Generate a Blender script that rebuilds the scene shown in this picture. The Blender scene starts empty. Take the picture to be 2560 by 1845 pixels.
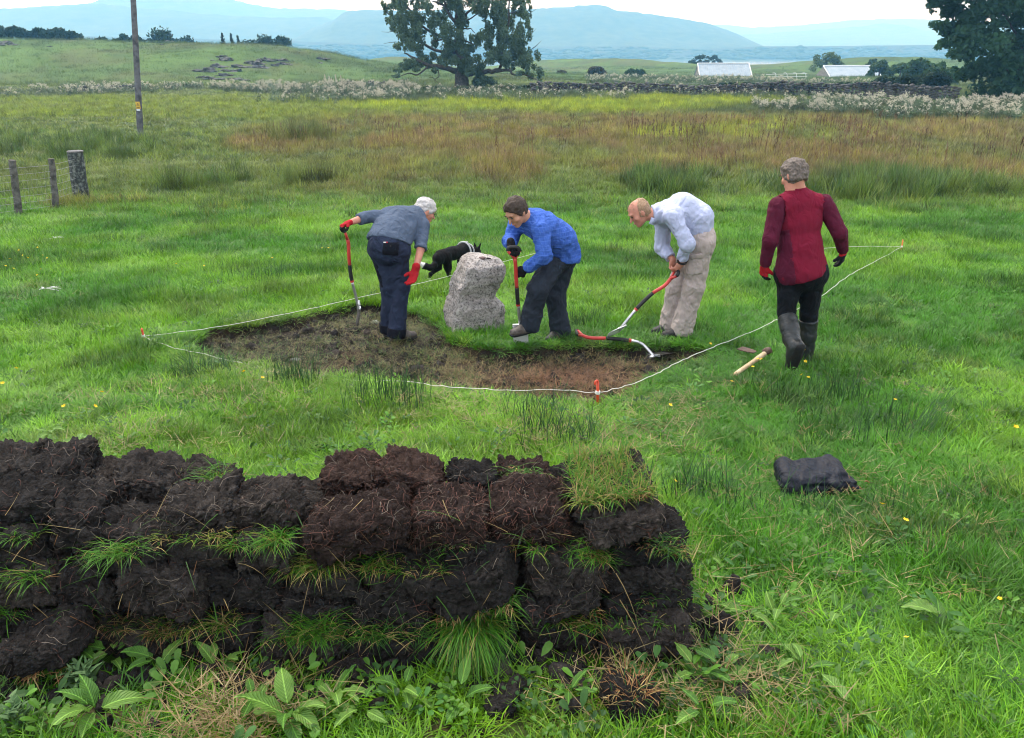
import bpy, math, random
import numpy as np
from mathutils import Vector, Matrix, Euler

# ------------------------------------------------------------------ camera, sky, sun, exposure
SC = bpy.context.scene
COL = SC.collection
FPX = 2009.0                                   # focal length of the lens in photo pixels (photo 2560 wide)
PITCH = math.atan((922.5 - 130) / FPX)
CP, SP = math.cos(PITCH), math.sin(PITCH)
EYE = np.array([0.0, 0.0, 1.65])

cam_data = bpy.data.cameras.new('camera')
cam_data.sensor_fit = 'HORIZONTAL'
cam_data.sensor_width = 36.0
cam_data.lens = FPX / 2560 * 36.0
cam_data.clip_start = 0.05
cam_data.clip_end = 20000
cam = bpy.data.objects.new('camera', cam_data)
COL.objects.link(cam)
cam.location = EYE
cam.rotation_euler = (math.pi / 2 - PITCH, 0, 0)
SC.camera = cam

SUN_ELEV, SUN_AZ = math.radians(58), math.radians(-35)     # high, veiled sun ahead and to the left
world = bpy.data.worlds.new('World')
SC.world = world
world.use_nodes = True
wn = world.node_tree
wn.nodes.clear()
w_out = wn.nodes.new('ShaderNodeOutputWorld')
w_bg = wn.nodes.new('ShaderNodeBackground')
w_sky = wn.nodes.new('ShaderNodeTexSky')
w_sky.sky_type = 'NISHITA'
w_sky.sun_disc = False
w_sky.sun_elevation = SUN_ELEV
w_sky.sun_rotation = SUN_AZ
w_sky.air_density = 1.0
w_sky.dust_density = 3.0
w_sky.ozone_density = 1.0
w_mix = wn.nodes.new('ShaderNodeMix')           # a thin overcast over the blue
w_mix.data_type = 'RGBA'
w_mix.inputs[0].default_value = 0.72
w_mix.inputs[7].default_value = (10.2, 10.4, 11.0, 1)
wn.links.new(w_sky.outputs[0], w_mix.inputs[6])
wn.links.new(w_mix.outputs[2], w_bg.inputs[0])
w_bg.inputs[1].default_value = 0.10
wn.links.new(w_bg.outputs[0], w_out.inputs[0])

sun_data = bpy.data.lights.new('sun', 'SUN')
sun_data.energy = 1.5
sun_data.angle = math.radians(14)
sun_data.color = (1.0, 0.95, 0.88)
sun = bpy.data.objects.new('sun', sun_data)
COL.objects.link(sun)
_sd = Vector((math.sin(-SUN_AZ) * -math.cos(SUN_ELEV), math.cos(SUN_AZ) * math.cos(SUN_ELEV), math.sin(SUN_ELEV)))
sun.rotation_euler = _sd.to_track_quat('Z', 'Y').to_euler()

SC.view_settings.view_transform = 'Standard'
SC.view_settings.look = 'None'
SC.view_settings.exposure = 1.22
SC.view_settings.gamma = 1.0
SC.view_settings.use_curve_mapping = False
SC.render.engine = 'CYCLES'
SC.cycles.use_denoising = True
SC.cycles.denoiser = 'OPENIMAGEDENOISE'
SC.cycles.denoising_input_passes = 'RGB_ALBEDO_NORMAL'
SC.cycles.denoising_prefilter = 'ACCURATE'
SC.cycles.filter_width = 1.05
SC.cycles.max_bounces = 6
SC.cycles.diffuse_bounces = 3
SC.cycles.glossy_bounces = 2
SC.cycles.transmission_bounces = 3
SC.cycles.transparent_max_bounces = 8
SC.cycles.volume_bounces = 1
SC.cycles.caustics_reflective = False
SC.cycles.caustics_refractive = False

rng = np.random.default_rng(20)
random.seed(20)

# ------------------------------------------------------------------ noise
def _hash(ix, iy, iz, seed):
    h = (ix.astype(np.int64) * 374761393 + iy.astype(np.int64) * 668265263 + iz.astype(np.int64) * 1442695041 + seed * 974634777) & 0xFFFFFFFF
    h = ((h ^ (h >> 13)) * 1274126177) & 0xFFFFFFFF
    h = ((h ^ (h >> 15)) * 2246822519) & 0xFFFFFFFF
    return ((h ^ (h >> 16)) & 0xFFFFFF) / float(0xFFFFFF)

def vnoise(p, seed=0):
    """value noise -1..1; p is (N,3) or (N,2)"""
    p = np.asarray(p, float)
    if p.shape[1] == 2:
        p = np.column_stack([p, np.zeros(len(p))])
    i = np.floor(p); f = p - i; u = f * f * (3 - 2 * f); i = i.astype(np.int64)
    r = 0
    for dx in (0, 1):
        wx = u[:, 0] if dx else 1 - u[:, 0]
        for dy in (0, 1):
            wy = u[:, 1] if dy else 1 - u[:, 1]
            for dz in (0, 1):
                wz = u[:, 2] if dz else 1 - u[:, 2]
                r = r + wx * wy * wz * _hash(i[:, 0] + dx, i[:, 1] + dy, i[:, 2] + dz, seed)
    return r * 2 - 1

def fbm(p, octv=4, seed=0, gain=0.5):
    p = np.asarray(p, float); a = 1.0; s = 0; t = 0
    for o in range(octv):
        s = s + a * vnoise(p * (2.03 ** o) + 17.3 * o, seed + o); t += a; a *= gain
    return s / t

def sstep(a, b, x):
    t = np.clip((x - a) / (b - a), 0, 1)
    return t * t * (3 - 2 * t)

# ------------------------------------------------------------------ ground shape
GYK = np.array([-12, 0, 2.5, 4, 6, 8, 11, 14, 20, 30, 60, 90, 130, 200, 400, 650, 720, 1350, 1420, 1600, 4500.])
GZK = np.array([.6, 0, -.33, -.52, -.74, -.93, -1.15, -1.33, -1.55, -1.72, -1.88, -1.95, -2.4, -3.5, -7, -11.5, -14.5, -14.5, -11.5, -8, -4])
WATER_Z = -12.0

def base_z(y):
    return np.interp(y, GYK, GZK)

def cray(px, py):
    x = (px - 1280) / FPX; y = -(py - 922.5) / FPX
    return np.array([x, CP + SP * y, -SP + CP * y])

def at(px, py, Y):
    """the point on the vertical plane y = Y that the photo shows at pixel (px, py)"""
    d = cray(px, py)
    return EYE + d * (Y / d[1])

def on_ground(px, py, dz=0.0):
    d = cray(px, py); lo, hi = 0.2, 1400.0
    for _ in range(50):
        m = math.sqrt(lo * hi)
        if EYE[2] + d[2] * m / d[1] - base_z(m) - dz > 0: lo = m
        else: hi = m
    return at(px, py, lo)

def G2(px, py):
    return on_ground(px, py)[:2]

TRENCH = np.array([G2(*p) for p in [(462,867),(500,845),(533,825),(639,814),(737,796),(822,775),(886,758),(949,758),(1041,779),(1105,812),(1125,849),
    (1150,866),(1189,872),(1288,874),(1358,868),(1457,868),(1570,870),(1640,866),(1683,860),(1753,868),(1782,887),(1697,912),(1630,950),(1560,990),
    (1499,1016),(1429,1006),(1323,996),(1203,985),(1076,976),(977,962),(864,942),(752,930),(667,914),(596,906),(526,890)]])

def poly_sd(pts, poly):
    """signed distance (negative inside) of 2-D points to a polygon"""
    d = np.full(len(pts), 1e9); inside = np.zeros(len(pts), bool)
    n = len(poly)
    for i in range(n):
        a = poly[i]; b = poly[(i + 1) % n]
        e = b - a; w = pts - a
        t = np.clip((w @ e) / (e @ e), 0, 1)
        q = w - t[:, None] * e
        d = np.minimum(d, (q * q).sum(1))
        c = (a[1] > pts[:, 1]) != (b[1] > pts[:, 1])
        xi = a[0] + (pts[:, 1] - a[1]) * (b[0] - a[0]) / (b[1] - a[1] + 1e-12)
        inside ^= c & (pts[:, 0] < xi)
    d = np.sqrt(d)
    return np.where(inside, -d, d)

def trench_sd(x, y):
    r = np.full(len(x), 9.0)
    m = (np.abs(x) < 5) & (y > 4) & (y < 11)
    if m.any():
        p = np.column_stack([x[m], y[m]])
        r[m] = poly_sd(p, TRENCH) + 0.05 * fbm(p * 5.0, 3, 77)
    return r

# hummocks of the far field: centre x, centre y, radius x, radius y, height
MOUNDS = [(-76, 158, 60, 30, 6.1), (-40, 150, 18, 24, 1.9), (-140, 160, 50, 34, 3.6), (-62, 132, 40, 18, .6),
          (-41, 300, 22, 40, 5.4), (16, 330, 30, 60, 4.2), (44, 300, 26, 50, 3.2), (20, 240, 40, 40, .8),
          (78, 290, 40, 40, .9), (120, 270, 46, 50, 4.8), (140, 400, 60, 60, 1.6), (-10, 430, 60, 60, 2.5), (60, 420, 50, 50, 2.4)]

def hills_z(x, y):
    z = np.zeros_like(x, dtype=float)
    for cx, cy, rx, ry, h in MOUNDS:
        r2 = ((x - cx) / rx) ** 2 + ((y - cy) / ry) ** 2
        z = z + h * np.exp(-r2 * 1.3)
    return z

def ground_z(x, y):
    x = np.atleast_1d(np.asarray(x, float)); y = np.atleast_1d(np.asarray(y, float))
    z = base_z(y)
    p = np.column_stack([x, y])
    near = sstep(120, 20, y)
    z = z + 0.035 * near * fbm(p * 1.3, 3, 5) * sstep(60, 8, y)
    far = sstep(60, 140, y) * sstep(900, 500, y)
    z = z + hills_z(x, y) * sstep(95, 125, y)
    z = z + far * (0.55 * fbm(p * 0.045, 4, 9) + 0.35 * fbm(p * 0.16, 3, 12))
    z = z + sstep(12, 40, y) * sstep(95, 60, y) * 0.10 * fbm(p * 0.25, 3, 15)
    sd = trench_sd(x, y)
    k = sstep(0.02, -0.03, sd)
    if k.any():
        m = k > 0
        q = p[m]
        z[m] += k[m] * (-0.112 + 0.030 * fbm(q * 7, 3, 31) + 0.022 * np.abs(fbm(q * 17, 2, 37)))
    return z

def gz1(x, y):
    return float(ground_z([x], [y])[0])

def gp(px, py):
    """ground point seen at a photo pixel, with the real local height"""
    p = on_ground(px, py)
    return np.array([p[0], p[1], gz1(p[0], p[1])])

# ------------------------------------------------------------------ object helpers
def tag(o, label=None, cat=None, group=None, kind=None):
    if label: o['label'] = label
    if cat: o['category'] = cat
    if group: o['group'] = group
    if kind: o['kind'] = kind
    return o

def empty(name, loc=(0, 0, 0), rz=0.0):
    o = bpy.data.objects.new(name, None)
    o.empty_display_size = 0.1
    COL.objects.link(o)
    o.location = loc
    o.rotation_euler = (0, 0, rz)
    return o

def set_parent(o, parent):
    """parent without moving: the vertices of parts are written in world space, parents here are only translated or turned about z"""
    if parent is not None:
        o.parent = parent
        o.matrix_parent_inverse = Matrix.LocRotScale(parent.location, parent.rotation_euler, parent.scale).inverted()

def mesh_data(name, verts, faces, mats=(), smooth=False, mat_idx=None, tint=None):
    me = bpy.data.meshes.new(name)
    verts = np.asarray(verts, np.float32)
    if isinstance(faces, np.ndarray) and faces.ndim == 2:
        n, k = faces.shape
        me.vertices.add(len(verts)); me.vertices.foreach_set('co', verts.ravel())
        me.loops.add(n * k); me.loops.foreach_set('vertex_index', faces.astype(np.int32).ravel())
        me.polygons.add(n)
        me.polygons.foreach_set('loop_start', np.arange(0, n * k, k, dtype=np.int32))
        me.polygons.foreach_set('loop_total', np.full(n, k, np.int32))
    else:
        me.from_pydata([tuple(map(float, v)) for v in verts], [], [tuple(map(int, f)) for f in faces])
    for m in mats: me.materials.append(m)
    if mat_idx is not None: me.polygons.foreach_set('material_index', np.asarray(mat_idx, np.int32))
    if smooth: me.polygons.foreach_set('use_smooth', np.ones(len(me.polygons), bool))
    if tint is not None:
        a = me.attributes.new('tint', 'FLOAT_VECTOR', 'POINT')
        a.data.foreach_set('vector', np.asarray(tint, np.float32).ravel())
    me.update(calc_edges=True)
    return me

def make(name, verts, faces, mat, parent=None, smooth=False, tint=None, mat_idx=None):
    mats = mat if isinstance(mat, (list, tuple)) else [mat]
    o = bpy.data.objects.new(name, mesh_data(name, verts, faces, mats, smooth, mat_idx, tint))
    COL.objects.link(o)
    set_parent(o, parent)
    return o

def place(name, me, loc, rot=(0, 0, 0), scl=(1, 1, 1), parent=None):
    o = bpy.data.objects.new(name, me)
    COL.objects.link(o)
    o.location = loc; o.rotation_euler = rot; o.scale = scl
    set_parent(o, parent)
    return o

class MB:
    """collects verts and faces of simple solids into one mesh"""
    def __init__(s): s.v = []; s.f = []; s.mi = []; s.m = 0
    def add(s, V, Fc):
        b = len(s.v)
        s.v.extend([tuple(map(float, q)) for q in V])
        for f in Fc: s.f.append(tuple(int(i) + b for i in f)); s.mi.append(s.m)
    def box(s, c, half, ax=None):
        c = np.asarray(c, float); half = np.asarray(half, float)
        A = np.eye(3) if ax is None else np.asarray(ax, float)
        V = [c + A.T @ (half * np.array(q)) for q in [(-1,-1,-1),(1,-1,-1),(1,1,-1),(-1,1,-1),(-1,-1,1),(1,-1,1),(1,1,1),(-1,1,1)]]
        s.add(V, [(0,3,2,1),(4,5,6,7),(0,1,5,4),(1,2,6,5),(2,3,7,6),(3,0,4,7)])
    def tube(s, pts, rad, n=8, cap=True, flat=None, closed=False):
        """flat: (axis, factor) squashes the section along an axis"""
        pts = [np.asarray(p, float) for p in pts]
        m = len(pts)
        if not hasattr(rad, '__len__'): rad = [rad] * m
        rings = []; prev = None
        for i in range(m):
            if closed: t = pts[(i + 1) % m] - pts[i - 1]
            else: t = pts[min(i + 1, m - 1)] - pts[max(i - 1, 0)]
            t = t / (np.linalg.norm(t) + 1e-12)
            if prev is None:
                a = np.array([0, 0, 1.0]) if abs(t[2]) < .9 else np.array([1.0, 0, 0])
            else: a = prev
            u = a - t * (a @ t); u /= np.linalg.norm(u) + 1e-12
            w = np.cross(t, u); prev = u
            ring = []
            for k in range(n):
                q = (u * math.cos(2 * math.pi * k / n) + w * math.sin(2 * math.pi * k / n)) * rad[i]
                if flat is not None:
                    fa = np.asarray(flat[0], float); q = q - fa * (q @ fa) * (1 - flat[1])
                ring.append(pts[i] + q)
            rings.append(ring)
        V = [q for r in rings for q in r]; Fc = []
        for i in range(m if closed else m - 1):
            j = (i + 1) % m
            for k in range(n):
                k2 = (k + 1) % n
                Fc.append((i * n + k, i * n + k2, j * n + k2, j * n + k))
        if cap and not closed:
            Fc.append(tuple(range(n - 1, -1, -1))); Fc.append(tuple((m - 1) * n + k for k in range(n)))
        s.add(V, Fc)
    def build(s, name, mat, parent=None, smooth=False):
        return make(name, np.array(s.v), s.f, mat, parent, smooth, mat_idx=s.mi if isinstance(mat, (list, tuple)) else None)

def bez(pts, n=8):
    """Catmull-Rom through the points"""
    P = [np.asarray(p, float) for p in pts]
    P = [2 * P[0] - P[1]] + P + [2 * P[-1] - P[-2]]
    out = []
    for i in range(1, len(P) - 2):
        for k in range(n):
            t = k / n
            out.append(0.5 * (2 * P[i] + (P[i+1] - P[i-1]) * t + (2*P[i-1] - 5*P[i] + 4*P[i+1] - P[i+2]) * t*t + (3*P[i] - P[i-1] - 3*P[i+1] + P[i+2]) * t**3))
    out.append(P[-2])
    return out

# ------------------------------------------------------------------ materials
class NT:
    def __init__(s, name):
        s.m = bpy.data.materials.new(name); s.m.use_nodes = True
        s.t = s.m.node_tree; s.t.nodes.clear()
        s.out = s.t.nodes.new('ShaderNodeOutputMaterial')
    def n(s, kind, **kw):
        x = s.t.nodes.new('ShaderNode' + kind)
        for k, v in kw.items():
            if k.startswith('i_'):
                key = k[2:]
                x.inputs[int(key) if key.isdigit() else key].default_value = v
            else: setattr(x, k, v)
        return x
    def l(s, a, b): s.t.links.new(a, b)
    def coord(s, kind='Object'):
        return s.n('TexCoord').outputs[kind]
    def noise(s, scale, detail=4, rough=.6, vec=None, dist=0.0):
        x = s.n('TexNoise'); x.inputs['Scale'].default_value = scale; x.inputs['Detail'].default_value = detail
        x.inputs['Roughness'].default_value = rough; x.inputs['Distortion'].default_value = dist
        if vec is not None: s.l(vec, x.inputs['Vector'])
        return x
    def ramp(s, fac, stops):
        x = s.n('ValToRGB'); e = x.color_ramp.elements
        while len(e) < len(stops): e.new(0.5)
        for i, (p, c) in enumerate(stops):
            e[i].position = p; e[i].color = (*c, 1) if len(c) == 3 else c
        s.l(fac, x.inputs[0])
        return x.outputs[0]
    def mix(s, fac, a, b, mode='MIX'):
        x = s.n('Mix', data_type='RGBA', blend_type=mode)
        for k, v in ((0, fac), (6, a), (7, b)):
            if hasattr(v, 'is_linked') or hasattr(v, 'links'): s.l(v, x.inputs[k])
            elif isinstance(v, (int, float)): x.inputs[k].default_value = v
            else: x.inputs[k].default_value = (*v, 1)
        return x.outputs[2]
    def bump(s, height, strength=.5, dist=.01):
        x = s.n('Bump'); x.inputs['Strength'].default_value = strength; x.inputs['Distance'].default_value = dist
        s.l(height, x.inputs['Height']); return x.outputs[0]
    def bsdf(s, color, rough=.7, metal=0., spec=.3, normal=None, transl=0.0):
        b = s.n('BsdfPrincipled')
        if hasattr(color, 'links'): s.l(color, b.inputs['Base Color'])
        else: b.inputs['Base Color'].default_value = (*color, 1)
        if hasattr(rough, 'links'): s.l(rough, b.inputs['Roughness'])
        else: b.inputs['Roughness'].default_value = rough
        b.inputs['Metallic'].default_value = metal
        b.inputs['Specular IOR Level'].default_value = spec
        if normal is not None: s.l(normal, b.inputs['Normal'])
        res = b.outputs[0]
        if transl > 0:
            t = s.n('BsdfTranslucent')
            if hasattr(color, 'links'): s.l(color, t.inputs[0])
            else: t.inputs[0].default_value = (*color, 1)
            mx = s.n('MixShader'); mx.inputs[0].default_value = transl
            s.l(res, mx.inputs[1]); s.l(t.outputs[0], mx.inputs[2]); res = mx.outputs[0]
        s.l(res, s.out.inputs[0])
        return s.m

def simple_mat(name, c1, c2, scale=20., rough=.7, bump=.3, bdist=.004, metal=0., spec=.3, detail=5, transl=0., lo=.35, hi=.65):
    t = NT(name); co = t.coord()
    nz = t.noise(scale, detail, .6, co)
    col = t.ramp(nz.outputs[0], [(lo, c1), (hi, c2)])
    nb = t.noise(scale * 2.3, 4, .6, co)
    return t.bsdf(col, rough, metal, spec, t.bump(nb.outputs[0], bump, bdist) if bump else None, transl)

def tint_mat(name, instancer, rough=.6, transl=.3, spec=.25, var=.35, nscale=0.):
    """foliage whose own colour comes from a per-plant colour attribute"""
    t = NT(name)
    a = t.n('Attribute', attribute_name='tint'); a.attribute_type = 'INSTANCER' if instancer else 'GEOMETRY'
    col = a.outputs['Vector']
    if instancer:
        r = t.n('ObjectInfo').outputs['Random']
        col = t.mix(1.0, col, t.ramp(r, [(0, (1 - var,) * 3), (1, (1 + var,) * 3)]), 'MULTIPLY')
    return t.bsdf(col, rough, 0, spec, None, transl)

# ------------------------------------------------------------------ colours of the land
def ell(u, ly, cu, y0, y1, ru):
    """soft ellipse in bearing (u = x / y) and log distance"""
    cl = 0.5 * (math.log(y0) + math.log(y1)); rl = 0.5 * (math.log(y1) - math.log(y0))
    return sstep(1.25, 0.75, np.sqrt(((u - cu) / ru) ** 2 + ((ly - cl) / rl) ** 2))

def zones(x, y):
    """weights of the kinds of cover at ground points"""
    p = np.column_stack([x, y])
    u = x / np.maximum(y, 1.0)
    w1 = fbm(np.column_stack([x * .22, y * .10]), 4, 41)
    w2 = fbm(np.column_stack([x * .6, y * .25]), 3, 47)
    ly = np.log(np.maximum(y, 1.0)) + 0.10 * w1 + 0.05 * w2
    uu = u + 0.05 * w1
    Z = {}
    right = sstep(-0.15, 0.25, u)
    nearb = math.log(18.5) * (1 - right) + math.log(21.0) * right
    brown = sstep(nearb - .06, nearb + .14, ly) * sstep(math.log(58), math.log(44), ly) * sstep(-.34, -.12, uu)
    brown = np.maximum(brown, ell(uu, ly, -.22, 29, 42, .13) * .8)
    brown = np.maximum(brown, ell(uu, ly, .42, 25, 55, .30) * .9)
    brown = np.maximum(brown, ell(uu, ly, -.50, 17, 19, .06) * .6)
    Z['brown'] = np.clip(brown * (0.74 + .95 * w2 + .3 * w1), 0, 1)
    yel = ell(uu, ly, .10, 52, 76, .22) + .45 * ell(uu, ly, -.40, 45, 72, .32) + .6 * ell(uu, ly, .28, 34, 43, .14) * (w2 > -.1) + .4 * ell(uu, ly, -.12, 58, 68, .10)
    Z['yellow'] = np.clip(yel, 0, 1)
    rush = .8 * ell(uu, ly, .36, 17.5, 22.5, .26) + .7 * ell(uu, ly, -.56, 27, 36, .13) + .5 * ell(uu, ly, -.36, 20.5, 24.5, .16) + .6 * ell(uu, ly, -.225, 34, 40, .055) + .4 * ell(uu, ly, .06, 18, 21, .14)
    rush = np.maximum(rush * .0 + .42 * ell(uu, ly, .47, 17.8, 22.0, .24), rush * sstep(-.45, .35, w2 + .6 * vnoise(np.column_stack([x * 1.6, y * .8]), 49)))
    Z['rush'] = np.clip(rush, 0, 1)
    Z['dark'] = np.clip(ell(uu, ly, -.05, 66, 84, .18) + ell(uu, ly, .44, 48, 62, .22) * .8 + ell(uu, ly, .3, 74, 110, .5) * .5, 0, 1)
    Z['soil'] = sstep(0.05, 0.01, trench_sd(x, y))
    return Z

def land_col(x, y):
    Z = zones(x, y)
    p = np.column_stack([x, y])
    n1 = fbm(p * .8, 4, 51)[:, None]; n2 = fbm(p * 3.1, 3, 53)[:, None]; n3 = fbm(p * .06, 4, 57)[:, None]
    near = sstep(26, 13, y)[:, None]
    lawn = np.array([.038, .088, .010]) * (1 + .35 * n1 + .3 * n2)
    straw = sstep(.15, .5, n2 + .5 * n1) * sstep(11, 3, y)[:, None]
    lawn = lawn * (1 - .6 * straw) + .6 * straw * np.array([.13, .10, .045])
    mid = np.array([.085, .120, .025]) * (1 + .25 * n1)
    fb = (sstep(2.12, 1.98, y) * sstep(.6, .3, x) * sstep(-2.3, -1.9, x) * sstep(-.35, .25, fbm(p * 4, 3, 59)))[:, None]
    lawn = lawn * (1 - .8 * fb) + .8 * fb * np.array([.075, .055, .032]) * (1 + .4 * n2)
    c = lawn * near + mid * (1 - near)
    def over(w, col, k=1.0):
        nonlocal c
        w = (w * k)[:, None]; c = c * (1 - w) + w * np.array(col) * (1 + .2 * n1 + .15 * n2)
    over(Z['brown'], (.115, .088, .040)); over(Z['yellow'], (.16, .19, .02)); over(Z['rush'], (.035, .075, .018)); over(Z['dark'], (.045, .07, .030))
    hill = sstep(100, 122, y)
    hc = np.array([.060, .105, .026]) * (1 + .55 * fbm(p * .11, 4, 61)[:, None] + .40 * fbm(p * .45, 3, 63)[:, None])
    hb = sstep(.05, .5, n3 + .4 * fbm(p * .3, 3, 65)[:, None])
    hc = hc * (1 - .55 * hb) + .55 * hb * np.array([.085, .085, .036])
    c = c * (1 - hill[:, None]) + hill[:, None] * hc
    s = Z['soil'][:, None]
    sc = np.array([.022, .017, .014]) * (1 + .5 * fbm(p * 6, 3, 71)[:, None])
    rootb = sstep(-.1, .35, fbm(p * 2.2, 3, 73) + .45 * np.exp(-(((p[:, 0] - .35) / .75) ** 2 + ((p[:, 1] - 5.9) / .5) ** 2)))[:, None]
    sc = sc * (1 - .6 * rootb) + .6 * rootb * np.array([.060, .036, .023])
    c = c * (1 - s) + s * sc
    return np.clip(c, .004, .6)

def ground_material():
    t = NT('ground_cover')
    a = t.n('Attribute', attribute_name='tint')
    co = t.coord()
    n = t.noise(9.0, 6, .65, co); n2 = t.noise(70.0, 4, .7, co)
    m = t.mix(1.0, a.outputs['Vector'], t.ramp(n.outputs[0], [(.25, (.65,) * 3), (.75, (1.35,) * 3)]), 'MULTIPLY')
    m = t.mix(1.0, m, t.ramp(n2.outputs[0], [(.25, (.6,) * 3), (.75, (1.4,) * 3)]), 'MULTIPLY')
    return t.bsdf(m, .95, 0, .15, t.bump(n2.outputs[0], .8, .02))

# one sheet from behind the camera to the sea: rows widen with distance
ys = list(np.arange(-9, 1.4, .25)) + list(np.arange(1.4, 11.5, .032))
step = .032
while ys[-1] < 1500:
    step = min(step * 1.035, max(step, .035 * ys[-1])); ys.append(ys[-1] + step)
while ys[-1] < 4400: ys.append(ys[-1] + 120)
ys = np.array(ys)
s_in = np.linspace(-1, 1, 330)
us = np.sign(s_in) * (np.abs(s_in) * .62 + .0)
us = np.concatenate([-np.geomspace(3.2, .64, 26), us, np.geomspace(.64, 3.2, 26)])
YY, UU = np.meshgrid(ys, us, indexing='ij')
XX = UU * np.maximum(YY + 1.6, 1.2 + 0 * YY) * 1.0
gx, gy = XX.ravel(), YY.ravel()
gzv = ground_z(gx, gy)
nr, ncol = XX.shape
ii = np.arange(nr * ncol).reshape(nr, ncol)
gf = np.stack([ii[:-1, :-1], ii[:-1, 1:], ii[1:, 1:], ii[1:, :-1]], -1).reshape(-1, 4)
ground = make('ground', np.column_stack([gx, gy, gzv]), gf, ground_material(), None, True, tint=land_col(gx, gy))
tag(ground, 'green field sloping down to a bog and grassy hummocks', kind='structure')

# water
t = NT('loch_water'); nz = t.noise(.08, 4, .6, t.coord())
water_m = t.bsdf((.10, .14, .17), .12, 0, .5, t.bump(nz.outputs[0], .15, .4))
wv = [(-600, 560, WATER_Z), (1500, 560, WATER_Z), (1500, 1500, WATER_Z), (-600, 1500, WATER_Z)]
water = make('water', np.array(wv), [(0, 1, 2, 3)], water_m)
tag(water, 'pale strip of sea loch beyond the fields', kind='structure')

# far hills, each with its own distance and slopes
def hill_range(name, crest, Y, front, back, foot_z, c1, c2, label, rough=.02, seed=0, n=170, rows=26):
    crest = np.array(crest, float)
    px = np.linspace(crest[0, 0], crest[-1, 0], n)
    py = np.interp(px, crest[:, 0], crest[:, 1])
    top = np.array([at(a, b, Y) for a, b in zip(px, py)])
    v = []; 
    for r in range(-rows, rows // 2 + 1):
        if r <= 0:
            s = 1 + r / rows; yo = -(1 - s) * front; prof = s ** 1.25
        else:
            s = 1 - r / (rows / 2); yo = (1 - s) * back; prof = s
        for i in range(n):
            z = foot_z + (top[i, 2] - foot_z) * prof
            x = top[i, 0] * (1 + 0.25 * yo / Y)
            v.append((x, Y + yo, z))
    v = np.array(v)
    h = (v[:, 2] - foot_z)
    amp = np.clip(h, 0, None) * np.clip(np.abs(v[:, 1] - Y) / (front * .4), 0.05, 1)
    v[:, 2] += amp * .30 * fbm(v[:, :2] / (front * .30), 5, 100 + seed) + rough * h * vnoise(v[:, :2] / (front * .02), 200 + seed)
    R = rows + rows // 2 + 1
    ii = np.arange(R * n).reshape(R, n)
    f = np.stack([ii[:-1, :-1], ii[:-1, 1:], ii[1:, 1:], ii[1:, :-1]], -1).reshape(-1, 4)
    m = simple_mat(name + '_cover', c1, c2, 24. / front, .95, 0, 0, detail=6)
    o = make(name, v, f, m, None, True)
    tag(o, label, kind='structure')
    return o

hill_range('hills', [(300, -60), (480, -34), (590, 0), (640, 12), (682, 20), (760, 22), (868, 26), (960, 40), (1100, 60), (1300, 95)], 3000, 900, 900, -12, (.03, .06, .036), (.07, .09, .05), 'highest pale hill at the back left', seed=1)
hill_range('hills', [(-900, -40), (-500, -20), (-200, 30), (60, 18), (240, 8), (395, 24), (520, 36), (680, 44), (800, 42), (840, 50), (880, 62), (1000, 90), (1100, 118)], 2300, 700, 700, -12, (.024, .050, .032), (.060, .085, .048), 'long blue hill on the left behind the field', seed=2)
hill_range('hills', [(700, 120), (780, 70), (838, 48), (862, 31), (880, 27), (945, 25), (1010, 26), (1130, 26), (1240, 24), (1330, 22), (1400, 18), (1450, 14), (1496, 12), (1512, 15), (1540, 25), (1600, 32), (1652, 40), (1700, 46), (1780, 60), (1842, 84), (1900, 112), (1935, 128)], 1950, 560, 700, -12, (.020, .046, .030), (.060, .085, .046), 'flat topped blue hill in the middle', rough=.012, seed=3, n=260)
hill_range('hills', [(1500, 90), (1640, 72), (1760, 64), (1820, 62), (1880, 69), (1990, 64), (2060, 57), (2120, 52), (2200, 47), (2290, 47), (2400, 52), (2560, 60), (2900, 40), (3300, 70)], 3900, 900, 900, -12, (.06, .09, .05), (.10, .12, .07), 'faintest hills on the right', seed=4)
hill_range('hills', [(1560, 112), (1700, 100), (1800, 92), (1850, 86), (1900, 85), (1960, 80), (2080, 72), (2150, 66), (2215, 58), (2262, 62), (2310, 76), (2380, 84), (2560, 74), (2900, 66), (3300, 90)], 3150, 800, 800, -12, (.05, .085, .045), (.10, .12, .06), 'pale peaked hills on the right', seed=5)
# low wooded far shore
hill_range('far_shore', [(-900, 96), (-400, 92), (0, 88), (300, 92), (620, 100), (900, 108), (1100, 114), (1300, 116), (1420, 116), (1560, 114), (1700, 121), (1800, 121), (1900, 116), (2100, 115), (2250, 113), (2400, 112), (2700, 108), (3300, 112)], 1560, 170, 300, -12.5, (.022, .034, .022), (.04, .05, .03), 'low far shore of the loch', seed=6)

_icos = None
def lump(c, r, sub, seed, squash=.8, amp=.3):
    """one irregular lump"""
    global _icos
    import bmesh
    if _icos is None or _icos[0] != sub:
        bm = bmesh.new(); bmesh.ops.create_icosphere(bm, subdivisions=sub, radius=1)
        V = np.array([v.co[:] for v in bm.verts]); F = np.array([[v.index for v in f.verts] for f in bm.faces]); bm.free(); _icos = (sub, V, F)
    V, F = _icos[1], _icos[2]
    d = 1 + amp * fbm(V * 1.7 + seed * 3.1, 2, seed)
    q = V * d[:, None] * np.asarray(r)
    return q + c, F

def lumps(name, items, mat, parent=None, sub=2, amp=.3, smooth=True):
    VV, FF, b = [], [], 0
    for k, (c, r) in enumerate(items):
        v, f = lump(np.asarray(c, float), r, sub, k, amp=amp)
        VV.append(v); FF.append(f + b); b += len(v)
    return make(name, np.concatenate(VV), np.concatenate(FF), mat, parent, smooth)

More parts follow.
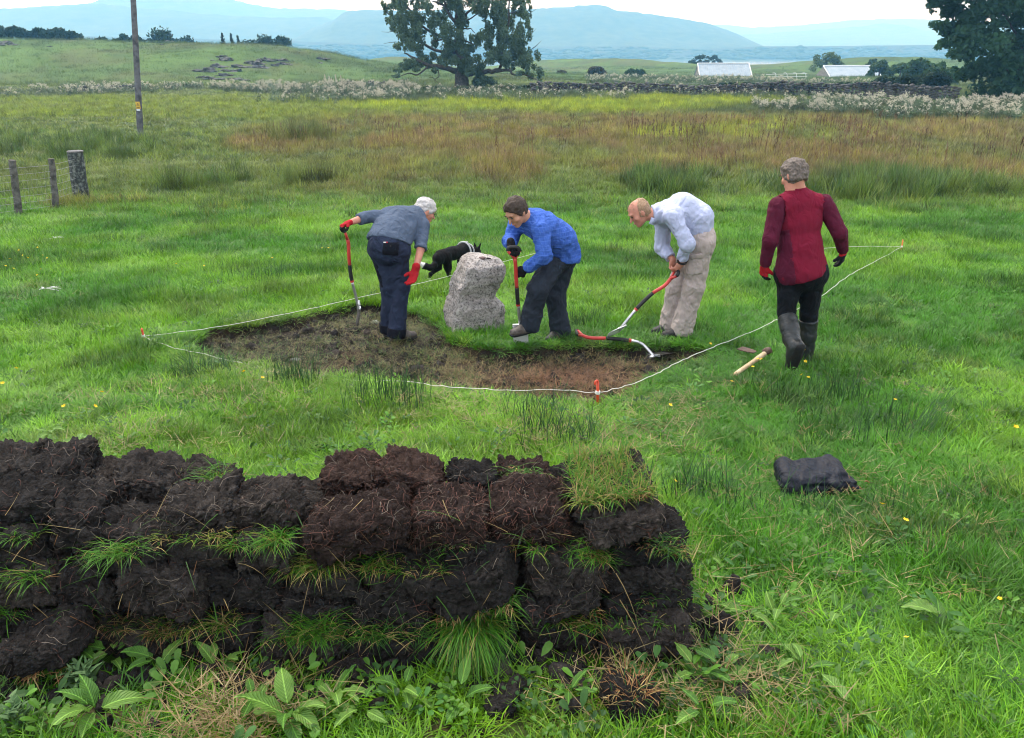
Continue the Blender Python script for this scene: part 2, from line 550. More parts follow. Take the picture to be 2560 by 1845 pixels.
wood_m = simple_mat('far_wood_leaves', (.018, .035, .018), (.045, .065, .03), .25, .95, 0)
it = []
for k in range(1500):
    px = rng.uniform(-150, 2500); Y = rng.uniform(1420, 1545)
    top = np.interp(px, [0, 300, 620, 900, 1300, 1450, 1560, 1700, 1780, 1900, 2300], [92, 95, 102, 110, 118, 117, 115, 122, 121, 117, 116])
    py = top + (1545 - Y) / 125 * 24 + rng.uniform(0, 4)
    p = at(px, py, Y); s = rng.uniform(4, 8)
    it.append(((p[0], Y, p[2] - s * .5), (s * 2.2, s, s * rng.uniform(.5, .9))))
far_wood = lumps('far_woodland', it, wood_m, sub=1, amp=.5)
tag(far_wood, 'dark blue woodland along the far shore of the loch', 'woodland', kind='stuff')

# air
t = NT('air'); v = t.n('VolumePrincipled')
v.inputs['Color'].default_value = (.21, .57, 1.0, 1)
v.inputs['Absorption Color'].default_value = (1, 1, 1, 1)
v.inputs['Density'].default_value = 0.00053
v.inputs['Anisotropy'].default_value = 0.15
t.l(v.outputs[0], t.out.inputs['Volume'])
hz = MB(); hz.box((0, 2100, 140), (4500, 2150, 156))
haze = hz.build('haze', t.m)
tag(haze, 'pale blue summer haze filling the air over the loch', kind='stuff')

# ------------------------------------------------------------------ small plants
def blade(V, Fc, root, az, lean, length, width, curl, segs=3, twist=0.0):
    """one tapering bent strip"""
    b = len(V); d = np.array([math.cos(az), math.sin(az), 0.0]); side = np.array([-d[1], d[0], 0.0])
    p = np.array(root, float); ang = lean
    for k in range(segs):
        w = width * (1 - (k / segs) ** 1.6) * .5 + .0002
        sd = side * math.cos(twist * k) + np.array([0, 0, 1.0]) * math.sin(twist * k)
        V.append(p - sd * w); V.append(p + sd * w)
        step = length / segs
        p = p + (d * math.sin(ang) + np.array([0, 0, math.cos(ang)])) * step
        ang += curl / segs
    V.append(p)
    for k in range(segs - 1):
        Fc.append((b + 2 * k, b + 2 * k + 1, b + 2 * k + 3, b + 2 * k + 2))
    Fc.append((b + 2 * segs - 2, b + 2 * segs - 1, b + 2 * segs))

def tuft_mesh(name, n, h, rad, width, lean=(.05, .6), curl=(.2, 1.1), segs=3, mat=None, flat=False, seed=0):
    r = random.Random(seed); V, Fc = [], []
    for _ in range(n):
        a = r.uniform(0, 6.283); q = rad * math.sqrt(r.random())
        az = a + r.uniform(-1.2, 1.2)
        L = h * r.uniform(.45, 1.15)
        ln = r.uniform(*lean)
        blade(V, Fc, (q * math.cos(a), q * math.sin(a), -.01 if not flat else r.uniform(.004, .03)), az, ln, L, width * r.uniform(.7, 1.3), r.uniform(*curl), segs)
    me = bpy.data.meshes.new(name)
    me.from_pydata([tuple(v) for v in V], [], Fc)
    if mat: me.materials.append(mat)
    return me

def leaf_outline(n=6):
    ts = np.linspace(0, 1, n + 1)
    return ts, np.sin(np.pi * ts ** .8) ** .85

def leaf_mesh(name, L, W, mat, bend=.6, fold=.25, seed=0, n=7, wave=.06):
    """a broad leaf along +x with a folded midrib, wavy edge and its own thickness of curl"""
    r = random.Random(seed); V, Fc = [], []
    ts, ws = leaf_outline(n)
    for t, w in zip(ts, ws):
        a = bend * t
        x = L * (math.sin(a) / bend if bend else t); z = L * ((math.cos(a) - 1) / bend if bend else 0)
        hw = max(w * W * .5, .0012)
        e1 = wave * W * r.uniform(-1, 1); e2 = wave * W * r.uniform(-1, 1)
        V += [(x, -hw, z + fold * hw + e1), (x, -hw * .5, z + fold * hw * .4), (x, 0, z - .0), (x, hw * .5, z + fold * hw * .4), (x, hw, z + fold * hw + e2)]
    for k in range(n):
        for j in range(4):
            Fc.append((k*5 + j, k*5 + j + 1, k*5 + j + 6, k*5 + j + 5))
    me = bpy.data.meshes.new(name); me.from_pydata(V, [], Fc); me.materials.append(mat)
    me.polygons.foreach_set('use_smooth', np.ones(len(me.polygons), bool))
    return me

M_grass = tint_mat('grass_blade', True, .42, .35, .35, .34)
M_grass_own = tint_mat('grass_blade_of_turf', False, .55, .35, .25)
M_leafy = tint_mat('leafy_weed', True, .5, .3, .3, .3)

def protos(name, meshes):
    c = bpy.data.collections.new(name)               # kept out of the scene; only the scatter refers to it
    for i, me in enumerate(meshes):
        o = bpy.data.objects.new('%s_%02d' % (name, i), me); c.objects.link(o)
    return c

def scatter(name, coll, pts, rot, scl, tint, idx, label, cat=None, parent=None):
    n = len(pts)
    me = bpy.data.meshes.new(name)
    me.vertices.add(n); me.vertices.foreach_set('co', np.asarray(pts, np.float32).ravel())
    for nm, ty, key, arr in (('rot', 'FLOAT_VECTOR', 'vector', rot), ('tint', 'FLOAT_VECTOR', 'vector', tint), ('scl', 'FLOAT_VECTOR', 'vector', scl)):
        a = me.attributes.new(nm, ty, 'POINT'); a.data.foreach_set(key, np.asarray(arr, np.float32).ravel())
    a = me.attributes.new('idx', 'INT', 'POINT'); a.data.foreach_set('value', np.asarray(idx, np.int32))
    o = bpy.data.objects.new(name, me); COL.objects.link(o)
    g = bpy.data.node_groups.new(name + '_spread', 'GeometryNodeTree')
    g.interface.new_socket('Geometry', in_out='INPUT', socket_type='NodeSocketGeometry')
    g.interface.new_socket('Geometry', in_out='OUTPUT', socket_type='NodeSocketGeometry')
    gi = g.nodes.new('NodeGroupInput'); go = g.nodes.new('NodeGroupOutput')
    ip = g.nodes.new('GeometryNodeInstanceOnPoints'); ci = g.nodes.new('GeometryNodeCollectionInfo')
    ci.inputs['Collection'].default_value = coll; ci.inputs['Separate Children'].default_value = True; ci.inputs['Reset Children'].default_value = True
    def na(nm, ty):
        x = g.nodes.new('GeometryNodeInputNamedAttribute'); x.data_type = ty; x.inputs[0].default_value = nm; return x.outputs[0]
    er = g.nodes.new('FunctionNodeEulerToRotation')
    L = g.links.new
    L(gi.outputs[0], ip.inputs['Points']); L(ci.outputs[0], ip.inputs['Instance']); ip.inputs['Pick Instance'].default_value = True
    L(na('idx', 'INT'), ip.inputs['Instance Index']); L(na('rot', 'FLOAT_VECTOR'), er.inputs[0]); L(er.outputs[0], ip.inputs['Rotation'])
    L(na('scl', 'FLOAT_VECTOR'), ip.inputs['Scale']); L(ip.outputs[0], go.inputs[0])
    md = o.modifiers.new('spread', 'NODES'); md.node_group = g
    set_parent(o, parent)
    tag(o, label, cat, kind='stuff')
    return o

def fan_points(y0, y1, dens, spread=.74, pad=.7, power=0.0):
    """random ground points in the wedge the camera can see (and a step beside it); dens may be a function of y"""
    out = []
    edges = np.geomspace(y0, y1, 24)
    for a, b in zip(edges[:-1], edges[1:]):
        m = .5 * (a + b); hw = spread * m + pad; d = dens(m) if callable(dens) else dens
        n = rng.poisson(d * (b - a) * 2 * hw)
        out.append(np.column_stack([rng.uniform(-1, 1, n) * hw, rng.uniform(a, b, n)]))
    return np.concatenate(out)

STACK_BACK = np.array([(-3.0, 2.0), (.70, 2.06), (.75, 2.72), (-3.0, 2.80)])    # footprint of the turf stack on the grass

def lawn_tint(x, y):
    p = np.column_stack([x, y])
    n1 = fbm(p * .55, 3, 301); n2 = fbm(p * 1.9, 3, 303); n3 = vnoise(p * 40, 305)
    base = np.array([.066, .234, .007]); lite = np.array([.168, .362, .012]); dark = np.array([.028, .102, .008]); yel = np.array([.24, .29, .05])
    a = sstep(-.25, .5, n1 + .35 * n2 + .45 * n3)[:, None]; b = sstep(.05, .6, -.35 * n1 + .75 * n2 + .65 * vnoise(p * 14, 306))[:, None]; c = sstep(.35, .8, n2 + .5 * n3)[:, None]
    t = base * (1 - a) + lite * a
    t = t * (1 - .75 * b) + dark * .75 * b
    t = t * (1 - .45 * c) + yel * .45 * c
    return t * (1 + .28 * n3[:, None])

def rots(n, tilt):
    return np.column_stack([rng.normal(0, tilt, n), rng.normal(0, tilt, n), rng.uniform(0, 6.283, n)])

def clear_mask(p, sd_min=.0):
    """true where lawn plants may stand"""
    m = trench_sd(p[:, 0], p[:, 1]) > sd_min
    m &= poly_sd(p, STACK_BACK) > -.05
    return m

# ---- lawn
P_lawn = protos('lawn_tuft', [tuft_mesh('lawn_tuft_a', 20, .10, .045, .0046, mat=M_grass, seed=1), tuft_mesh('lawn_tuft_b', 24, .085, .06, .0042, (.1, .9), (.3, 1.4), mat=M_grass, seed=2),
    tuft_mesh('lawn_tuft_c', 16, .14, .04, .0046, (.05, .5), (.3, 1.5), 4, mat=M_grass, seed=3), tuft_mesh('lawn_tuft_d', 22, .07, .06, .005, (.3, 1.2), (.1, .8), mat=M_grass, seed=4),
    tuft_mesh('lawn_tuft_e', 34, .12, .09, .005, (.1, .8), (.3, 1.4), mat=M_grass, seed=5)])
pp = fan_points(.9, 26, lambda y: min(1500, 6400 / y ** 1.3), pad=1.35)
pp = pp[clear_mask(pp, .0)]
zz = zones(pp[:, 0], pp[:, 1])
keep = rng.random(len(pp)) > .75 * np.maximum(zz['brown'], zz['rush']) * sstep(15, 22, pp[:, 1])
bare = fbm(pp * .9, 3, 331) + .35 * fbm(pp * 3.3, 2, 333)
bare_k = sstep(9, 4, pp[:, 1]) * sstep(.25, .55, bare)
keep &= rng.random(len(pp)) > .7 * bare_k
foot = (pp[:, 1] < 2.06) & (pp[:, 0] < .5) & (pp[:, 0] > -2.2)
keep &= ~(foot & (rng.random(len(pp)) < .5 + .3 * vnoise(pp * 5, 345)))
pp = pp[keep]; n = len(pp)
clump = fbm(pp * 1.5, 3, 335) + .5 * fbm(pp * 5, 2, 337)
hs = (.85 + .55 * clump) * rng.uniform(.65, 1.3, n) * (1 + .3 * sstep(6, 14, pp[:, 1]))
tsd = trench_sd(pp[:, 0], pp[:, 1]); front = sstep(7.0, 6.2, pp[:, 1])
hs *= 1 - (.30 + .28 * front) * sstep(.55, .05, tsd)
hs *= .42 + .58 * sstep(2.05, 1.72, pp[:, 1]) + .58 * sstep(2.5, 2.9, pp[:, 1])
CLEAR = [(1305, 866, .16, .25), (1310, 900, .12, .35), (1500, 880, .30, .45), (1375, 868, .25, .6), (1590, 850, .20, .6), (1400, 850, .25, .7), (1880, 900, .30, .45), (1830, 945, .2, .5), (2040, 1262, .22, .55), (1690, 845, .3, .7)]
for (cpx, cpy, cr_, ck_) in CLEAR:
    hs *= 1 - (1 - ck_) * np.exp(-(((pp - G2(cpx, cpy)) ** 2).sum(1)) / cr_ ** 2)
hs *= 1 - .30 * sstep(6.6, 5.2, pp[:, 1]) * sstep(2.9, 3.6, pp[:, 1])
hs *= np.where((pp[:, 1] < 2.06) & (pp[:, 0] < .5) & (pp[:, 0] > -2.2), .68, 1.0)
for (cpx, cpy, cr_) in [(1215, 846, .17), (1150, 850, .12), (1265, 838, .14), (1400, 850, .16)]:
    hs *= 1 + 1.0 * np.exp(-(((pp - G2(cpx, cpy)) ** 2).sum(1)) / cr_ ** 2)
hs *= 1 + .35 * sstep(.3, .8, fbm(pp * 2.6, 2, 341))
ws = rng.uniform(.8, 1.25, n) * (1 + .05 * np.maximum(pp[:, 1] - 5, 0))
lt = lawn_tint(pp[:, 0], pp[:, 1])
mid = (sstep(14, 24, pp[:, 1]))[:, None]
lt = lt * (1 - mid) + mid * (np.array([.15, .205, .025]) * (1 + .3 * fbm(pp * .5, 3, 339)[:, None]))
lt *= (1 - .38 * sstep(.05, .6, clump))[:, None]
idx = rng.choice(5, n, p=[.25, .25, .15, .2, .15])
idx = np.where((pp[:, 1] > 9) & (rng.random(n) < .6), 4, idx)
z = ground_z(pp[:, 0], pp[:, 1])
scatter('grass', P_lawn, np.column_stack([pp, z]), rots(n, .16), np.column_stack([ws, ws, np.clip(hs, .3, 2.2)]), lt, idx, 'bright green meadow grass covering the near field', 'grass')
n_lawn = n

# ---- dry straw lying in the grass
straw_c = [np.array([.25, .19, .08]), np.array([.31, .25, .12]), np.array([.19, .12, .05])]
P_straw = protos('dry_stalks', [tuft_mesh('dry_stalks_a', 9, .13, .10, .0026, (1.15, 1.6), (-.1, .3), 3, M_grass, True, 11), tuft_mesh('dry_stalks_b', 5, .20, .12, .0028, (1.2, 1.62), (-.05, .2), 3, M_grass, True, 12),
    tuft_mesh('dry_stalks_c', 16, .06, .06, .0026, (.9, 1.6), (.0, .6), 2, M_grass, True, 13)])
spots = [(580, 1800, .22, 60), (520, 1835, .16, 40), (1630, 1450, .35, 50), (1700, 1660, .3, 40), (1960, 1230, .5, 40), (2050, 1420, .5, 34), (2300, 1240, .5, 22), (2230, 985, .6, 22), (1800, 1010, .6, 30), (1450, 1110, .5, 40), (1000, 1030, .45, 40), (620, 1010, .5, 46), (1250, 1060, .4, 36), (1700, 1030, .5, 40), (1600, 1110, .4, 40), (250, 1010, .5, 26),
         (1500, 1080, .4, 24), (560, 965, .5, 30), (400, 1110, .4, 30), (1130, 1020, .35, 16), (1900, 1800, .2, 40), (1500, 1690, .3, 40), (1660, 1700, .3, 30), (2250, 1380, .7, 30), (330, 1130, .4, 26), (960, 1150, .5, 16), (2420, 1300, .5, 18)]
sp = []
for (px, py, r, k) in spots:
    c = G2(px, py); q = rng.normal(0, r * .5, (k, 2)); q[:, 0] *= 1.3
    sp.append(q + c)
q = fan_points(1.5, 9, lambda y: 9 if y < 5 else 4)
q = q[rng.random(len(q)) < sstep(-.2, .5, fbm(q * .8, 3, 351))]
sp.append(q); sp = np.concatenate(sp)
sp = sp[clear_mask(sp)]
n = len(sp); z = ground_z(sp[:, 0], sp[:, 1]) + rng.uniform(.015, .06, n)
tint = np.array(straw_c)[rng.choice(3, n, p=[.45, .35, .2])] * rng.uniform(.75, 1.2, (n, 1))
s = rng.uniform(.6, 1.2, n)
scatter('dry_straw', P_straw, np.column_stack([sp, z]), rots(n, .12), np.column_stack([s, s, s]), tint, rng.choice(3, n, p=[.35, .3, .35]), 'pale dry straw and dead stalks lying across the grass', 'straw')

# ---- soil crumbs and dead roots in the dug area
root_m = M_grass
bx = np.column_stack([rng.uniform(-3.6, 3.0, 60000), rng.uniform(4.9, 8.6, 60000)])
sd = trench_sd(bx[:, 0], bx[:, 1])
bx = bx[sd < -.02]; n = len(bx)
red = np.exp(-(((bx[:, 0] - .45) / .75) ** 2 + ((bx[:, 1] - 6.0) / .5) ** 2)) + .25 * fbm(bx * 1.5, 3, 361)
dens = .10 + .45 * np.clip(red, 0, 1) + .25 * sstep(.0, .5, fbm(bx * 2.1, 3, 363))
bx_r = bx[rng.random(n) < dens * .85]
n = len(bx_r); rr = np.exp(-(((bx_r[:, 0] - .45) / .8) ** 2 + ((bx_r[:, 1] - 6.0) / .55) ** 2))[:, None]
tint = (np.array([.165, .150, .058]) * (1 - rr) + rr * np.array([.25, .128, .066])) * rng.uniform(.55, 1.35, (n, 1))
gsel = rng.random(n) < .30 * (1 - rr[:, 0])
tint[gsel] = np.array([.07, .15, .02]) * rng.uniform(.6, 1.2, (gsel.sum(), 1))
s = rng.uniform(.5, 1.0, n)
scatter('cut_roots', P_straw, np.column_stack([bx_r, ground_z(bx_r[:, 0], bx_r[:, 1]) + rng.uniform(0, .03, n)]), rots(n, .25), np.column_stack([s, s, s * 1.2]), tint, rng.choice(3, n, p=[.4, .1, .5]), 'brown cut roots and trampled grass lying on the stripped soil', 'roots')

soil_c1, soil_c2 = (.013, .0118, .0112), (.062, .056, .052)
M_soil = None
def soil_mat(name, c1, c2, warm=0.):
    t = NT(name); co = t.coord()
    a = t.noise(14, 6, .7, co); b = t.noise(85, 5, .75, co); c = t.noise(260, 3, .7, co)
    col = t.ramp(a.outputs[0], [(.3, c1), (.72, c2)])
    col = t.mix(1.0, col, t.ramp(t.n('ObjectInfo').outputs['Random'], [(0, (.62, .64, .66)), (.5, (1., 1., 1.)), (1, (1.55, 1.45, 1.38))]), 'MULTIPLY')
    col = t.mix(1.0, col, t.ramp(b.outputs[0], [(.25, (.5,) * 3), (.6, (1.1,) * 3), (.82, (2.0, 1.85, 1.7))]), 'MULTIPLY')
    v = t.n('TexVoronoi'); v.inputs['Scale'].default_value = 62; t.l(t.mix(.012, co, c.outputs[1]), v.inputs['Vector'])
    v2 = t.n('TexVoronoi'); v2.inputs['Scale'].default_value = 150; t.l(co, v2.inputs['Vector'])
    inv = t.ramp(v.outputs['Distance'], [(0, (1,) * 3), (.75, (0,) * 3)]); inv2 = t.ramp(v2.outputs['Distance'], [(0, (1,) * 3), (.75, (0,) * 3)])
    h = t.mix(.4, inv, inv2); h = t.mix(.35, h, b.outputs[0])
    return t.bsdf(col, .95, 0, .12, t.bump(h, 1.0, .022))
M_soil = soil_mat('peaty_soil', soil_c1, soil_c2)
M_soil_red = soil_mat('rooty_brown_soil', (.015, .010, .0085), (.062, .043, .037))
M_soil_wet = soil_mat('smooth_cut_soil', (.014, .013, .0125), (.034, .032, .031))

def clod_mesh(name, r, seed, mat=None):
    v, f = lump(np.zeros(3), np.array(r), 2, seed, amp=.8)
    v = v + (np.asarray(r) * .35) * np.column_stack([fbm(v / r[0] * 2.3, 2, seed + k) for k in range(3)])
    return mesh_data(name, v, f, [mat or M_soil], True)
P_crumb = protos('soil_crumb', [clod_mesh('soil_crumb_%d' % k, (.03, .026, .02), 40 + k) for k in range(4)])
bc = bx[rng.random(len(bx)) < .055]; n = len(bc)
s = rng.gamma(2.0, .36, n); s = np.clip(s, .15, 2.4)
scatter('soil_crumbs', P_crumb, np.column_stack([bc, ground_z(bc[:, 0], bc[:, 1]) + .003]), rng.uniform(0, 6.28, (n, 3)), np.column_stack([s, s, s]), np.ones((n, 3)), rng.integers(0, 4, n), 'loose dark crumbs of soil on the stripped ground', 'soil')

# ---- overhanging grass along the cut edge of the trench
ed = []
for i in range(len(TRENCH)):
    a = TRENCH[i]; b = TRENCH[(i + 1) % len(TRENCH)]; k = int(np.linalg.norm(b - a) / .018)
    ed.append(a + (b - a) * rng.random((k, 1)) + rng.normal(0, .035, (k, 2)))
ed = np.concatenate(ed); sd = trench_sd(ed[:, 0], ed[:, 1]); ed = ed[(sd > .01) & (rng.random(len(ed)) < np.where(ed[:, 1] > 6.3, .55, 1.0))]; n = len(ed)
zt = base_z(ed[:, 1]) + ground_z(ed[:, 0], ed[:, 1]) * 0
s = rng.uniform(.6, 1.2, n)
tint = lawn_tint(ed[:, 0], ed[:, 1]) * rng.uniform(.7, 1.1, (n, 1))
scatter('edge_grass', P_lawn, np.column_stack([ed, ground_z(ed[:, 0], ed[:, 1])]), rots(n, .35), np.column_stack([s, s, s * .55]), tint, rng.integers(0, 4, n), 'ragged grass hanging over the cut edge of the trench', 'grass')

# ---- low broad weeds among the near grass
wl = []
def weed_mesh(name, k, L, W, seed):
    r = random.Random(seed); V, Fc = [], []
    for i in range(k):
        az = r.uniform(0, 6.283); lift = r.uniform(.1, .7); l = L * r.uniform(.6, 1.1); w = W * r.uniform(.7, 1.1); b = len(V)
        base = np.array([r.uniform(-.03, .03), r.uniform(-.03, .03), r.uniform(.0, .035)])
        d = np.array([math.cos(az), math.sin(az), 0]); sd = np.array([-d[1], d[0], 0])
        for t, ww in ((0, .1), (.3, .85), (.65, 1), (.9, .5)):
            c = base + d * l * (.35 + .65 * t) + np.array([0, 0, l * math.sin(lift) * (t + .3) * (1 - .4 * t)])
            V += [c - sd * w * ww * .5 + np.array([0, 0, .12 * w * ww]), c, c + sd * w * ww * .5 + np.array([0, 0, .12 * w * ww])]
        for q in range(3):
            o = b + q * 3
            Fc += [(o, o + 1, o + 4, o + 3), (o + 1, o + 2, o + 5, o + 4)]
    me = bpy.data.meshes.new(name); me.from_pydata([tuple(v) for v in V], [], Fc); me.materials.append(M_leafy); return me
P_weed = protos('low_weed', [weed_mesh('low_weed_a', 11, .036, .018, 1), weed_mesh('low_weed_b', 8, .055, .022, 2), weed_mesh('low_weed_c', 18, .024, .016, 3), weed_mesh('low_weed_d', 5, .075, .022, 4)])
q = fan_points(1.2, 9.5, lambda y: 100 if y < 3.2 else 30)
wd = fbm(q * 1.0, 3, 371)
cpos = [(1800, 1420, .5), (1700, 1560, .4), (900, 1700, .5), (500, 1640, .35), (300, 1560, .3), (150, 1080, .5), (1600, 1780, .4), (1300, 1800, .4), (2000, 1560, .4), (900, 1080, .5)]
boost = np.zeros(len(q))
for (px, py, r) in cpos:
    c = G2(px, py); boost = np.maximum(boost, np.exp(-((q - c) ** 2).sum(1) / r ** 2))
q = q[(rng.random(len(q)) < .25 + .5 * sstep(0, .4, wd) + .6 * boost) & clear_mask(q, .04)]
n = len(q); s = rng.uniform(.6, 1.3, n)
tint = np.where(rng.random((n, 1)) < .5, np.array([[.065, .165, .016]]), np.array([[.035, .105, .018]])) * rng.uniform(.7, 1.5, (n, 1))
scatter('low_weeds', P_weed, np.column_stack([q, ground_z(q[:, 0], q[:, 1]) + .03]), rots(n, .2), np.column_stack([s, s, s]), tint, rng.choice(4, n, p=[.3, .25, .3, .15]), 'low broad leaved weeds and clover mixed in the grass', 'weeds')

# ---- the bog grass of the middle field
def seed_tuft(name, n, h, rad, seed, heads=True):
    r = random.Random(seed); V, Fc = [], []
    for _ in range(n):
        a = r.uniform(0, 6.283); q = rad * math.sqrt(r.random()); az = r.uniform(0, 6.283); L = h * r.uniform(.5, 1.1)
        blade(V, Fc, (q * math.cos(a), q * math.sin(a), -.02), az, r.uniform(.02, .35), L, .012, r.uniform(.1, .6), 3)
    return V, Fc
def bog_mesh(name, n, h, rad, seed):
    V, Fc = seed_tuft(name, n, h, rad, seed)
    me = bpy.data.meshes.new(name); me.from_pydata([tuple(v) for v in V], [], Fc); me.materials.append(M_grass); return me
P_bog = protos('bog_tuft', [bog_mesh('bog_tuft_a', 40, .42, .22, 1), bog_mesh('bog_tuft_b', 34, .55, .18, 2), bog_mesh('bog_tuft_c', 44, .30, .28, 3), bog_mesh('bog_tuft_d', 50, .8, .16, 4)])
q = fan_points(13.5, 92, lambda y: 40 if y < 20 else (20 if y < 34 else 7.5), spread=.72, pad=1)
q = q[:, :]
Z = zones(q[:, 0], q[:, 1]); n = len(q)
keep = rng.random(n) < np.clip(.25 * sstep(15, 20, q[:, 1]) + .75 * np.maximum.reduce([Z['brown'], Z['yellow'], Z['rush'], Z['dark'] * .8]) * sstep(13.5, 17, q[:, 1]) + .5 * sstep(22, 30, q[:, 1]), 0, 1)
q = q[keep]; Z = zones(q[:, 0], q[:, 1]); n = len(q)
na = fbm(q * .35, 4, 381)[:, None]; nb = rng.uniform(.45, 1.55, (n, 1))
tint = np.array([.145, .195, .030]) * (1 + .35 * na)
gsel = rng.random((n, 1)) < .35
tint = np.where(gsel, np.array([.07, .125, .028]), tint)
def over(w, col, alt=None, pa=.3):
    global tint
    w = np.clip(w, 0, 1)[:, None]; c = np.array(col)[None, :] * np.ones((n, 1))
    if alt is not None: c = np.where(rng.random((n, 1)) < pa, np.array(alt)[None, :], c)
    tint = tint * (1 - w) + w * c * (1 + .3 * na)
over(Z['brown'] * 1.0, (.205, .145, .068), (.22, .20, .045), .5)
over(Z['yellow'], (.28, .33, .022), (.17, .25, .025), .35)
over(Z['rush'], (.045, .105, .022), (.10, .16, .035), .4)
over(Z['dark'], (.05, .08, .035), (.075, .11, .04), .4)
hh = .45 + .35 * Z['brown'] + .45 * Z['rush'] + .25 * Z['dark'] + .4 * Z['yellow'] + .25 * na[:, 0]
hh = np.clip(hh, .25, 1.6) * rng.uniform(.7, 1.3, n)
ww = rng.uniform(.8, 1.4, n) * (1 + .012 * (q[:, 1] - 14))
idx = rng.choice(3, n); idx = np.where((Z['rush'] > .4) & (rng.random(n) < .6), 3, idx)
scatter('bog_grass', P_bog, np.column_stack([q, ground_z(q[:, 0], q[:, 1])]), rots(n, .08), np.column_stack([ww, ww, hh]), tint * nb, idx, 'rough brown and yellow bog grass and rushes across the middle field', 'grass')

# ---- brown dock and sorrel stalks standing above the bog grass
def stalk_mesh(name, seed):
    r = random.Random(seed); V, Fc = [], []
    for k in range(5):
        x, y, h = r.gauss(0, .25), r.gauss(0, .25), r.uniform(.6, 1.05); blade(V, Fc, (x, y, 0), r.uniform(0, 6.28), .04, h, .016, .1, 3)
        for j in range(9): blade(V, Fc, (x + r.gauss(0, .012), y, h * r.uniform(.5, 1.0)), r.uniform(0, 6.28), r.uniform(.1, .7), r.uniform(.06, .16), .022, .2, 2)
    me = bpy.data.meshes.new(name); me.from_pydata([tuple(v) for v in V], [], Fc); me.materials.append(M_grass); return me
P_stalk = protos('sorrel_stalk', [stalk_mesh('sorrel_stalk_%d' % k, 90 + k) for k in range(3)])
q = np.concatenate([np.column_stack([rng.uniform(5, 24, 260), rng.uniform(23, 40, 260)]), np.column_stack([rng.uniform(-10, 5, 50), rng.uniform(26, 40, 50)])])
q = q[(np.abs(q[:, 0] / q[:, 1]) < .66) & (rng.random(len(q)) < .35 + .65 * sstep(-.1, .4, fbm(q * .3, 3, 387)))]; n = len(q); s = rng.uniform(.7, 1.15, n)
scatter('sorrel_stalks', P_stalk, np.column_stack([q, ground_z(q[:, 0], q[:, 1])]), rots(n, .06), np.column_stack([s, s, s]), np.array([.13, .080, .045]) * rng.uniform(.6, 1.4, (n, 1)), rng.integers(0, 3, n), 'thin brown sorrel and dock stalks above the bog grass', 'stalks')

# ---- hill pasture, seen small
P_hill = protos('pasture_tuft', [bog_mesh('pasture_tuft_a', 26, .5, .5, 7), bog_mesh('pasture_tuft_b', 26, .35, .7, 8)])
q = fan_points(92, 260, lambda y: .9 if y < 160 else .25, spread=.70, pad=2)
n = len(q); tint = land_col(q[:, 0], q[:, 1]) * rng.uniform(.6, 1.6, (n, 1)); s = rng.uniform(.7, 1.6, n)
scatter('pasture', P_hill, np.column_stack([q, ground_z(q[:, 0], q[:, 1])]), rots(n, .1), np.column_stack([s * 1.5, s * 1.5, s * .7]), tint, rng.integers(0, 2, n), 'short rough pasture on the far hummocks', 'grass')

# ---- meadowsweet, cream heads over grey green leaves
def sweet_mesh(name, seed, heads):
    r = random.Random(seed); V, Fc = [], []
    mi = []
    for k in range(14):
        a = r.uniform(0, 6.283); q = .35 * math.sqrt(r.random()); x, y = q * math.cos(a), q * math.sin(a); h = r.uniform(.55, .95)
        nb = len(Fc); blade(V, Fc, (x, y, 0), r.uniform(0, 6.28), .05, h, .02, .1, 2)
        for j in range(7):
            zz = h * r.uniform(.1, .85); blade(V, Fc, (x, y, zz), r.uniform(0, 6.28), r.uniform(.8, 1.5), r.uniform(.12, .22), .07, .3, 2)
        mi += [0] * (len(Fc) - nb)
        if r.random() < heads:
            nb = len(Fc)
            for j in range(9):
                c = np.array([x + r.gauss(0, .06), y + r.gauss(0, .06), h + r.gauss(.0, .07)]); e = r.uniform(.02, .045); b = len(V)
                V += [c + np.array(d) * e for d in ((1, 0, 0), (-1, 0, 0), (0, 1, 0), (0, -1, 0), (0, 0, 1), (0, 0, -1))]
                Fc += [tuple(b + i for i in f) for f in ((0, 2, 4), (2, 1, 4), (1, 3, 4), (3, 0, 4), (2, 0, 5), (1, 2, 5), (3, 1, 5), (0, 3, 5))]
            mi += [1] * (len(Fc) - nb)
    me = bpy.data.meshes.new(name); me.from_pydata([tuple(v) for v in V], [], Fc); me.materials.append(M_grass); me.materials.append(M_cream)
    me.polygons.foreach_set('material_index', np.array(mi, np.int32)); return me
M_cream = simple_mat('cream_flower', (.42, .39, .29), (.66, .63, .50), 3., .8, 0, transl=.2)
P_sweet = protos('flower_plant', [sweet_mesh('flower_plant_%d' % k, 50 + k, (.8, .5, .12)[k % 3]) for k in range(6)])
areas = [  # photo corner points of each drift, density, share of plants in full flower
    ([(430, 222), (560, 205), (820, 196), (1010, 214), (1060, 245), (960, 252), (700, 240)], 2.4, .75),
    ([(0, 235), (200, 222), (460, 210), (460, 232), (0, 250)], 1.4, .6),
    ([(640, 252), (980, 248), (1060, 262), (700, 262)], 1.2, .3),
    ([(1060, 228), (1330, 228), (1620, 242), (1560, 258), (1100, 258)], 1.3, .25),
    ([(1880, 268), (2120, 252), (2330, 262), (2600, 262), (2600, 306), (2300, 304), (1900, 284)], 2.6, .9),
    ([(1560, 232), (1900, 238), (2140, 246), (2100, 252), (1600, 246)], 1.4, .18),
    ([(1460, 196), (1850, 192), (1960, 202), (2160, 206), (2160, 214), (1460, 214)], .7, .65),
    ([(2180, 292), (2560, 300), (2560, 312), (2200, 304)], 2.0, .15)]
allq, alli = [], []
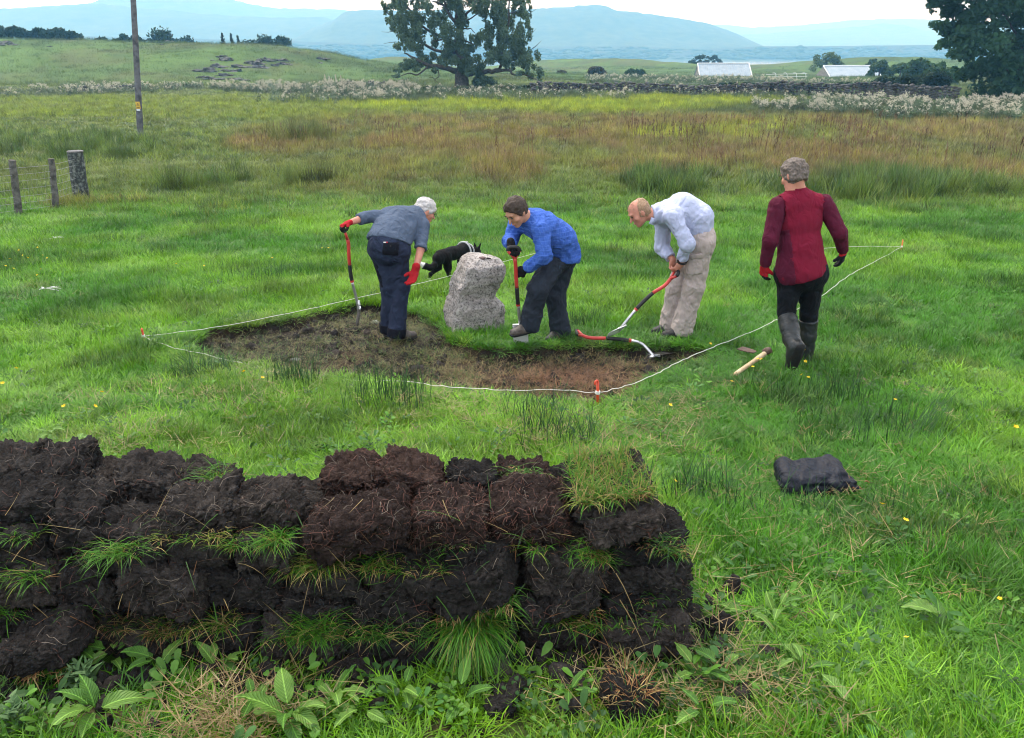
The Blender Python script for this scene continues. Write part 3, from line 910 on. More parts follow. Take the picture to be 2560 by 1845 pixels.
for poly, d, fl in areas:
    P = np.array([G2(*c) for c in poly]); lo, hi = P.min(0), P.max(0)
    k = int(d * (hi[0] - lo[0]) * (hi[1] - lo[1])); hi[1] = min(hi[1], 91.0) if hi[0] < 60 and poly[0][1] > 200 else min(hi[1], 150.0); k = int(.8 * d * (hi[0] - lo[0]) * (hi[1] - lo[1])); c = rng.uniform(lo, hi, (k, 2)); c = c[poly_sd(c, P) < .8 * fbm(c * .3, 2, 391)]
    allq.append(c); r = rng.random(len(c)); nzf = sstep(-.3, .3, fbm(c * .35, 3, 393))
    alli.append(np.where(r < fl * nzf * .32, 0, np.where(r < fl * nzf * .32 + .35 * fl * nzf, 1, 2)) + 3 * rng.integers(0, 2, len(c)))
q = np.concatenate(allq); idx = np.concatenate(alli); n = len(q); s = rng.uniform(.5, .95, n)
tint = np.array([.060, .100, .045]) * rng.uniform(.7, 1.5, (n, 1))
scatter('meadowsweet', P_sweet, np.column_stack([q, ground_z(q[:, 0], q[:, 1])]), rots(n, .06), np.column_stack([s, s, s]), tint, idx, 'drifts of cream meadowsweet flowers in front of the stone wall', 'flowers')
print('plants', n_lawn, n)

# ------------------------------------------------------------------ the turf stack
def cube_topology(n):
    V = {}; verts = []; faces = []
    def vid(i, j, k):
        key = (i, j, k)
        if key not in V: V[key] = len(verts); verts.append((2 * i / n - 1, 2 * j / n - 1, 2 * k / n - 1))
        return V[key]
    for a in range(n):
        for b in range(n):
            faces.append((vid(a, b, 0), vid(a, b + 1, 0), vid(a + 1, b + 1, 0), vid(a + 1, b, 0)))
            faces.append((vid(a, b, n), vid(a + 1, b, n), vid(a + 1, b + 1, n), vid(a, b + 1, n)))
            faces.append((vid(a, 0, b), vid(a + 1, 0, b), vid(a + 1, 0, b + 1), vid(a, 0, b + 1)))
            faces.append((vid(a, n, b), vid(a, n, b + 1), vid(a + 1, n, b + 1), vid(a + 1, n, b)))
            faces.append((vid(0, a, b), vid(0, a, b + 1), vid(0, a + 1, b + 1), vid(0, a + 1, b)))
            faces.append((vid(n, a, b), vid(n, a + 1, b), vid(n, a + 1, b + 1), vid(n, a, b + 1)))
    return np.array(verts), np.array(faces)
CUBE_N = cube_topology(38)
CUBE_L = cube_topology(14)

def slab(half, seed, topo=None, e=6.0, amp=1.0, fine=1.0):
    """a spade-cut block of earth: rounded box, torn and crumbly"""
    V, F = topo or CUBE_N
    r = (np.abs(V) ** e).sum(1) ** (1 / e)
    D = V / r[:, None]
    half = np.asarray(half, float)
    P = D * half
    nrm = np.sign(D) * np.abs(D) ** (e - 1) / half; nrm /= np.linalg.norm(nrm, axis=1)[:, None] + 1e-9
    q = P + seed * 1.37
    big = fbm(q * 8, 3, seed); ms = fbm(q * 24, 3, seed + 5); fn = np.abs(fbm(q * 60, 2, seed + 9)); cr = np.abs(fbm(q * 15, 2, seed + 21))
    P = P + nrm * (amp * (.022 * big + .013 * ms - .016 * sstep(.09, .0, cr)) + fine * (.020 * (fn - .25) + .010 * fbm(q * 120, 1, seed + 41)))[:, None]
    P = P + amp * .006 * np.column_stack([fbm(q * 21 + 5 * k, 2, seed + 31 + k) for k in range(3)])
    P[:, 2] += amp * .018 * np.sin(P[:, 0] / half[0] * 1.6 + seed) * 1.0
    lid = np.clip(D[:, 2], 0, 1)
    P[:, 2] += amp * .02 * lid * fbm(q[:, :2] * 14, 3, seed + 13)
    return P, F, nrm

G_BRIGHT, G_YELLOW, G_DARK, C_STRAW, C_RUST = [np.array(c) for c in ((.06, .19, .012), (.16, .20, .025), (.03, .09, .015), (.36, .27, .11), (.24, .12, .05))]
MIXES = {'g': [(G_BRIGHT, .75), (G_YELLOW, .15), (G_DARK, .1)], 'y': [(G_YELLOW, .4), (G_BRIGHT, .25), (C_STRAW, .35)], 'd': [(G_DARK, .5), (G_BRIGHT, .3), (C_STRAW, .2)],
         'b': [(C_RUST, .5), (C_STRAW, .3), (G_DARK, .2)], 'o': [(G_BRIGHT, .5), (G_YELLOW, .3), (C_STRAW * .8, .2)], 'm': [(G_BRIGHT, .4), (C_STRAW, .25), (C_RUST, .15), (G_YELLOW, .2)]}

def blades_mesh(items):
    """items: root, azimuth, lean, length, width, curl, colour"""
    V, F, T = [], [], []
    for (root, az, ln, L, w, cu, col) in items:
        b = len(V); blade(V, F, root, az, ln, L, w, cu, 4)
        T += [col] * (len(V) - b)
    return np.array(V), F, np.array(T)

def pick(mix):
    r = random.random()
    for c, p in MIXES[mix]:
        if r < p: return c * random.uniform(.7, 1.3)
        r -= p
    return MIXES[mix][0][0]

TILT = [0]
def turf(rect, label, yf=None, depth=.30, tilt=0., mat='s', fringe=(), roots=0, seed=0, out=0., amp=1.0, topgrass=None, fine=1.0, name='turf', group='turves of the stack'):
    x0, x1, y0, y1 = rect
    if tilt == 0.: tilt = random.uniform(-.16, .16)
    out += random.uniform(-.05, .03)
    cx, cy = .5 * (x0 + x1), .5 * (y0 + y1)
    if yf is None:                                     # the leaning front face of the stack
        d = cray(cx, cy); k = 0.30; lam = 0
        base = 2.13 + .045 * (cx - 300) / 1400
        # y = base + k * (z + .29)
        lam = (base + k * (EYE[2] + .29)) / (d[1] - k * d[2])
        yf = float((d * lam)[1]) - out
    a, b = at(x0, cy, yf), at(x1, cy, yf); t, u = at(cx, y0, yf), at(cx, y1, yf)
    hx = .5 * (b[0] - a[0]) * .965; hz_ = .5 * (t[2] - u[2]) * 1.0
    hz_ *= random.uniform(.86, 1.08); c = np.array([.5 * (a[0] + b[0]), yf + depth * .5, .5 * (t[2] + u[2]) + random.uniform(-.012, .008)])
    P, F, N = slab((hx, depth * .5, hz_), seed, amp=amp, fine=fine)
    ct, st = math.cos(tilt), math.sin(tilt)
    R = np.array([[ct, 0, -st], [0, 1, 0], [st, 0, ct]])
    yaw = random.uniform(-.13, .13); Rz = np.array([[math.cos(yaw), -math.sin(yaw), 0], [math.sin(yaw), math.cos(yaw), 0], [0, 0, 1]])
    R = Rz @ R
    m = {'s': M_soil, 'r': M_soil_red, 'w': M_soil_wet}[mat]
    o = make(name, P @ R.T, F, m, None, True)
    o.location = c
    tag(o, label, 'turf' if name == 'turf' else 'clod', group)
    W = P @ R.T
    WN = N @ R.T
    items = []
    for (edge, mix, cnt, L, *rest) in fringe:
        lo, hi = rest[0] if rest else (-1, 1)
        for _ in range(int(cnt * 3.3)):
            fx = random.uniform(lo, hi); nk = float(vnoise(np.array([[fx * 2.6 + seed, seed * .7, 0.]]), 3)[0])
            if random.random() > .62 + .9 * nk: continue
            fy = -1 + random.random() ** 2 * .7
            zz = (hz_ * .92 if edge in 'TH' else -hz_ * .86) + random.gauss(0, .006)
            p = R @ np.array([fx * hx * .97, fy * depth * .5 * .96, zz])
            az = -math.pi / 2 + random.gauss(0, 1.05)
            ln = random.uniform(.5, 1.35) if edge == 'T' else random.uniform(1.2, 2.0)
            if edge == 'H': items.append((p, -math.pi / 2 + random.gauss(0, .5), random.uniform(.9, 1.5), L * random.uniform(.45, 1.2), random.uniform(.0024, .0042), random.uniform(1.2, 1.75), pick(mix))); continue
            if random.random() < .42: items.append((p, az, ln + random.uniform(-.3, .5), L * random.uniform(.2, .55), random.uniform(.002, .0038), random.uniform(0, 1.6), pick('b' if random.random() < .35 else 'd'))); continue
            items.append((p, az, ln, L * random.uniform(.3, 1.2) * (1.0 + .5 * nk), random.uniform(.0022, .0042), random.uniform(.5, 1.7), pick(mix)))
    if topgrass:
        mix, cnt, L = topgrass
        for _ in range(cnt):
            p = R @ np.array([random.uniform(-.97, .97) * hx, random.uniform(-.97, .97) * depth * .5, hz_ * .95])
            items.append((p, random.uniform(0, 6.28), random.uniform(.2, 1.3), L * random.uniform(.4, 1.2), random.uniform(.0022, .004), random.uniform(.3, 1.5), pick(mix)))
    def off(V): return V + c
    if items:
        V, Fb, T = blades_mesh(items)
        g = make('grass_fringe', off(V), Fb, M_grass_own, o, False, tint=T); g['kind'] = 'stuff'
    if roots:
        V, Fr, T = [], [], []
        vis = np.where((WN[:, 1] < .3) & (WN[:, 2] > -.5))[0]
        for _ in range(int(roots * 1.4)):
            i = int(random.choice(vis)); p = W[i].copy(); nn = WN[i]
            dr = np.cross(nn, np.array([random.gauss(0, 1), random.gauss(0, 1), random.gauss(0, 1)])); dr /= np.linalg.norm(dr) + 1e-9
            col = (np.array([.12, .055, .040]) if random.random() < (.8 if mat == 'r' else .35) else np.array([.13, .108, .085])) * random.uniform(.5, 1.2)
            b0 = len(V); k = random.randint(4, 7); wd = random.uniform(.0006, .0013); stp = random.uniform(.008, .02)
            for s in range(k):
                sd = np.cross(dr, nn); sd /= np.linalg.norm(sd) + 1e-9
                j = p + nn * (.004 + .010 * math.sin(s * 1.3 + i))
                V += [j - sd * wd, j + sd * wd]; T += [col, col]
                dr = dr + np.array([random.gauss(0, .4), random.gauss(0, .4), random.gauss(0, .4) - .12]); dr -= nn * (dr @ nn) * .9; dr /= np.linalg.norm(dr) + 1e-9
                p = p + dr * stp
                near = vis[np.argmin(((W[vis] - p) ** 2).sum(1))]; nn = WN[near]; p = .5 * p + .5 * (W[near] + (p - W[near]) - nn * ((p - W[near]) @ nn))
            for s in range(k - 1):
                q = b0 + 2 * s; Fr.append((q, q + 1, q + 3, q + 2))
        g = make('roots', off(np.array(V)), Fr, M_grass_own, o, False, tint=np.array(T)); g['kind'] = 'stuff'
    return o

TURVES = [
 # top of the stack, left to right
 dict(rect=(-90, 60, 1170, 1245), yf=2.62, depth=.26, roots=40, label='crumbly dark turf in the top left corner, cut off by the picture edge'),
 dict(rect=(38, 180, 1160, 1240), yf=2.52, depth=.24, roots=50, label='tall rounded dark turf second from the left end of the stack top'),
 dict(rect=(-90, 165, 1250, 1345), roots=60, depth=.26, label='big crumbling turf under the tall rounded one at the left end'),
 dict(rect=(-90, 110, 1345, 1450), roots=30, fringe=[('T', 'g', 40, .09, (.2, 1))], label='dark turf with a green tuft on its right side at the left end'),
 dict(rect=(176, 284, 1212, 1275), yf=2.54, depth=.22, roots=30, label='small rough turf on top, right of the tall rounded left one'),
 dict(rect=(262, 428, 1216, 1280), yf=2.50, depth=.24, roots=40, label='lumpy turf in the back row above the broad grey brown turf'),
 dict(rect=(432, 562, 1200, 1250), yf=2.62, depth=.2, roots=20, fringe=[('T', 'g', 60, .10, (.1, 1))], topgrass=('g', 60, .08), label='small back turf with pale green grass spilling over its right side'),
 dict(rect=(182, 388, 1322, 1392), out=.03, depth=.22, roots=90, mat='s', label='broad grey brown turf with fine roots over the green fringe at left'),
 dict(rect=(120, 230, 1270, 1380), out=.0, depth=.26, roots=40, label='narrow crumbly turf wedged left of the broad grey brown one'),
 dict(rect=(384, 570, 1272, 1338), depth=.22, roots=60, label='turf with a split top between the broad grey one and the square one'),
 dict(rect=(574, 736, 1244, 1352), depth=.18, roots=40, mat='s', label='square upright turf above the brightest green fringe'),
 dict(rect=(750, 1015, 1318, 1400), out=.05, depth=.24, roots=110, mat='r', amp=1.3, label='largest domed turf in the middle of the upper row'),
 dict(rect=(1020, 1214, 1290, 1376), out=.02, depth=.24, roots=230, mat='r', label='hairy red rooted turf right of the largest domed turf'),
 dict(rect=(1214, 1416, 1288, 1372), out=.01, depth=.26, roots=230, mat='r', fringe=[('B', 'b', 50, .07, (-.9, -.3))], label='hairy red rooted turf with an orange straw tuft under its left corner'),
 dict(rect=(794, 942, 1200, 1275), yf=2.52, depth=.22, roots=80, mat='r', label='back row turf left half of the reddish pair behind the domed turf'),
 dict(rect=(936, 1100, 1186, 1275), yf=2.54, depth=.22, roots=90, mat='r', label='back row turf with bare red roots, right half of the reddish pair'),
 dict(rect=(1118, 1240, 1192, 1255), yf=2.56, depth=.18, roots=30, label='small pointed dark turf alone in the back row'),
 dict(rect=(1246, 1372, 1188, 1240), yf=2.62, depth=.18, roots=30, mat='r', fringe=[('T', 'g', 90, .09)], label='small brown turf with green grass on its front in the back row'),
 dict(rect=(1374, 1440, 1220, 1270), yf=2.56, depth=.2, roots=20, label='dark slip of turf left of the grassy topped one'),
 dict(rect=(1428, 1642, 1252, 1304), out=.02, depth=.36, roots=30, topgrass=('o', 1500, .075), fringe=[('T', 'o', 190, .08), ('T', 'b', 60, .06, (.3, 1))], label='turf lying grass side up at the right end of the stack top'),
 # second row
 dict(rect=(1466, 1664, 1306, 1378), depth=.34, roots=60, label='dark turf directly under the grassy topped one at right'),
 dict(rect=(160, 400, 1394, 1462), out=.02, depth=.32, roots=20, fringe=[('T', 'g', 260, .105), ('T', 'y', 40, .08, (.5, 1))], label='turf with long bright green fringe second row, left part'),
 dict(rect=(398, 582, 1346, 1434), depth=.32, roots=20, mat='w', fine=.5, amp=.7, fringe=[('T', 'y', 110, .07)], label='smooth faced dark turf with a thin yellow grass edge on top'),
 dict(rect=(580, 734, 1366, 1442), depth=.30, roots=25, fringe=[('T', 'g', 230, .10)], label='turf with the brightest thick green fringe below the square turf'),
 dict(rect=(712, 905, 1424, 1502), out=.03, depth=.34, roots=30, fringe=[('T', 'y', 200, .085), ('T', 'g', 60, .1)], label='turf with straw yellow fringe below the largest domed turf, left'),
 dict(rect=(898, 1118, 1428, 1504), out=.03, depth=.34, roots=30, fringe=[('T', 'm', 190, .085), ('T', 'g', 60, .1)], label='turf with rusty straw and green fringe below the largest domed turf, right'),
 dict(rect=(1110, 1222, 1372, 1452), depth=.28, roots=25, mat='w', amp=.7, fringe=[('T', 'd', 50, .08)], label='small smooth turf under the first hairy red one'),
 dict(rect=(1306, 1526, 1388, 1502), depth=.34, roots=70, fringe=[('T', 'g', 150, .11), ('T', 'b', 50, .06, (.4, 1))], label='ragged turf with long green grass below the second hairy red one'),
 dict(rect=(1518, 1732, 1370, 1430), out=.02, depth=.34, roots=20, mat='w', amp=.7, fringe=[('T', 'b', 110, .055), ('T', 'g', 90, .08, (.3, 1))], label='clean cut turf with brown stubble on top at the right end'),
 dict(rect=(1514, 1738, 1432, 1502), out=.0, depth=.36, roots=40, label='thick dark turf at the right end below the brown stubble one'),
 # third row
 dict(rect=(-90, 140, 1452, 1540), out=.02, depth=.30, roots=30, fringe=[('T', 'g', 130, .11)], label='left end turf with a wide leafy green fringe, third row'),
 dict(rect=(128, 294, 1462, 1546), depth=.30, roots=40, mat='w', label='bluish black turf under the left green fringe'),
 dict(rect=(288, 496, 1446, 1546), depth=.28, roots=90, label='dark turf with trailing roots in the third row below the smooth one'),
 dict(rect=(488, 706, 1442, 1536), out=.01, depth=.32, roots=60, label='knobbly dark turf in the third row below the brightest fringe'),
 dict(rect=(698, 884, 1502, 1590), depth=.30, roots=60, label='dark turf in the third row, left of the spidery rooted one'),
 dict(rect=(878, 1086, 1500, 1596), depth=.30, roots=150, label='turf with spidery hanging roots in the third row'),
 dict(rect=(1072, 1290, 1440, 1540), out=.05, depth=.34, tilt=.30, roots=25, mat='w', amp=.8, fringe=[('B', 'b', 90, .04), ('B', 'g', 60, .10, (0, 1))], label='slanting smooth turf tipped up at its right end'),
 dict(rect=(1286, 1506, 1500, 1552), depth=.30, roots=60, fringe=[('B', 'b', 60, .09, (.4, 1))], label='thin turf with a rusty straw wisp, right of the slanting one'),
 dict(rect=(1500, 1732, 1504, 1566), depth=.34, roots=30, fringe=[('T', 'g', 60, .06, (-.4, 1))], label='dark turf low at the right end, two above the ground'),
 # bottom rows
 dict(rect=(-90, 205, 1540, 1614), depth=.30, roots=30, fringe=[('T', 'g', 150, .12)], label='lowest left turf with a loose green fringe'),
 dict(rect=(198, 424, 1576, 1656), depth=.30, roots=60, fringe=[('T', 'b', 130, .07), ('T', 'd', 90, .08)], label='bottom row turf with a dead brown fringe'),
 dict(rect=(416, 644, 1580, 1658), depth=.30, roots=40, fringe=[('T', 'm', 120, .09), ('T', 'g', 60, .12)], label='bottom row turf with mixed green and straw fringe'),
 dict(rect=(638, 862, 1600, 1676), depth=.30, roots=30, fringe=[('T', 'g', 190, .12), ('T', 'd', 60, .10)], label='bottom row turf with a long drooping green fringe, left of middle'),
 dict(rect=(856, 1102, 1598, 1690), depth=.30, roots=40, fringe=[('T', 'd', 150, .11), ('T', 'g', 60, .09)], label='bottom row turf with a sparse dark fringe left of the hanging tuft'),
 dict(rect=(1096, 1296, 1580, 1690), depth=.30, roots=20, out=.03, fringe=[('H', 'g', 210, .24, (-.42, .12)), ('H', 'd', 130, .20, (-.5, .3)), ('T', 'y', 40, .12, (-.5, .5)), ('T', 'g', 130, .12)], label='bottom row turf with a long tuft of grass hanging to the ground'),
 dict(rect=(1300, 1514, 1556, 1666), out=-.05, depth=.30, roots=20, mat='w', fringe=[('T', 'g', 110, .10), ('T', 'm', 60, .09)], label='shaded bottom row turf beside the hanging grass tuft'),
 dict(rect=(1506, 1732, 1566, 1662), depth=.32, roots=30, fringe=[('T', 'g', 80, .07)], label='bottom row turf at the right corner of the stack'),
 dict(rect=(-20, 172, 1630, 1696), out=.16, depth=.22, roots=20, mat='w', fringe=[('B', 'b', 120, .06)], label='flat turf slid forward on straw at the bottom left'),
]
random.seed(5)
for k, d in enumerate(TURVES):
    turf(seed=300 + k * 7, **d)

# straws, rush stems and long blades lying across the face of the stack
random.seed(31)
items = []
for k in range(150):
    px, py = random.uniform(0, 1740), random.uniform(1230, 1680); d = cray(px, py); yb = 2.10 + .045 * (px - 300) / 1400
    p = EYE + d * ((yb + .30 * (EYE[2] + .29)) / (d[1] - .30 * d[2])); p[1] -= random.uniform(.0, .05)
    c = random.choice([C_STRAW * .75, C_STRAW * .6, G_DARK, G_BRIGHT, C_RUST * .7])
    items.append((p, random.uniform(0, 6.28), random.uniform(.6, 2.4), random.uniform(.05, .22), random.uniform(.0018, .0032), random.uniform(-.4, .9), c * random.uniform(.6, 1.2)))
V, Fb, T = blades_mesh(items)
tag(make('stray_stalks', V, Fb, M_grass_own, None, False, tint=T), 'stray straws and long grass blades caught on the front of the turf stack', 'straw', kind='stuff')

# loose soil inside and at the foot of the stack
P, F, _ = slab((1.70, .20, .235), 901, topo=cube_topology(40), amp=2.0)
core = make('loose_soil', P + np.array([-1.05, 2.60, -.16]), F, M_soil, None, True)
tag(core, 'loose dark soil packed between the turves of the stack', 'soil', kind='stuff')
q = np.column_stack([rng.uniform(-1.9, .8, 700), 2.08 + rng.normal(0, .10, 700)])
q2 = np.column_stack([rng.normal(G2(1800, 1600)[0] - .1, .12, 90), rng.normal(G2(1800, 1580)[1], .12, 90)])
q = np.concatenate([q, q2]); n = len(q); s = np.clip(rng.gamma(2., .3, n), .1, 1.8)
scatter('fallen_crumbs', P_crumb, np.column_stack([q, ground_z(q[:, 0], q[:, 1]) + .004]), rng.uniform(0, 6.28, (n, 3)), np.column_stack([s, s, s]), np.ones((n, 3)), rng.integers(0, 4, n), 'crumbs of soil fallen along the foot of the turf stack', 'soil')

# single clods lying about
def clod(px, py, size, label, seed, topg=None, mat='s'):
    p = gp(px, py); hx, hy, hz_ = size
    P, F, N = slab((hx, hy, hz_), seed, topo=CUBE_L, e=2.6, amp=1.1)
    o = make('soil_clod', P, F, {'s': M_soil, 'r': M_soil_red, 'w': M_soil_wet}[mat], None, True)
    o.location = (p[0], p[1] + hy * .3, p[2] + hz_ * .62)
    tag(o, label, 'clod', 'loose clods on the grass')
    if topg:
        items = []
        for _ in range(topg[1]):
            a = random.uniform(0, 6.28); r = math.sqrt(random.random()) * .85
            items.append(((r * hx * math.cos(a), r * hy * math.sin(a), hz_ * .8), a + random.gauss(0, .8), random.uniform(.2, 1.5), topg[2] * random.uniform(.5, 1.2), .003, random.uniform(.2, 1.4), pick(topg[0])))
        V, Fb, T = blades_mesh(items)
        g = make('grass_fringe', V + np.array(o.location[:]), Fb, M_grass_own, o, False, tint=T); g['kind'] = 'stuff'
    return o
clod(1578, 1790, (.085, .075, .065), 'big loose clod with straw on top in front of the stack', 61, ('b', 160, .06))
clod(1255, 1785, (.055, .05, .04), 'dark fist sized clod on the weeds below the hanging tuft', 62)
clod(1826, 1498, (.038, .035, .032), 'black wet lump alone on the grass right of the stack', 63, None, 'w')
clod(1790, 1600, (.075, .05, .03), 'flat heap of dark soil at the right foot of the stack', 64)
clod(680, 1712, (.045, .035, .022), 'small dark lump at the foot of the stack, left of middle', 65)
clod(890, 1700, (.10, .05, .025), 'low dark mound of soil at the foot of the stack', 66)
clod(1790, 1140, (.07, .05, .03), 'bit of dark turf lying on the lawn behind the grassy topped turf', 67) if False else None
clod(1530, 1125, (.10, .05, .02), 'dark slip of soil on the lawn just behind the stack', 68)
clod(1500, 1000, (.10, .07, .035), 'dark grey lump beside the near red peg', 69, None, 'w')

# ------------------------------------------------------------------ smooth bodies: distance fields meshed as one skin
EDGE = [((0,0,0),0),((0,1,0),0),((0,0,1),0),((0,1,1),0),((0,0,0),1),((1,0,0),1),((0,0,1),1),((1,0,1),1),((0,0,0),2),((1,0,0),2),((0,1,0),2),((1,1,0),2)]

def unit(v):
    v = np.asarray(v, float); return v / (np.linalg.norm(v) + 1e-12)

class Vol:
    def __init__(s, pts, pad=.16, h=.009):
        pts = np.asarray(pts, float)
        s.lo = pts.min(0) - pad; s.h = h
        s.n = np.ceil((pts.max(0) + pad - s.lo) / h).astype(int) + 1
        s.F = np.full(s.n, 1.0, np.float32)
    def like(s):
        o = Vol.__new__(Vol); o.lo, o.h, o.n = s.lo, s.h, s.n; o.F = np.full(s.n, 1.0, np.float32); return o
    def copy(s, grow=0.0):
        o = s.like(); o.F = s.F - grow; return o
    def sub(s, lo, hi):
        a = np.clip(((lo - s.lo) / s.h).astype(int), 0, s.n); b = np.clip(((hi - s.lo) / s.h).astype(int) + 2, 0, s.n)
        sl = tuple(slice(i, j) for i, j in zip(a, b))
        ax = [s.lo[k] + s.h * np.arange(a[k], b[k]) for k in range(3)]
        return sl, np.stack(np.meshgrid(*ax, indexing='ij'), -1)
    def put(s, sl, d, k):
        f = s.F[sl]
        if k > 0:
            hh = np.clip(.5 + .5 * (f - d) / k, 0, 1)
            s.F[sl] = f * (1 - hh) + d * hh - k * hh * (1 - hh)
        else: s.F[sl] = np.minimum(f, d)
    def cap(s, a, b, ra, rb, lat=None, k=1.0, sm=.03):
        a = np.asarray(a, float); b = np.asarray(b, float); R = max(ra, rb) * max(k, 1) + sm + .05
        sl, X = s.sub(np.minimum(a, b) - R, np.maximum(a, b) + R)
        if X.size == 0: return s
        e = b - a; w = X - a
        t = np.clip((w @ e) / (e @ e + 1e-12), 0, 1)
        q = w - t[..., None] * e
        if lat is not None:
            l = unit(lat); q = q - (q @ l)[..., None] * l * (1 - 1 / k)
        d = np.sqrt((q * q).sum(-1)) - (ra + (rb - ra) * t)
        s.put(sl, d.astype(np.float32), sm); return s
    def chain(s, pts, rad, lat=None, k=1.0, sm=.03):
        for i in range(len(pts) - 1): s.cap(pts[i], pts[i + 1], rad[i], rad[i + 1], lat, k if not hasattr(k, '__len__') else k[i], sm)
        return s
    def ell(s, c, axes, rad, sm=.02):
        c = np.asarray(c, float); A = np.asarray(axes, float); rad = np.asarray(rad, float); R = rad.max() + sm + .04
        sl, X = s.sub(c - R, c + R)
        if X.size == 0: return s
        q = ((X - c) @ A.T) / rad
        L = np.sqrt((q * q).sum(-1)); g = np.sqrt(((q / rad) ** 2).sum(-1)) + 1e-9
        d = L * (L - 1) / g
        s.put(sl, d.astype(np.float32), sm); return s
    def box(s, c, axes, half, sm=0.0):
        c = np.asarray(c, float); A = np.array([unit(a) for a in axes]); half = np.asarray(half, float); R = np.linalg.norm(half) + .05
        sl, X = s.sub(c - R, c + R)
        if X.size == 0: return s
        q = np.abs((X - c) @ A.T) - half
        d = np.sqrt((np.maximum(q, 0) ** 2).sum(-1)) + np.minimum(q.max(-1), 0)
        s.put(sl, d.astype(np.float32), sm); return s
    def grid(s):
        ax = [s.lo[k] + s.h * np.arange(s.n[k]) for k in range(3)]
        return np.stack(np.meshgrid(*ax, indexing='ij'), -1)
    def cut(s, p, n):
        """keep the side the normal points away from"""
        n = unit(n); ax = [s.lo[k] + s.h * np.arange(s.n[k]) - p[k] for k in range(3)]
        d = ax[0][:, None, None] * n[0] + ax[1][None, :, None] * n[1] + ax[2][None, None, :] * n[2]
        s.F = np.maximum(s.F, d.astype(np.float32)); return s
    def join(s, o, k=.02):
        hh = np.clip(.5 + .5 * (s.F - o.F) / k, 0, 1)
        s.F = s.F * (1 - hh) + o.F * hh - k * hh * (1 - hh); return s
    def inter(s, o): s.F = np.maximum(s.F, o.F); return s
    def minus(s, o, gap=0.): s.F = np.maximum(s.F, -(o.F) + gap); return s
    def mesh(s):
        F = s.F; S = F < 0
        cnt = np.zeros(tuple(x - 1 for x in s.n), np.int8)
        for dx in (0, 1):
            for dy in (0, 1):
                for dz in (0, 1): cnt += S[dx:s.n[0]-1+dx, dy:s.n[1]-1+dy, dz:s.n[2]-1+dz]
        act = (cnt > 0) & (cnt < 8)
        idx = np.full(act.shape, -1, np.int64); ijk = np.argwhere(act); idx[act] = np.arange(len(ijk))
        acc = np.zeros((len(ijk), 3)); c = np.zeros(len(ijk))
        I, J, K = ijk.T
        for off, ax in EDGE:
            e = [0, 0, 0]; e[ax] = 1
            va = F[I + off[0], J + off[1], K + off[2]]; vb = F[I + off[0] + e[0], J + off[1] + e[1], K + off[2] + e[2]]
            m = (va < 0) != (vb < 0); t = np.where(m, va / (va - vb + 1e-12), 0)
            p = np.zeros((len(ijk), 3)); p[:] = off; p[:, ax] += t
            acc += p * m[:, None]; c += m
        V = s.lo + s.h * (ijk + acc / np.maximum(c, 1)[:, None])
        faces = []
        for ax in range(3):
            sl0 = [slice(None)] * 3; sl1 = [slice(None)] * 3
            sl0[ax] = slice(0, -1); sl1[ax] = slice(1, None)
            A, B = S[tuple(sl0)], S[tuple(sl1)]
            ch = np.argwhere(A != B)
            u, v = [(1, 2), (2, 0), (0, 1)][ax]
            ok = (ch[:, u] > 0) & (ch[:, v] > 0) & (ch[:, u] < s.n[u] - 1) & (ch[:, v] < s.n[v] - 1)
            ch = ch[ok]
            def cell(du, dv):
                q = ch.copy(); q[:, u] -= du; q[:, v] -= dv; return idx[q[:, 0], q[:, 1], q[:, 2]]
            f = np.stack([cell(1, 1), cell(0, 1), cell(0, 0), cell(1, 0)], 1)
            flip = ~A[ch[:, 0], ch[:, 1], ch[:, 2]]
            f[flip] = f[flip][:, ::-1]
            faces.append(f)
        f = np.concatenate(faces); f = f[(f >= 0).all(1)]
        return V, f

def normals(V, F):
    n = np.cross(V[F[:, 2]] - V[F[:, 0]], V[F[:, 3]] - V[F[:, 1]])
    N = np.zeros_like(V)
    for k in range(4): np.add.at(N, F[:, k], n)
    return N / (np.linalg.norm(N, axis=1)[:, None] + 1e-12)

def drape(V, F, amp, scale, seed, stretch=(1, 1, 1), sharp=True):
    """cloth folds: ridged noise pushed along the normals"""
    N = normals(V, F); q = V * np.asarray(stretch) * scale
    w = q + .6 * np.column_stack([vnoise(q * .6 + 9 * k, seed + k) for k in range(3)])
    n = fbm(w, 3, seed)
    if sharp: n = .45 - 2.0 * np.abs(n)
    return V + N * (amp * n)[:, None]

def vol_obj(name, vol, mat, parent, folds=None, mat_idx_fn=None):
    V, F = vol.mesh()
    if folds: V = drape(V, F, *folds)
    mi = None
    if mat_idx_fn is not None: mi = mat_idx_fn(V[F].mean(1))
    return make(name, V, F, mat, parent, True, mat_idx=mi)

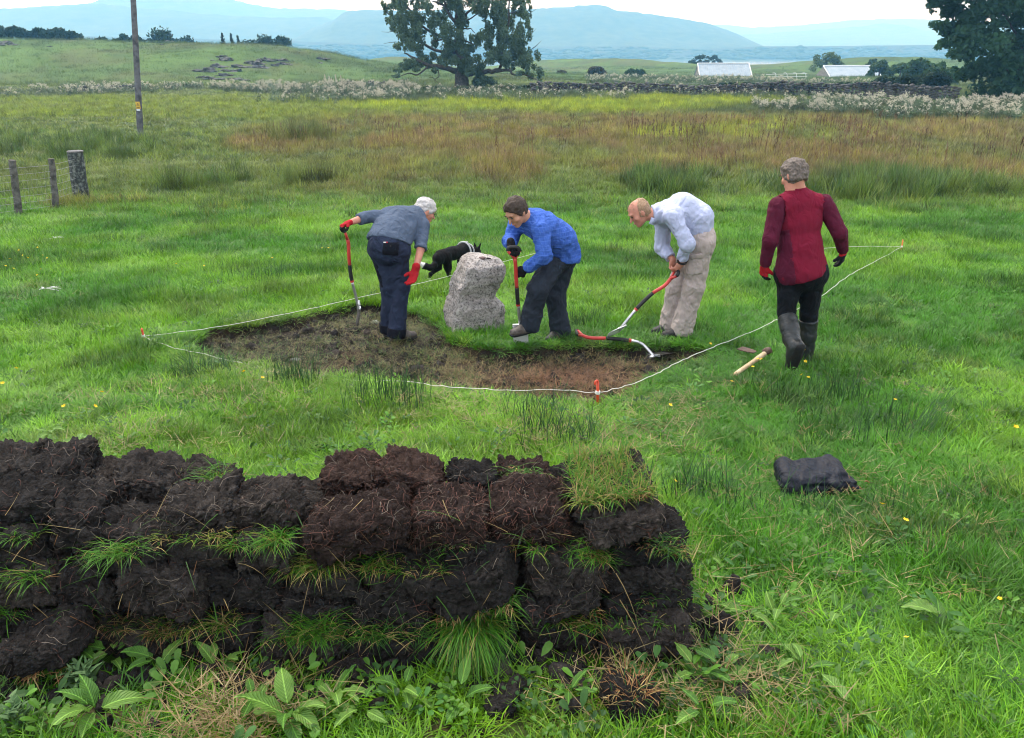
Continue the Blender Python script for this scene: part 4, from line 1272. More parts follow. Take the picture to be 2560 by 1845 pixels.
def cloth(name, c, bump_scale=260., var=.25, rough=.85, weave=.14, spec=.15):
    t = NT(name); co = t.coord()
    a = t.noise(7., 5, .6, co); b = t.noise(bump_scale, 3, .6, co)
    col = t.mix(1.0, c, t.ramp(a.outputs[0], [(.3, (1 - var * .6,) * 3), (.7, (1 + var * .6,) * 3)]), 'MULTIPLY')
    col = t.mix(1.0, col, t.ramp(b.outputs[0], [(.3, (1 - var * .6,) * 3), (.7, (1 + var * .6,) * 3)]), 'MULTIPLY')
    mp = t.n('Mapping'); mp.inputs['Scale'].default_value = (1, 1, .55); mp.inputs['Rotation'].default_value = (.5, .4, .3); t.l(co, mp.inputs[0])
    fo = t.noise(11., 2, .5, mp.outputs[0], 1.6)
    b1 = t.n('Bump'); b1.inputs['Strength'].default_value = .6; b1.inputs['Distance'].default_value = .04; t.l(fo.outputs[0], b1.inputs['Height'])
    b2 = t.n('Bump'); b2.inputs['Strength'].default_value = weave; b2.inputs['Distance'].default_value = .003; t.l(b.outputs[0], b2.inputs['Height']); t.l(b1.outputs[0], b2.inputs['Normal'])
    return t.bsdf(col, rough, 0, spec, b2.outputs[0])

def skin_mat(name, c):
    t = NT(name); co = t.coord(); a = t.noise(22, 4, .6, co)
    col = t.mix(1.0, c, t.ramp(a.outputs[0], [(.3, (.85, .78, .76)), (.7, (1.12, 1.05, 1.05))]), 'MULTIPLY')
    b = t.bsdf(col, .55, 0, .3, None)
    return b

M_skin = skin_mat('skin', (.44, .245, .165)); M_skin_pink = skin_mat('ruddy_skin', (.50, .24, .17))
M_black_glove = cloth('black_glove', (.012, .012, .014)); M_red_glove = cloth('red_glove', (.34, .012, .018)); M_orange_glove = cloth('orange_grip', (.48, .075, .02))
M_boot_brown = simple_mat('worn_boot_leather', (.05, .042, .036), (.115, .10, .088), 30., .75, .4)
M_boot_dark = simple_mat('dark_boot_leather', (.014, .014, .016), (.04, .04, .042), 30., .6, .4)
M_sole = simple_mat('boot_sole', (.008, .008, .008), (.02, .02, .019), 60., .8, .5)
M_welly = simple_mat('rubber_boot', (.010, .012, .0125), (.024, .028, .028), 10., .42, .15, spec=.4)

def hand(vol, W, d, n, side, curl=.5, sc=1.0, grow=0.0, spread=.12, thumb=.6):
    """palm, four bent fingers and a thumb; d along the hand, n the way the palm faces, side = +1/-1 thumb side along d x n"""
    d = unit(d); n = unit(np.asarray(n) - d * np.dot(n, d)); t = np.cross(d, n) * side
    k = W + d * .080 * sc
    vol.cap(W - d * .01, W + d * .03 * sc, .024 * sc + grow, .023 * sc + grow, t, 1.25, .012)
    vol.cap(W + d * .028 * sc, k, .0165 * sc + grow, .0145 * sc + grow, t, 2.3, .012)
    for i, (o, L) in enumerate(((.030, .068), (.010, .078), (-.010, .072), (-.029, .056))):
        p = k + t * o * sc - d * abs(i - 1) * .004; r = (.0098 if i < 3 else .0085) * sc + grow
        ang = curl * .8; dd = unit(d + t * o * spread * 10 * (1 - min(curl, 1)))
        for seg, fr in enumerate((.44, .31, .25)):
            v = dd * math.cos(ang) + n * math.sin(ang)
            q = p + v * L * fr * sc
            vol.cap(p, q, r, r * .9, None, 1, .004); p = q; r *= .92; ang += curl * (1.0 if seg == 0 else .7)
    p = W + d * .022 * sc + t * .022 * sc; v = unit(d * .62 + t * .62 + n * thumb)
    q = p + v * .042 * sc; vol.cap(p, q, .0145 * sc + grow, .0115 * sc + grow, None, 1, .01)
    v2 = unit(d * .75 + t * .05 + n * (thumb + .25)); vol.cap(q, q + v2 * .034 * sc, .0112 * sc + grow, .0095 * sc + grow, None, 1, .004)

def frame(f, u):
    f = unit(f); u = unit(np.asarray(u, float) - f * np.dot(u, f)); s = np.cross(f, u)
    return f, u, s

def head(vol, c, f, u, sc=1.0):
    f, u, s = frame(f, u); A = np.array([s, f, u])
    vol.ell(c + u * .028 * sc - f * .012 * sc, A, np.array([.076, .098, .090]) * sc, .02)
    vol.ell(c + f * .030 * sc - u * .040 * sc, A, np.array([.060, .060, .078]) * sc, .03)
    vol.ell(c + f * .066 * sc - u * .102 * sc, A, np.array([.026, .022, .020]) * sc, .025)
    vol.cap(c + f * .086 * sc + u * .008 * sc, c + f * .112 * sc - u * .030 * sc, .008 * sc, .0125 * sc, None, 1, .012)
    vol.ell(c + f * .076 * sc + u * .030 * sc, A, np.array([.052, .018, .012]) * sc, .015)
    vol.ell(c + f * .086 * sc - u * .066 * sc, A, np.array([.024, .010, .012]) * sc, .010)
    for q in (-1, 1):
        vol.ell(c + s * q * .048 * sc + f * .058 * sc - u * .028 * sc, A, np.array([.022, .02, .02]) * sc, .02)
        vol.ell(c + s * q * .079 * sc - f * .010 * sc - u * .012 * sc, np.array([unit(s + f * .35 * q), f, u]), np.array([.009, .020, .032]) * sc, .006)
    return f, u, s

def face_bits(root, c, f, u, s, brow_mat, sc=1.0):
    for q in (-1, 1):
        mb = MB(); e = c + f * .083 * sc + s * q * .031 * sc + u * .006 * sc
        mb.tube([e - s * .013, e - s * .004 + f * .003, e + s * .004 + f * .003, e + s * .013], [.003, .0065, .0065, .003], 8)
        mb.build('eye', M_eye, root, True)
        mb = MB(); e = c + f * .092 * sc + s * q * .032 * sc + u * .028 * sc
        mb.tube([e - s * .019, e + u * .004, e + s * .019], [.003, .005, .003], 6)
        mb.build('eyebrow', brow_mat, root, True)
    mb = MB(); m = c + f * .095 * sc - u * .066 * sc
    mb.tube([m - s * .024 - f * .008, m - s * .01, m + s * .01, m + s * .024 - f * .008], [.002, .005, .005, .002], 6, flat=(u, .6))
    mb.build('lips', M_lips, root, True)
M_eye = simple_mat('eye_dark', (.03, .022, .018), (.06, .045, .035), 40., .3, 0)
M_lips = simple_mat('lips', (.30, .11, .09), (.36, .14, .11), 40., .5, 0)

def hair_obj(root, c, f, u, s, mat, keep, grow=.014, sc=1.0, seed=0, lumpy=.006, h=.006, fringe=.0):
    v = Vol([c], .19, h)
    A = np.array([s, f, u])
    v.ell(c + u * .030 * sc - f * .014 * sc, A, np.array([.078 + grow, .100 + grow, .092 + grow]) * sc, 0)
    v.ell(c - f * .055 * sc - u * .035 * sc, A, np.array([.062 + grow * .7, .045 + grow, .06]) * sc, .03)
    for p, n in keep: v.cut(c + f * p[1] + u * p[2] + s * p[0], f * n[1] + u * n[2] + s * n[0])
    V, F = v.mesh(); N = normals(V, F)
    q = (V - c) @ A.T
    st = np.column_stack([q[:, 0] * 130, q[:, 1] * 26, q[:, 2] * 60])
    d = fbm(st, 3, seed) * lumpy + fbm((V - c) * 34, 2, seed + 3) * lumpy * 1.3
    V = V + N * d[:, None]
    return make('hair', V, F, mat, root, True)

def hair_mat(name, c1, c2):
    t = NT(name); co = t.coord(); mp = t.n('Mapping'); mp.inputs['Scale'].default_value = (1, .35, .5); t.l(co, mp.inputs[0])
    a = t.noise(150, 4, .7, mp.outputs[0], 1.0)
    col = t.ramp(a.outputs[0], [(.3, c1), (.7, c2)])
    return t.bsdf(col, .6, 0, .3, t.bump(a.outputs[0], .7, .004))

def person_root(J, name, label):
    g = J['Y']
    W = {k: at(v[0], v[1], g + v[2]) for k, v in J.items() if k != 'Y'}
    return W

def arm_pts(W, q): return W['sh' + q], W['el' + q], W['wr' + q]

def boot(W, q, root, mat, grow=.0, ground=None, pitch=None, tall=None, knee=None, soles=True):
    an, to = W['an' + q], W['to' + q]
    d = to - an; d[2] = 0; d = unit(d) if pitch is None else unit(pitch); lat = np.cross(d, [0, 0, 1.]); lat = unit(lat); up = unit(np.cross(lat, d))
    v = Vol([an, an + d * .24, an - up * .1] + ([knee] if knee is not None else []), .12, .007)
    heel = an - up * .055 - d * .035; toe = an - up * .065 + d * .165
    v.cap(an + up * .07, an - up * .03, .052 + grow, .050 + grow, lat, .95, .02)
    v.cap(heel, an + d * .07 - up * .045, .042 + grow, .046 + grow, lat, 1.0, .03)
    v.cap(an + d * .06 - up * .048, toe, .046 + grow, .036 + grow, lat, 1.15, .03)
    if tall is not None:
        v.chain([an - up * .02, an + (knee - an) * .5, an + (knee - an) * tall], [.056, .070, .078], None, 1, .03)
        v.cut(an + (knee - an) * tall, knee - an)
    v.cut(an - up * .098, -up)
    V, F = v.mesh()
    V = drape(V, F, .004, 26, 7)
    o = make('boot', V, F, mat, root, True)
    if soles:
        sv = Vol([heel, toe], .12, .006)
        sv.cap(heel, toe, .046 + grow, .043 + grow, lat, 1.15, .0)
        sv.cap(an + d * .07 - up * .05, toe, .05 + grow, .04 + grow, lat, 1.15, .02)
        sv.cut(an - up * .078, up); sv.cut(an - up * .106, -up)
        V, F = sv.mesh(); make('sole', V, F, M_sole, o, True)
    return o, d, up, lat

# ------------------------------------------------------------------ the four people
M_grey_hair = hair_mat('grey_brown_hair', (.055, .042, .035), (.20, .165, .14)); M_white_hair = hair_mat('white_hair', (.30, .28, .27), (.62, .60, .58))
M_brown_hair = hair_mat('brown_hair', (.016, .010, .007), (.060, .040, .028)); M_ginger_hair = hair_mat('ginger_grey_hair', (.20, .11, .06), (.40, .27, .17))
M_metal_dark = simple_mat('dark_metal', (.01, .01, .01), (.03, .03, .03), 40., .4, 0)

def body_of(W, name, label, skin, f, u, belly=1.0, arms=('L', 'R'), hands=None, sc=.94, fat=1.0, h=.0075):
    """the body as one continuous skin: head, neck, trunk, arms, hands and legs"""
    pts = np.array(list(W.values())); v = Vol(pts, .16, h)
    lat = unit(W['shR'] - W['shL'])
    fr = head(v, W['head'], f, u, sc)
    v.cap(W['nek'], W['head'] - fr[1] * .05 - fr[0] * .03, .056, .050, None, 1, .03)
    v.chain([W['pel'], W['bel'], W['che'], W['nek']], [.095 * fat, .085 * fat, .09 * fat, .05], lat, [1.35, 1.4, 1.3], .05)
    for q in 'LR':
        a, b, c = arm_pts(W, q)
        v.cap(W['che'] * .4 + W['nek'] * .6, a, .05, .048, None, 1, .04)
        v.cap(a, b, .046, .037, None, 1, .02); v.cap(b, c, .038, .026, None, 1, .015)
        v.cap(W['pel'], W['hi' + q], .08, .075, None, 1, .04); v.cap(W['hi' + q], W['kn' + q], .070, .050, None, 1, .03); v.cap(W['kn' + q], W['an' + q], .050, .034, None, 1, .02)
        an, to = W['an' + q], W['to' + q]
        v.cap(an - np.array([0, 0, .04]), an + (to - an) * .8 - np.array([0, 0, .02]), .028, .022, None, 1, .02)
        if hands and q in hands: hand(v, W['wr' + q], **hands[q])
    V, F = v.mesh()
    o = make(name, V, F, skin, None, True)
    tag(o, label, 'person')
    return o, fr, lat

def trousers(W, root, mat, top_p, top_n, r=(.125, .098, .078, .066), flare=.0, seed=0, amp=.010, lat=None, k=1.25, cutoff=.035, h=.009, seat=None, bag=.0):
    pts = [W[k_] for k_ in ('pel', 'bel', 'hiL', 'hiR', 'knL', 'knR', 'anL', 'anR')]
    V0 = Vol(pts, .19, h)
    V0.cap(W['pel'], W['pel'] * .4 + W['bel'] * .6, r[0], r[0] * .95, lat, k, .04)
    V0.cap(W['hiL'], W['hiR'], r[0] * .98, r[0] * .98, None, 1, .05)
    if seat is not None: V0.cap(W['pel'] + seat, W['pel'] + seat * .6 - np.array([0, 0, .08]), r[0] * .8, r[0] * .75, lat, k, .06)
    V0.cut(top_p, top_n)
    for q in 'LR':
        L = V0.like(); kn, an, hi = W['kn' + q], W['an' + q], W['hi' + q]
        dn = unit(an - kn)
        L.cap(hi, kn, r[1], r[2], None, 1, .03); L.cap(kn, an + dn * .05, r[2], r[3] + flare, None, 1, .03)
        L.cap(an - dn * .12 , an + dn * .02, r[3] + bag, r[3] + bag + .006, None, 1, .03)
        L.cut(an + dn * cutoff, dn)
        V0.join(L, .025)
    o = vol_obj('trousers', V0, mat, root, (amp, 13., seed, (1.0, 1.0, .8)))
    return o, V0

def top(W, lat, mat, root, name, rads, ks, hem_p, hem_n, cuffs, arm_r=(.066, .058, .05), seed=0, amp=.008, extra=None, split_sleeves=None, collar=None, neck_r=.066, h=.009, shoulder_drop=.35):
    pts = [W[k_] for k_ in ('pel', 'bel', 'che', 'nek', 'shL', 'shR', 'elL', 'elR', 'wrL', 'wrR')]
    T = Vol(pts, .20, h)
    T.chain([W['pel'], W['bel'], W['che'], W['che'] * .25 + W['nek'] * .75], rads, lat, ks, .05)
    if extra: extra(T)
    for q in 'LR':
        T.cap(W['che'] * .35 + W['nek'] * .65, W['sh' + q], .075, arm_r[0], None, 1, .06)
    T.cut(hem_p, hem_n)
    up = unit(W['nek'] - W['che'])
    N_ = T.like(); N_.cap(W['nek'] - up * .06, W['nek'] + up * .035, neck_r + .02, neck_r, None, 1, .02); N_.cut(W['nek'] + up * .022, up); T.join(N_, .03)
    A = T.like()
    for q in 'LR':
        B = T.like(); a, b, c = arm_pts(W, q); t = cuffs[q]
        end = b + (c - b) * t
        B.cap(a, b, arm_r[0], arm_r[1], None, 1, .02); B.cap(b, c, arm_r[1], arm_r[2], None, 1, .02)
        B.cut(end, c - b)
        A.join(B, .015)
    if split_sleeves:
        T.minus(A, .002)
        A2 = A.copy(); o2 = vol_obj('sleeve', A2, split_sleeves, root, (amp, 15., seed + 4, (1, 1, .9)))
    else: T.join(A, .03)
    V, F = T.mesh(); V = drape(V, F, amp, 10., seed, (1, 1, 1))
    o = make(name, V, F, mat, root, True)
    return o, T, A

JP = {}
JP[1] = dict(Y=7.31,pel=(972,606,.0),bel=(985,578,.10),che=(1010,553,.24),nek=(1043,537,.38),head=(1064,528,.46),
 shL=(975,538,.28),shR=(1056,566,.28),elL=(914,543,.12),wrL=(873,557,-.02),haL=(857,563,-.06),
 elR=(1052,622,.06),wrR=(1038,676,-.10),haR=(1028,698,-.16),
 hiL=(953,622,.03),hiR=(993,626,.03),knL=(974,715,.06),knR=(1003,716,.04),anL=(972,815,.12),anR=(992,828,.0),toL=(998,828,.26),toR=(1034,838,.08))
JP[2] = dict(Y=7.05,pel=(1400,628,.0),bel=(1385,590,-.10),che=(1350,563,-.20),nek=(1322,545,-.27),head=(1290,530,-.36),
 shL=(1350,574,-.36),shR=(1294,560,-.06),elL=(1362,640,-.42),wrL=(1312,674,-.34),haL=(1294,686,-.30),
 elR=(1275,602,-.10),wrR=(1278,612,-.32),haR=(1280,618,-.36),
 hiL=(1392,645,-.09),hiR=(1412,640,.09),knL=(1345,722,-.26),knR=(1388,735,.05),anL=(1326,806,-.20),anR=(1400,822,.06),toL=(1290,818,-.26),toR=(1374,846,-.06))
JP[3] = dict(Y=7.2,pel=(1746,588,.0),bel=(1738,550,.0),che=(1702,524,0.),nek=(1640,536,.0),head=(1597,531,-.02),
 shL=(1682,540,-.19),shR=(1660,552,.17),elL=(1718,610,-.26),wrL=(1704,656,-.16),haL=(1690,672,-.12),
 elR=(1655,618,.16),wrR=(1682,650,.02),haR=(1686,672,-.05),
 hiL=(1752,608,-.09),hiR=(1740,608,.09),knL=(1735,715,-.09),knR=(1692,718,.08),anL=(1706,818,-.06),anR=(1676,808,.10),toL=(1655,836,-.10),toR=(1648,822,.06))
JP[4] = dict(Y=6.25,pel=(2003,660,.0),bel=(2000,610,.0),che=(2000,550,0.02),nek=(1992,480,.03),head=(1983,439,.05),
 shL=(1944,514,.0),shR=(2060,508,.03),elL=(1926,600,-.06),wrL=(1912,664,.02),haL=(1907,692,.06),
 elR=(2099,582,-.03),wrR=(2108,628,.06),haR=(2105,655,.10),
 hiL=(1978,682,.0),hiR=(2028,682,.0),knL=(1966,785,-.02),knR=(2022,790,.06),anL=(1984,862,-.25),anR=(2014,886,.06),toL=(1968,920,-.15),toR=(2008,893,.26))

def small_patch(name, center, half, axes, mat, parent):
    mb = MB(); mb.box(center, half, axes); return mb.build(name, mat, parent)

# --- person bending over a spade, seen from behind
W = person_root(JP[1], '', '')
root1, (f1, u1, s1), lat1 = body_of(W, 'person', 'white haired person in grey jumper and navy work trousers bending with a spade', M_skin_pink, (.78, .40, -.48), (.28, .30, .9),
    hands={})
M_jumper = cloth('grey_jumper', (.074, .100, .150), 340., .16); M_navy = cloth('navy_work_cloth', (.022, .030, .058), 300., .25); M_navyblack = cloth('black_work_cloth', (.008, .009, .015), 300., .25)
sp = unit(W['bel'] - W['pel'])
top(W, lat1, M_jumper, root1, 'jumper', [.146, .128, .122, .085], [1.42, 1.42, 1.28], W['pel'] + sp * .0 + lat1 * 0, -unit(sp + np.array([-.12, -.05, .5])), {'L': .42, 'R': .02}, (.066, .055, .05), 11, .009, neck_r=.07)
tr1, TV = trousers(W, root1, M_navy, W['pel'] + sp * .07, sp, (.130, .100, .082, .072), seed=21, amp=.011, lat=lat1, k=1.28, cutoff=.055, seat=np.array([-.02, -.05, -.02]))
pk = TV.copy(.007)
pc = at(977, 622, 7.17); bx = TV.like(); bx.box(pc, [(1, .12, -.16), (-.1, 1, .1), (.16, 0, 1)], (.072, .13, .062)); pk.inter(bx)
vol_obj('pocket', pk, M_navyblack, root1, (.004, 22., 4))
for kx in ('L', 'R'):
    hb = TV.copy(.008); dn = unit(W['an' + kx] - W['kn' + kx]); sel = TV.like(); sel.cap(W['an' + kx] - dn * .03, W['an' + kx] + dn * .05, .10, .10, None, 1, 0); sel.cut(W['an' + kx] - dn * .035, -dn); hb.inter(sel); hb.cut(W['an' + kx] + dn * .058, dn)
    vol_obj('trouser_cuff', hb, M_navyblack, root1, (.003, 20., 5))
hb = TV.copy(.006); sel = TV.like(); a, b = W['hiL'] + np.array([-.05, -.02, -.02]), W['knL'] + np.array([-.03, -.03, .02]); sel.cap(a, b, .055, .05, None, 1, 0); hb.inter(sel)
vol_obj('thigh_pocket', hb, M_navyblack, root1, (.004, 18., 6))
fl = simple_mat('red_tab', (.5, .02, .03), (.6, .03, .05), 30., .7, 0); wl_ = simple_mat('white_tab', (.7, .7, .7), (.8, .8, .8), 30., .7, 0)
tp = at(962, 606, 7.145); small_patch('label_tab', tp, (.012, .004, .0045), None, wl_, root1); small_patch('label_tab', tp + np.array([.019, 0, 0]), (.007, .004, .0045), None, fl, root1)
mb = MB(); bp = at(976, 615, 7.142); mb.tube([bp, bp + np.array([0, -.006, .001])], .007, 10); mb.build('button', M_metal_dark, root1)
boot(W, 'L', root1, M_boot_brown); boot(W, 'R', root1, M_boot_brown)
hair_obj(root1, W['head'], f1, u1, s1, M_white_hair, [((0, .052, .01), (0, 1, -.55)), ((0, 0, -.075), (0, -.25, -1))], .013, .94, 3, lumpy=.010)
face_bits(root1, W['head'], f1, u1, s1, M_white_hair, .94)
mb = MB(); c = W['head']
for q in (-1, 1):
    e = c + f1 * .098 + s1 * q * .032 + u1 * .004
    mb.tube([e + s1 * .021 * math.cos(a) + u1 * .017 * math.sin(a) for a in np.linspace(0, 6.283, 13)[:-1]], .0022, 5, closed=True)
    mb.tube([e + s1 * q * .021, c + s1 * q * .078 - f1 * .005], .002, 5)
mb.build('glasses', M_metal_dark, root1)
gl = Vol([W['wrL'], W['haL'], W['wrL'] + np.array([-.12, -.05, 0])], .10, .0045)
hand(gl, W['wrL'], unit(W['haL'] - W['wrL'] + np.array([-.03, -.03, -.01])), (.25, -.2, -.95), 1, .95, .98, .003)
def g1(C): return ((C[:, 2] < W['haL'][2] - .008).astype(int))
vol_obj('glove', gl, [M_red_glove, M_black_glove], root1, None, g1)
gl = Vol([W['wrR'], W['haR'], W['wrR'] + np.array([-.03, 0, -.16])], .10, .0045)
gl.cap(W['wrR'] + np.array([.01, 0, .035]), W['wrR'], .038, .032, None, 1, .01)
hand(gl, W['wrR'], unit(W['haR'] - W['wrR'] + np.array([0, 0, -.04])), (-.45, -.85, .0), 1, .42, 1.1, .003, spread=.2)
kz = W['haR'][2] - .045
vol_obj('glove', gl, [M_red_glove, M_orange_glove], root1, None, lambda C: ((C[:, 2] < kz) & (np.sin(C[:, 2] * 300) > -.75)).astype(int))

# --- person in the blue shirt treading a spade in
W = person_root(JP[2], '', '')
root2, (f2, u2, s2), lat2 = body_of(W, 'person', 'brown haired person in a loose blue shirt treading a spade in beside the stone', M_skin, (-.60, -.52, -.60), (-.35, -.20, .9))
t = NT('blue_check_shirt'); co = t.coord()
sx = t.n('SeparateXYZ'); t.l(co, sx.inputs[0])
def lines(sock, freq, width):
    m = t.n('Math', operation='MULTIPLY'); t.l(sock, m.inputs[0]); m.inputs[1].default_value = freq
    f_ = t.n('Math', operation='FRACT'); t.l(m.outputs[0], f_.inputs[0]); l = t.n('Math', operation='LESS_THAN'); t.l(f_.outputs[0], l.inputs[0]); l.inputs[1].default_value = width; return l.outputs[0]
nzz = t.noise(5, 4, .6, co)
adx = t.n('Math', operation='ADD'); t.l(sx.outputs[0], adx.inputs[0]); t.l(sx.outputs[1], adx.inputs[1])
base = t.ramp(nzz.outputs[0], [(.3, (.030, .082, .34)), (.7, (.055, .13, .46))])
base = t.mix(lines(adx.outputs[0], 30, .14), base, (.062, .14, .47)); base = t.mix(lines(sx.outputs[2], 27, .13), base, (.07, .15, .49))
fn = t.noise(10, 3, .5, co, 1.6)
M_blue = t.bsdf(base, .85, 0, .15, t.bump(fn.outputs[0], .7, .04))
M_slate = cloth('slate_trousers', (.022, .028, .040), 280., .3)
sp = unit(W['bel'] - W['pel'])
def flare2(T):
    p = W['pel']; T.cap(p + sp * .10 + np.array([.03, 0, .02]), p + np.array([.015, -.02, -.03]), .135, .150, lat2, 1.25, .05)
top(W, lat2, M_blue, root2, 'shirt', [.140, .138, .125, .085], [1.3, 1.32, 1.25], W['pel'] - sp * .02 + np.array([0, 0, -.055]), unit(np.array([-.12, -.05, -1.])), {'L': .92, 'R': .92}, (.074, .064, .048), 31, .016, flare2, neck_r=.062)
trousers(W, root2, M_slate, W['pel'] + sp * .05, sp, (.120, .108, .092, .080), seed=41, amp=.013, lat=lat2, k=1.2, cutoff=.06, bag=.006)
boot(W, 'L', root2, M_boot_brown, pitch=unit(W['toL'] - W['anL'] + np.array([0, 0, .02]))); boot(W, 'R', root2, M_boot_dark)
hair_obj(root2, W['head'], f2, u2, s2, M_brown_hair, [((0, .060, .05), (0, 1, -.62)), ((0, 0, -.055), (0, -.30, -1))], .015, .94, 5, lumpy=.007)
face_bits(root2, W['head'], f2, u2, s2, M_brown_hair, .94)
for w_, d_, n_, sd in (('R', (.15, -.45, -.75), (.35, -.55, .2), -1), ('L', unit(W['haL'] - W['wrL'] + np.array([-.05, .0, -.01])), (-.15, .75, -.2), 1)):
    wr = W['wr' + w_]; gl = Vol([wr, wr + unit(d_) * .15], .09, .0045)
    gl.cap(wr - unit(d_) * .03, wr, .034, .031, None, 1, .01)
    hand(gl, wr, d_, n_, sd, .95, 1.0, .0035); vol_obj('glove', gl, M_black_glove, root2)
cb = MB(); up = unit(W['nek'] - W['che'])
fw = unit(W['head'] - W['nek'] - up * np.dot(W['head'] - W['nek'], up) + np.array([-.05, -.08, -.05]))
ring = [W['nek'] + up * .012 + (lat2 * math.cos(a) + np.cross(up, lat2) * math.sin(a)) * .072 for a in np.linspace(0, 6.283, 19)[:-1]]
cb.tube(ring, .017, 6, closed=True); cb.build('collar', M_blue, root2, True)

# --- man in the pale shirt and khaki trousers
W = person_root(JP[3], '', '')
axis3 = unit(at(1500, 690, 7.0) - at(1700, 668, 7.08))       # the way the spade handle runs from the hands
root3, (f3, u3, s3), lat3 = body_of(W, 'person', 'balding man in pale blue shirt and beige trousers stooping over a spade', M_skin_pink, (-.80, -.16, -.58), (-.55, .02, .83),
    hands={'L': dict(d=(-.45, .10, -.75), n=(-.25, .80, .2), side=1, curl=.9), 'R': dict(d=(-.15, -.30, -.85), n=(.55, -.6, .2), side=-1, curl=.9)}, h=.0065)
M_pale = cloth('pale_blue_shirt', (.43, .47, .64), 300., .10); M_khaki = cloth('beige_cargo_cloth', (.42, .355, .33), 280., .14)
sp = unit(W['bel'] - W['pel'])
def belly3(T):
    T.cap(W['bel'] + np.array([-.07, 0, -.05]), W['che'] + np.array([-.02, 0, -.08]), .11, .10, lat3, 1.25, .07)
    T.cap(W['che'] + np.array([.02, 0, .015]), W['bel'] + np.array([.03, 0, .03]), .11, .11, lat3, 1.3, .06)
top(W, lat3, M_pale, root3, 'shirt', [.135, .135, .130, .090], [1.3, 1.3, 1.25], W['pel'] + sp * .015, unit(np.array([.32, 0, -.9])), {'L': .84, 'R': .84}, (.078, .066, .052), 51, .014, belly3, neck_r=.066)
tr3, TV = trousers(W, root3, M_khaki, W['pel'] + sp * .09, sp, (.128, .112, .096, .088), seed=61, amp=.013, lat=lat3, k=1.25, cutoff=.060, bag=.004, seat=np.array([.03, 0, -.02]))
pk = TV.copy(.012); sel = TV.like(); c = at(1738, 662, 7.0); sel.box(c + np.array([-.005, 0, -.01]), [(1, 0, .2), (0, 1, 0), (-.2, 0, 1)], (.070, .16, .085)); pk.inter(sel)
vol_obj('cargo_pocket', pk, M_khaki, root3, (.005, 20., 8))
pk = TV.copy(.016); sel = TV.like(); sel.box(c + np.array([-.02, 0, .068]), [(1, 0, .2), (0, 1, 0), (-.2, 0, 1)], (.076, .16, .022)); pk.inter(sel)
vol_obj('pocket_flap', pk, M_khaki, root3, (.003, 20., 9))
hip = TV.copy(.010); sel = TV.like(); c2 = at(1772, 612, 7.06); sel.cap(c2, c2 + np.array([0, 0, -.05]), .045, .045, None, 1, 0); hip.inter(sel); vol_obj('hip_pocket', hip, M_khaki, root3, (.004, 20., 3))
boot(W, 'L', root3, M_boot_dark); boot(W, 'R', root3, M_boot_dark)
hair_obj(root3, W['head'], f3, u3, s3, M_ginger_hair, [((0, .018, .0), (0, 1, .30)), ((0, 0, .072), (0, .55, 1)), ((0, 0, -.07), (0, -.2, -1))], .008, .94, 7, .005)
# thin pale wisps over the crown
mb = MB(); random.seed(3)
for k in range(46):
    a = random.uniform(-1.1, 1.1); b = random.uniform(-.1, 1.15); c = W['head'] + u3 * .026 - f3 * .011
    p0 = c + (s3 * math.sin(a) * .074 + (f3 * math.sin(b) * .094 + u3 * math.cos(b) * .087) * math.cos(a)) * .94
    p1 = p0 + (f3 * .02 + s3 * random.gauss(0, .012) + u3 * random.uniform(.0, .014)) ; mb.tube([p0, .5 * (p0 + p1) + u3 * .006, p1], [.0013, .0013, .0005], 3)
mb.build('hair_wisps', M_ginger_hair, root3)
face_bits(root3, W['head'], f3, u3, s3, M_ginger_hair, .94)
mb = MB(); w0 = W['wrL']; dr = unit(W['wrL'] - W['elL']); a1 = unit(np.cross(dr, [0, 1., 0])); a2 = np.cross(dr, a1)
mb.tube([w0 - dr * .012 + (a1 * math.cos(a) + a2 * math.sin(a)) * .037 for a in np.linspace(0, 6.283, 15)[:-1]], .010, 6, closed=True)
mb.tube([w0 - dr * .012 + a1 * .036 - a2 * .012, w0 - dr * .012 + a1 * .048 - a2 * .012], .018, 10)
mb.build('wristwatch', M_metal_dark, root3)
cb = MB(); up = unit(W['nek'] - W['che'])
ring = [W['nek'] + up * .016 + (lat3 * math.cos(a) + np.cross(up, lat3) * math.sin(a)) * .074 for a in np.linspace(0, 6.283, 19)[:-1]]
cb.tube(ring, .018, 6, closed=True); e = W['nek'] + up * .005 + np.array([-.02, -.075, -.02]); cb.box(e + np.array([-.015, -.004, -.025]), (.024, .004, .03), [unit([.9, .1, -.3]), unit([-.1, 1, 0]), unit([.3, 0, .9])]); cb.build('collar', M_pale, root3, True)

# --- person in red walking away in wellingtons
W = person_root(JP[4], '', '')
root4, (f4, u4, s4), lat4 = body_of(W, 'person', 'grey haired person in red fleece, black trousers and rubber boots walking away', M_skin_pink, (-.52, .78, -.42), (-.05, .20, 1))
M_red = cloth('red_fleece', (.160, .009, .027), 420., .16, .95); M_maroon = cloth('maroon_sleeve', (.078, .0075, .024), 300., .2); M_black = cloth('black_trouser', (.007, .008, .011), 300., .3)
def torso4(T):
    T.cap(W['bel'] + np.array([0, -.01, -.02]), W['pel'] + np.array([0, -.02, -.05]), .118, .158, lat4, 1.28, .05)
o4, T4, A4 = top(W, lat4, M_red, root4, 'fleece', [.130, .106, .112, .082], [1.35, 1.42, 1.40], W['pel'] + np.array([.0, 0, -.105]), unit(np.array([.30, 0, -1.])), {'L': .97, 'R': .97}, (.070, .058, .042), 71, .006, torso4, split_sleeves=M_maroon, neck_r=.064)
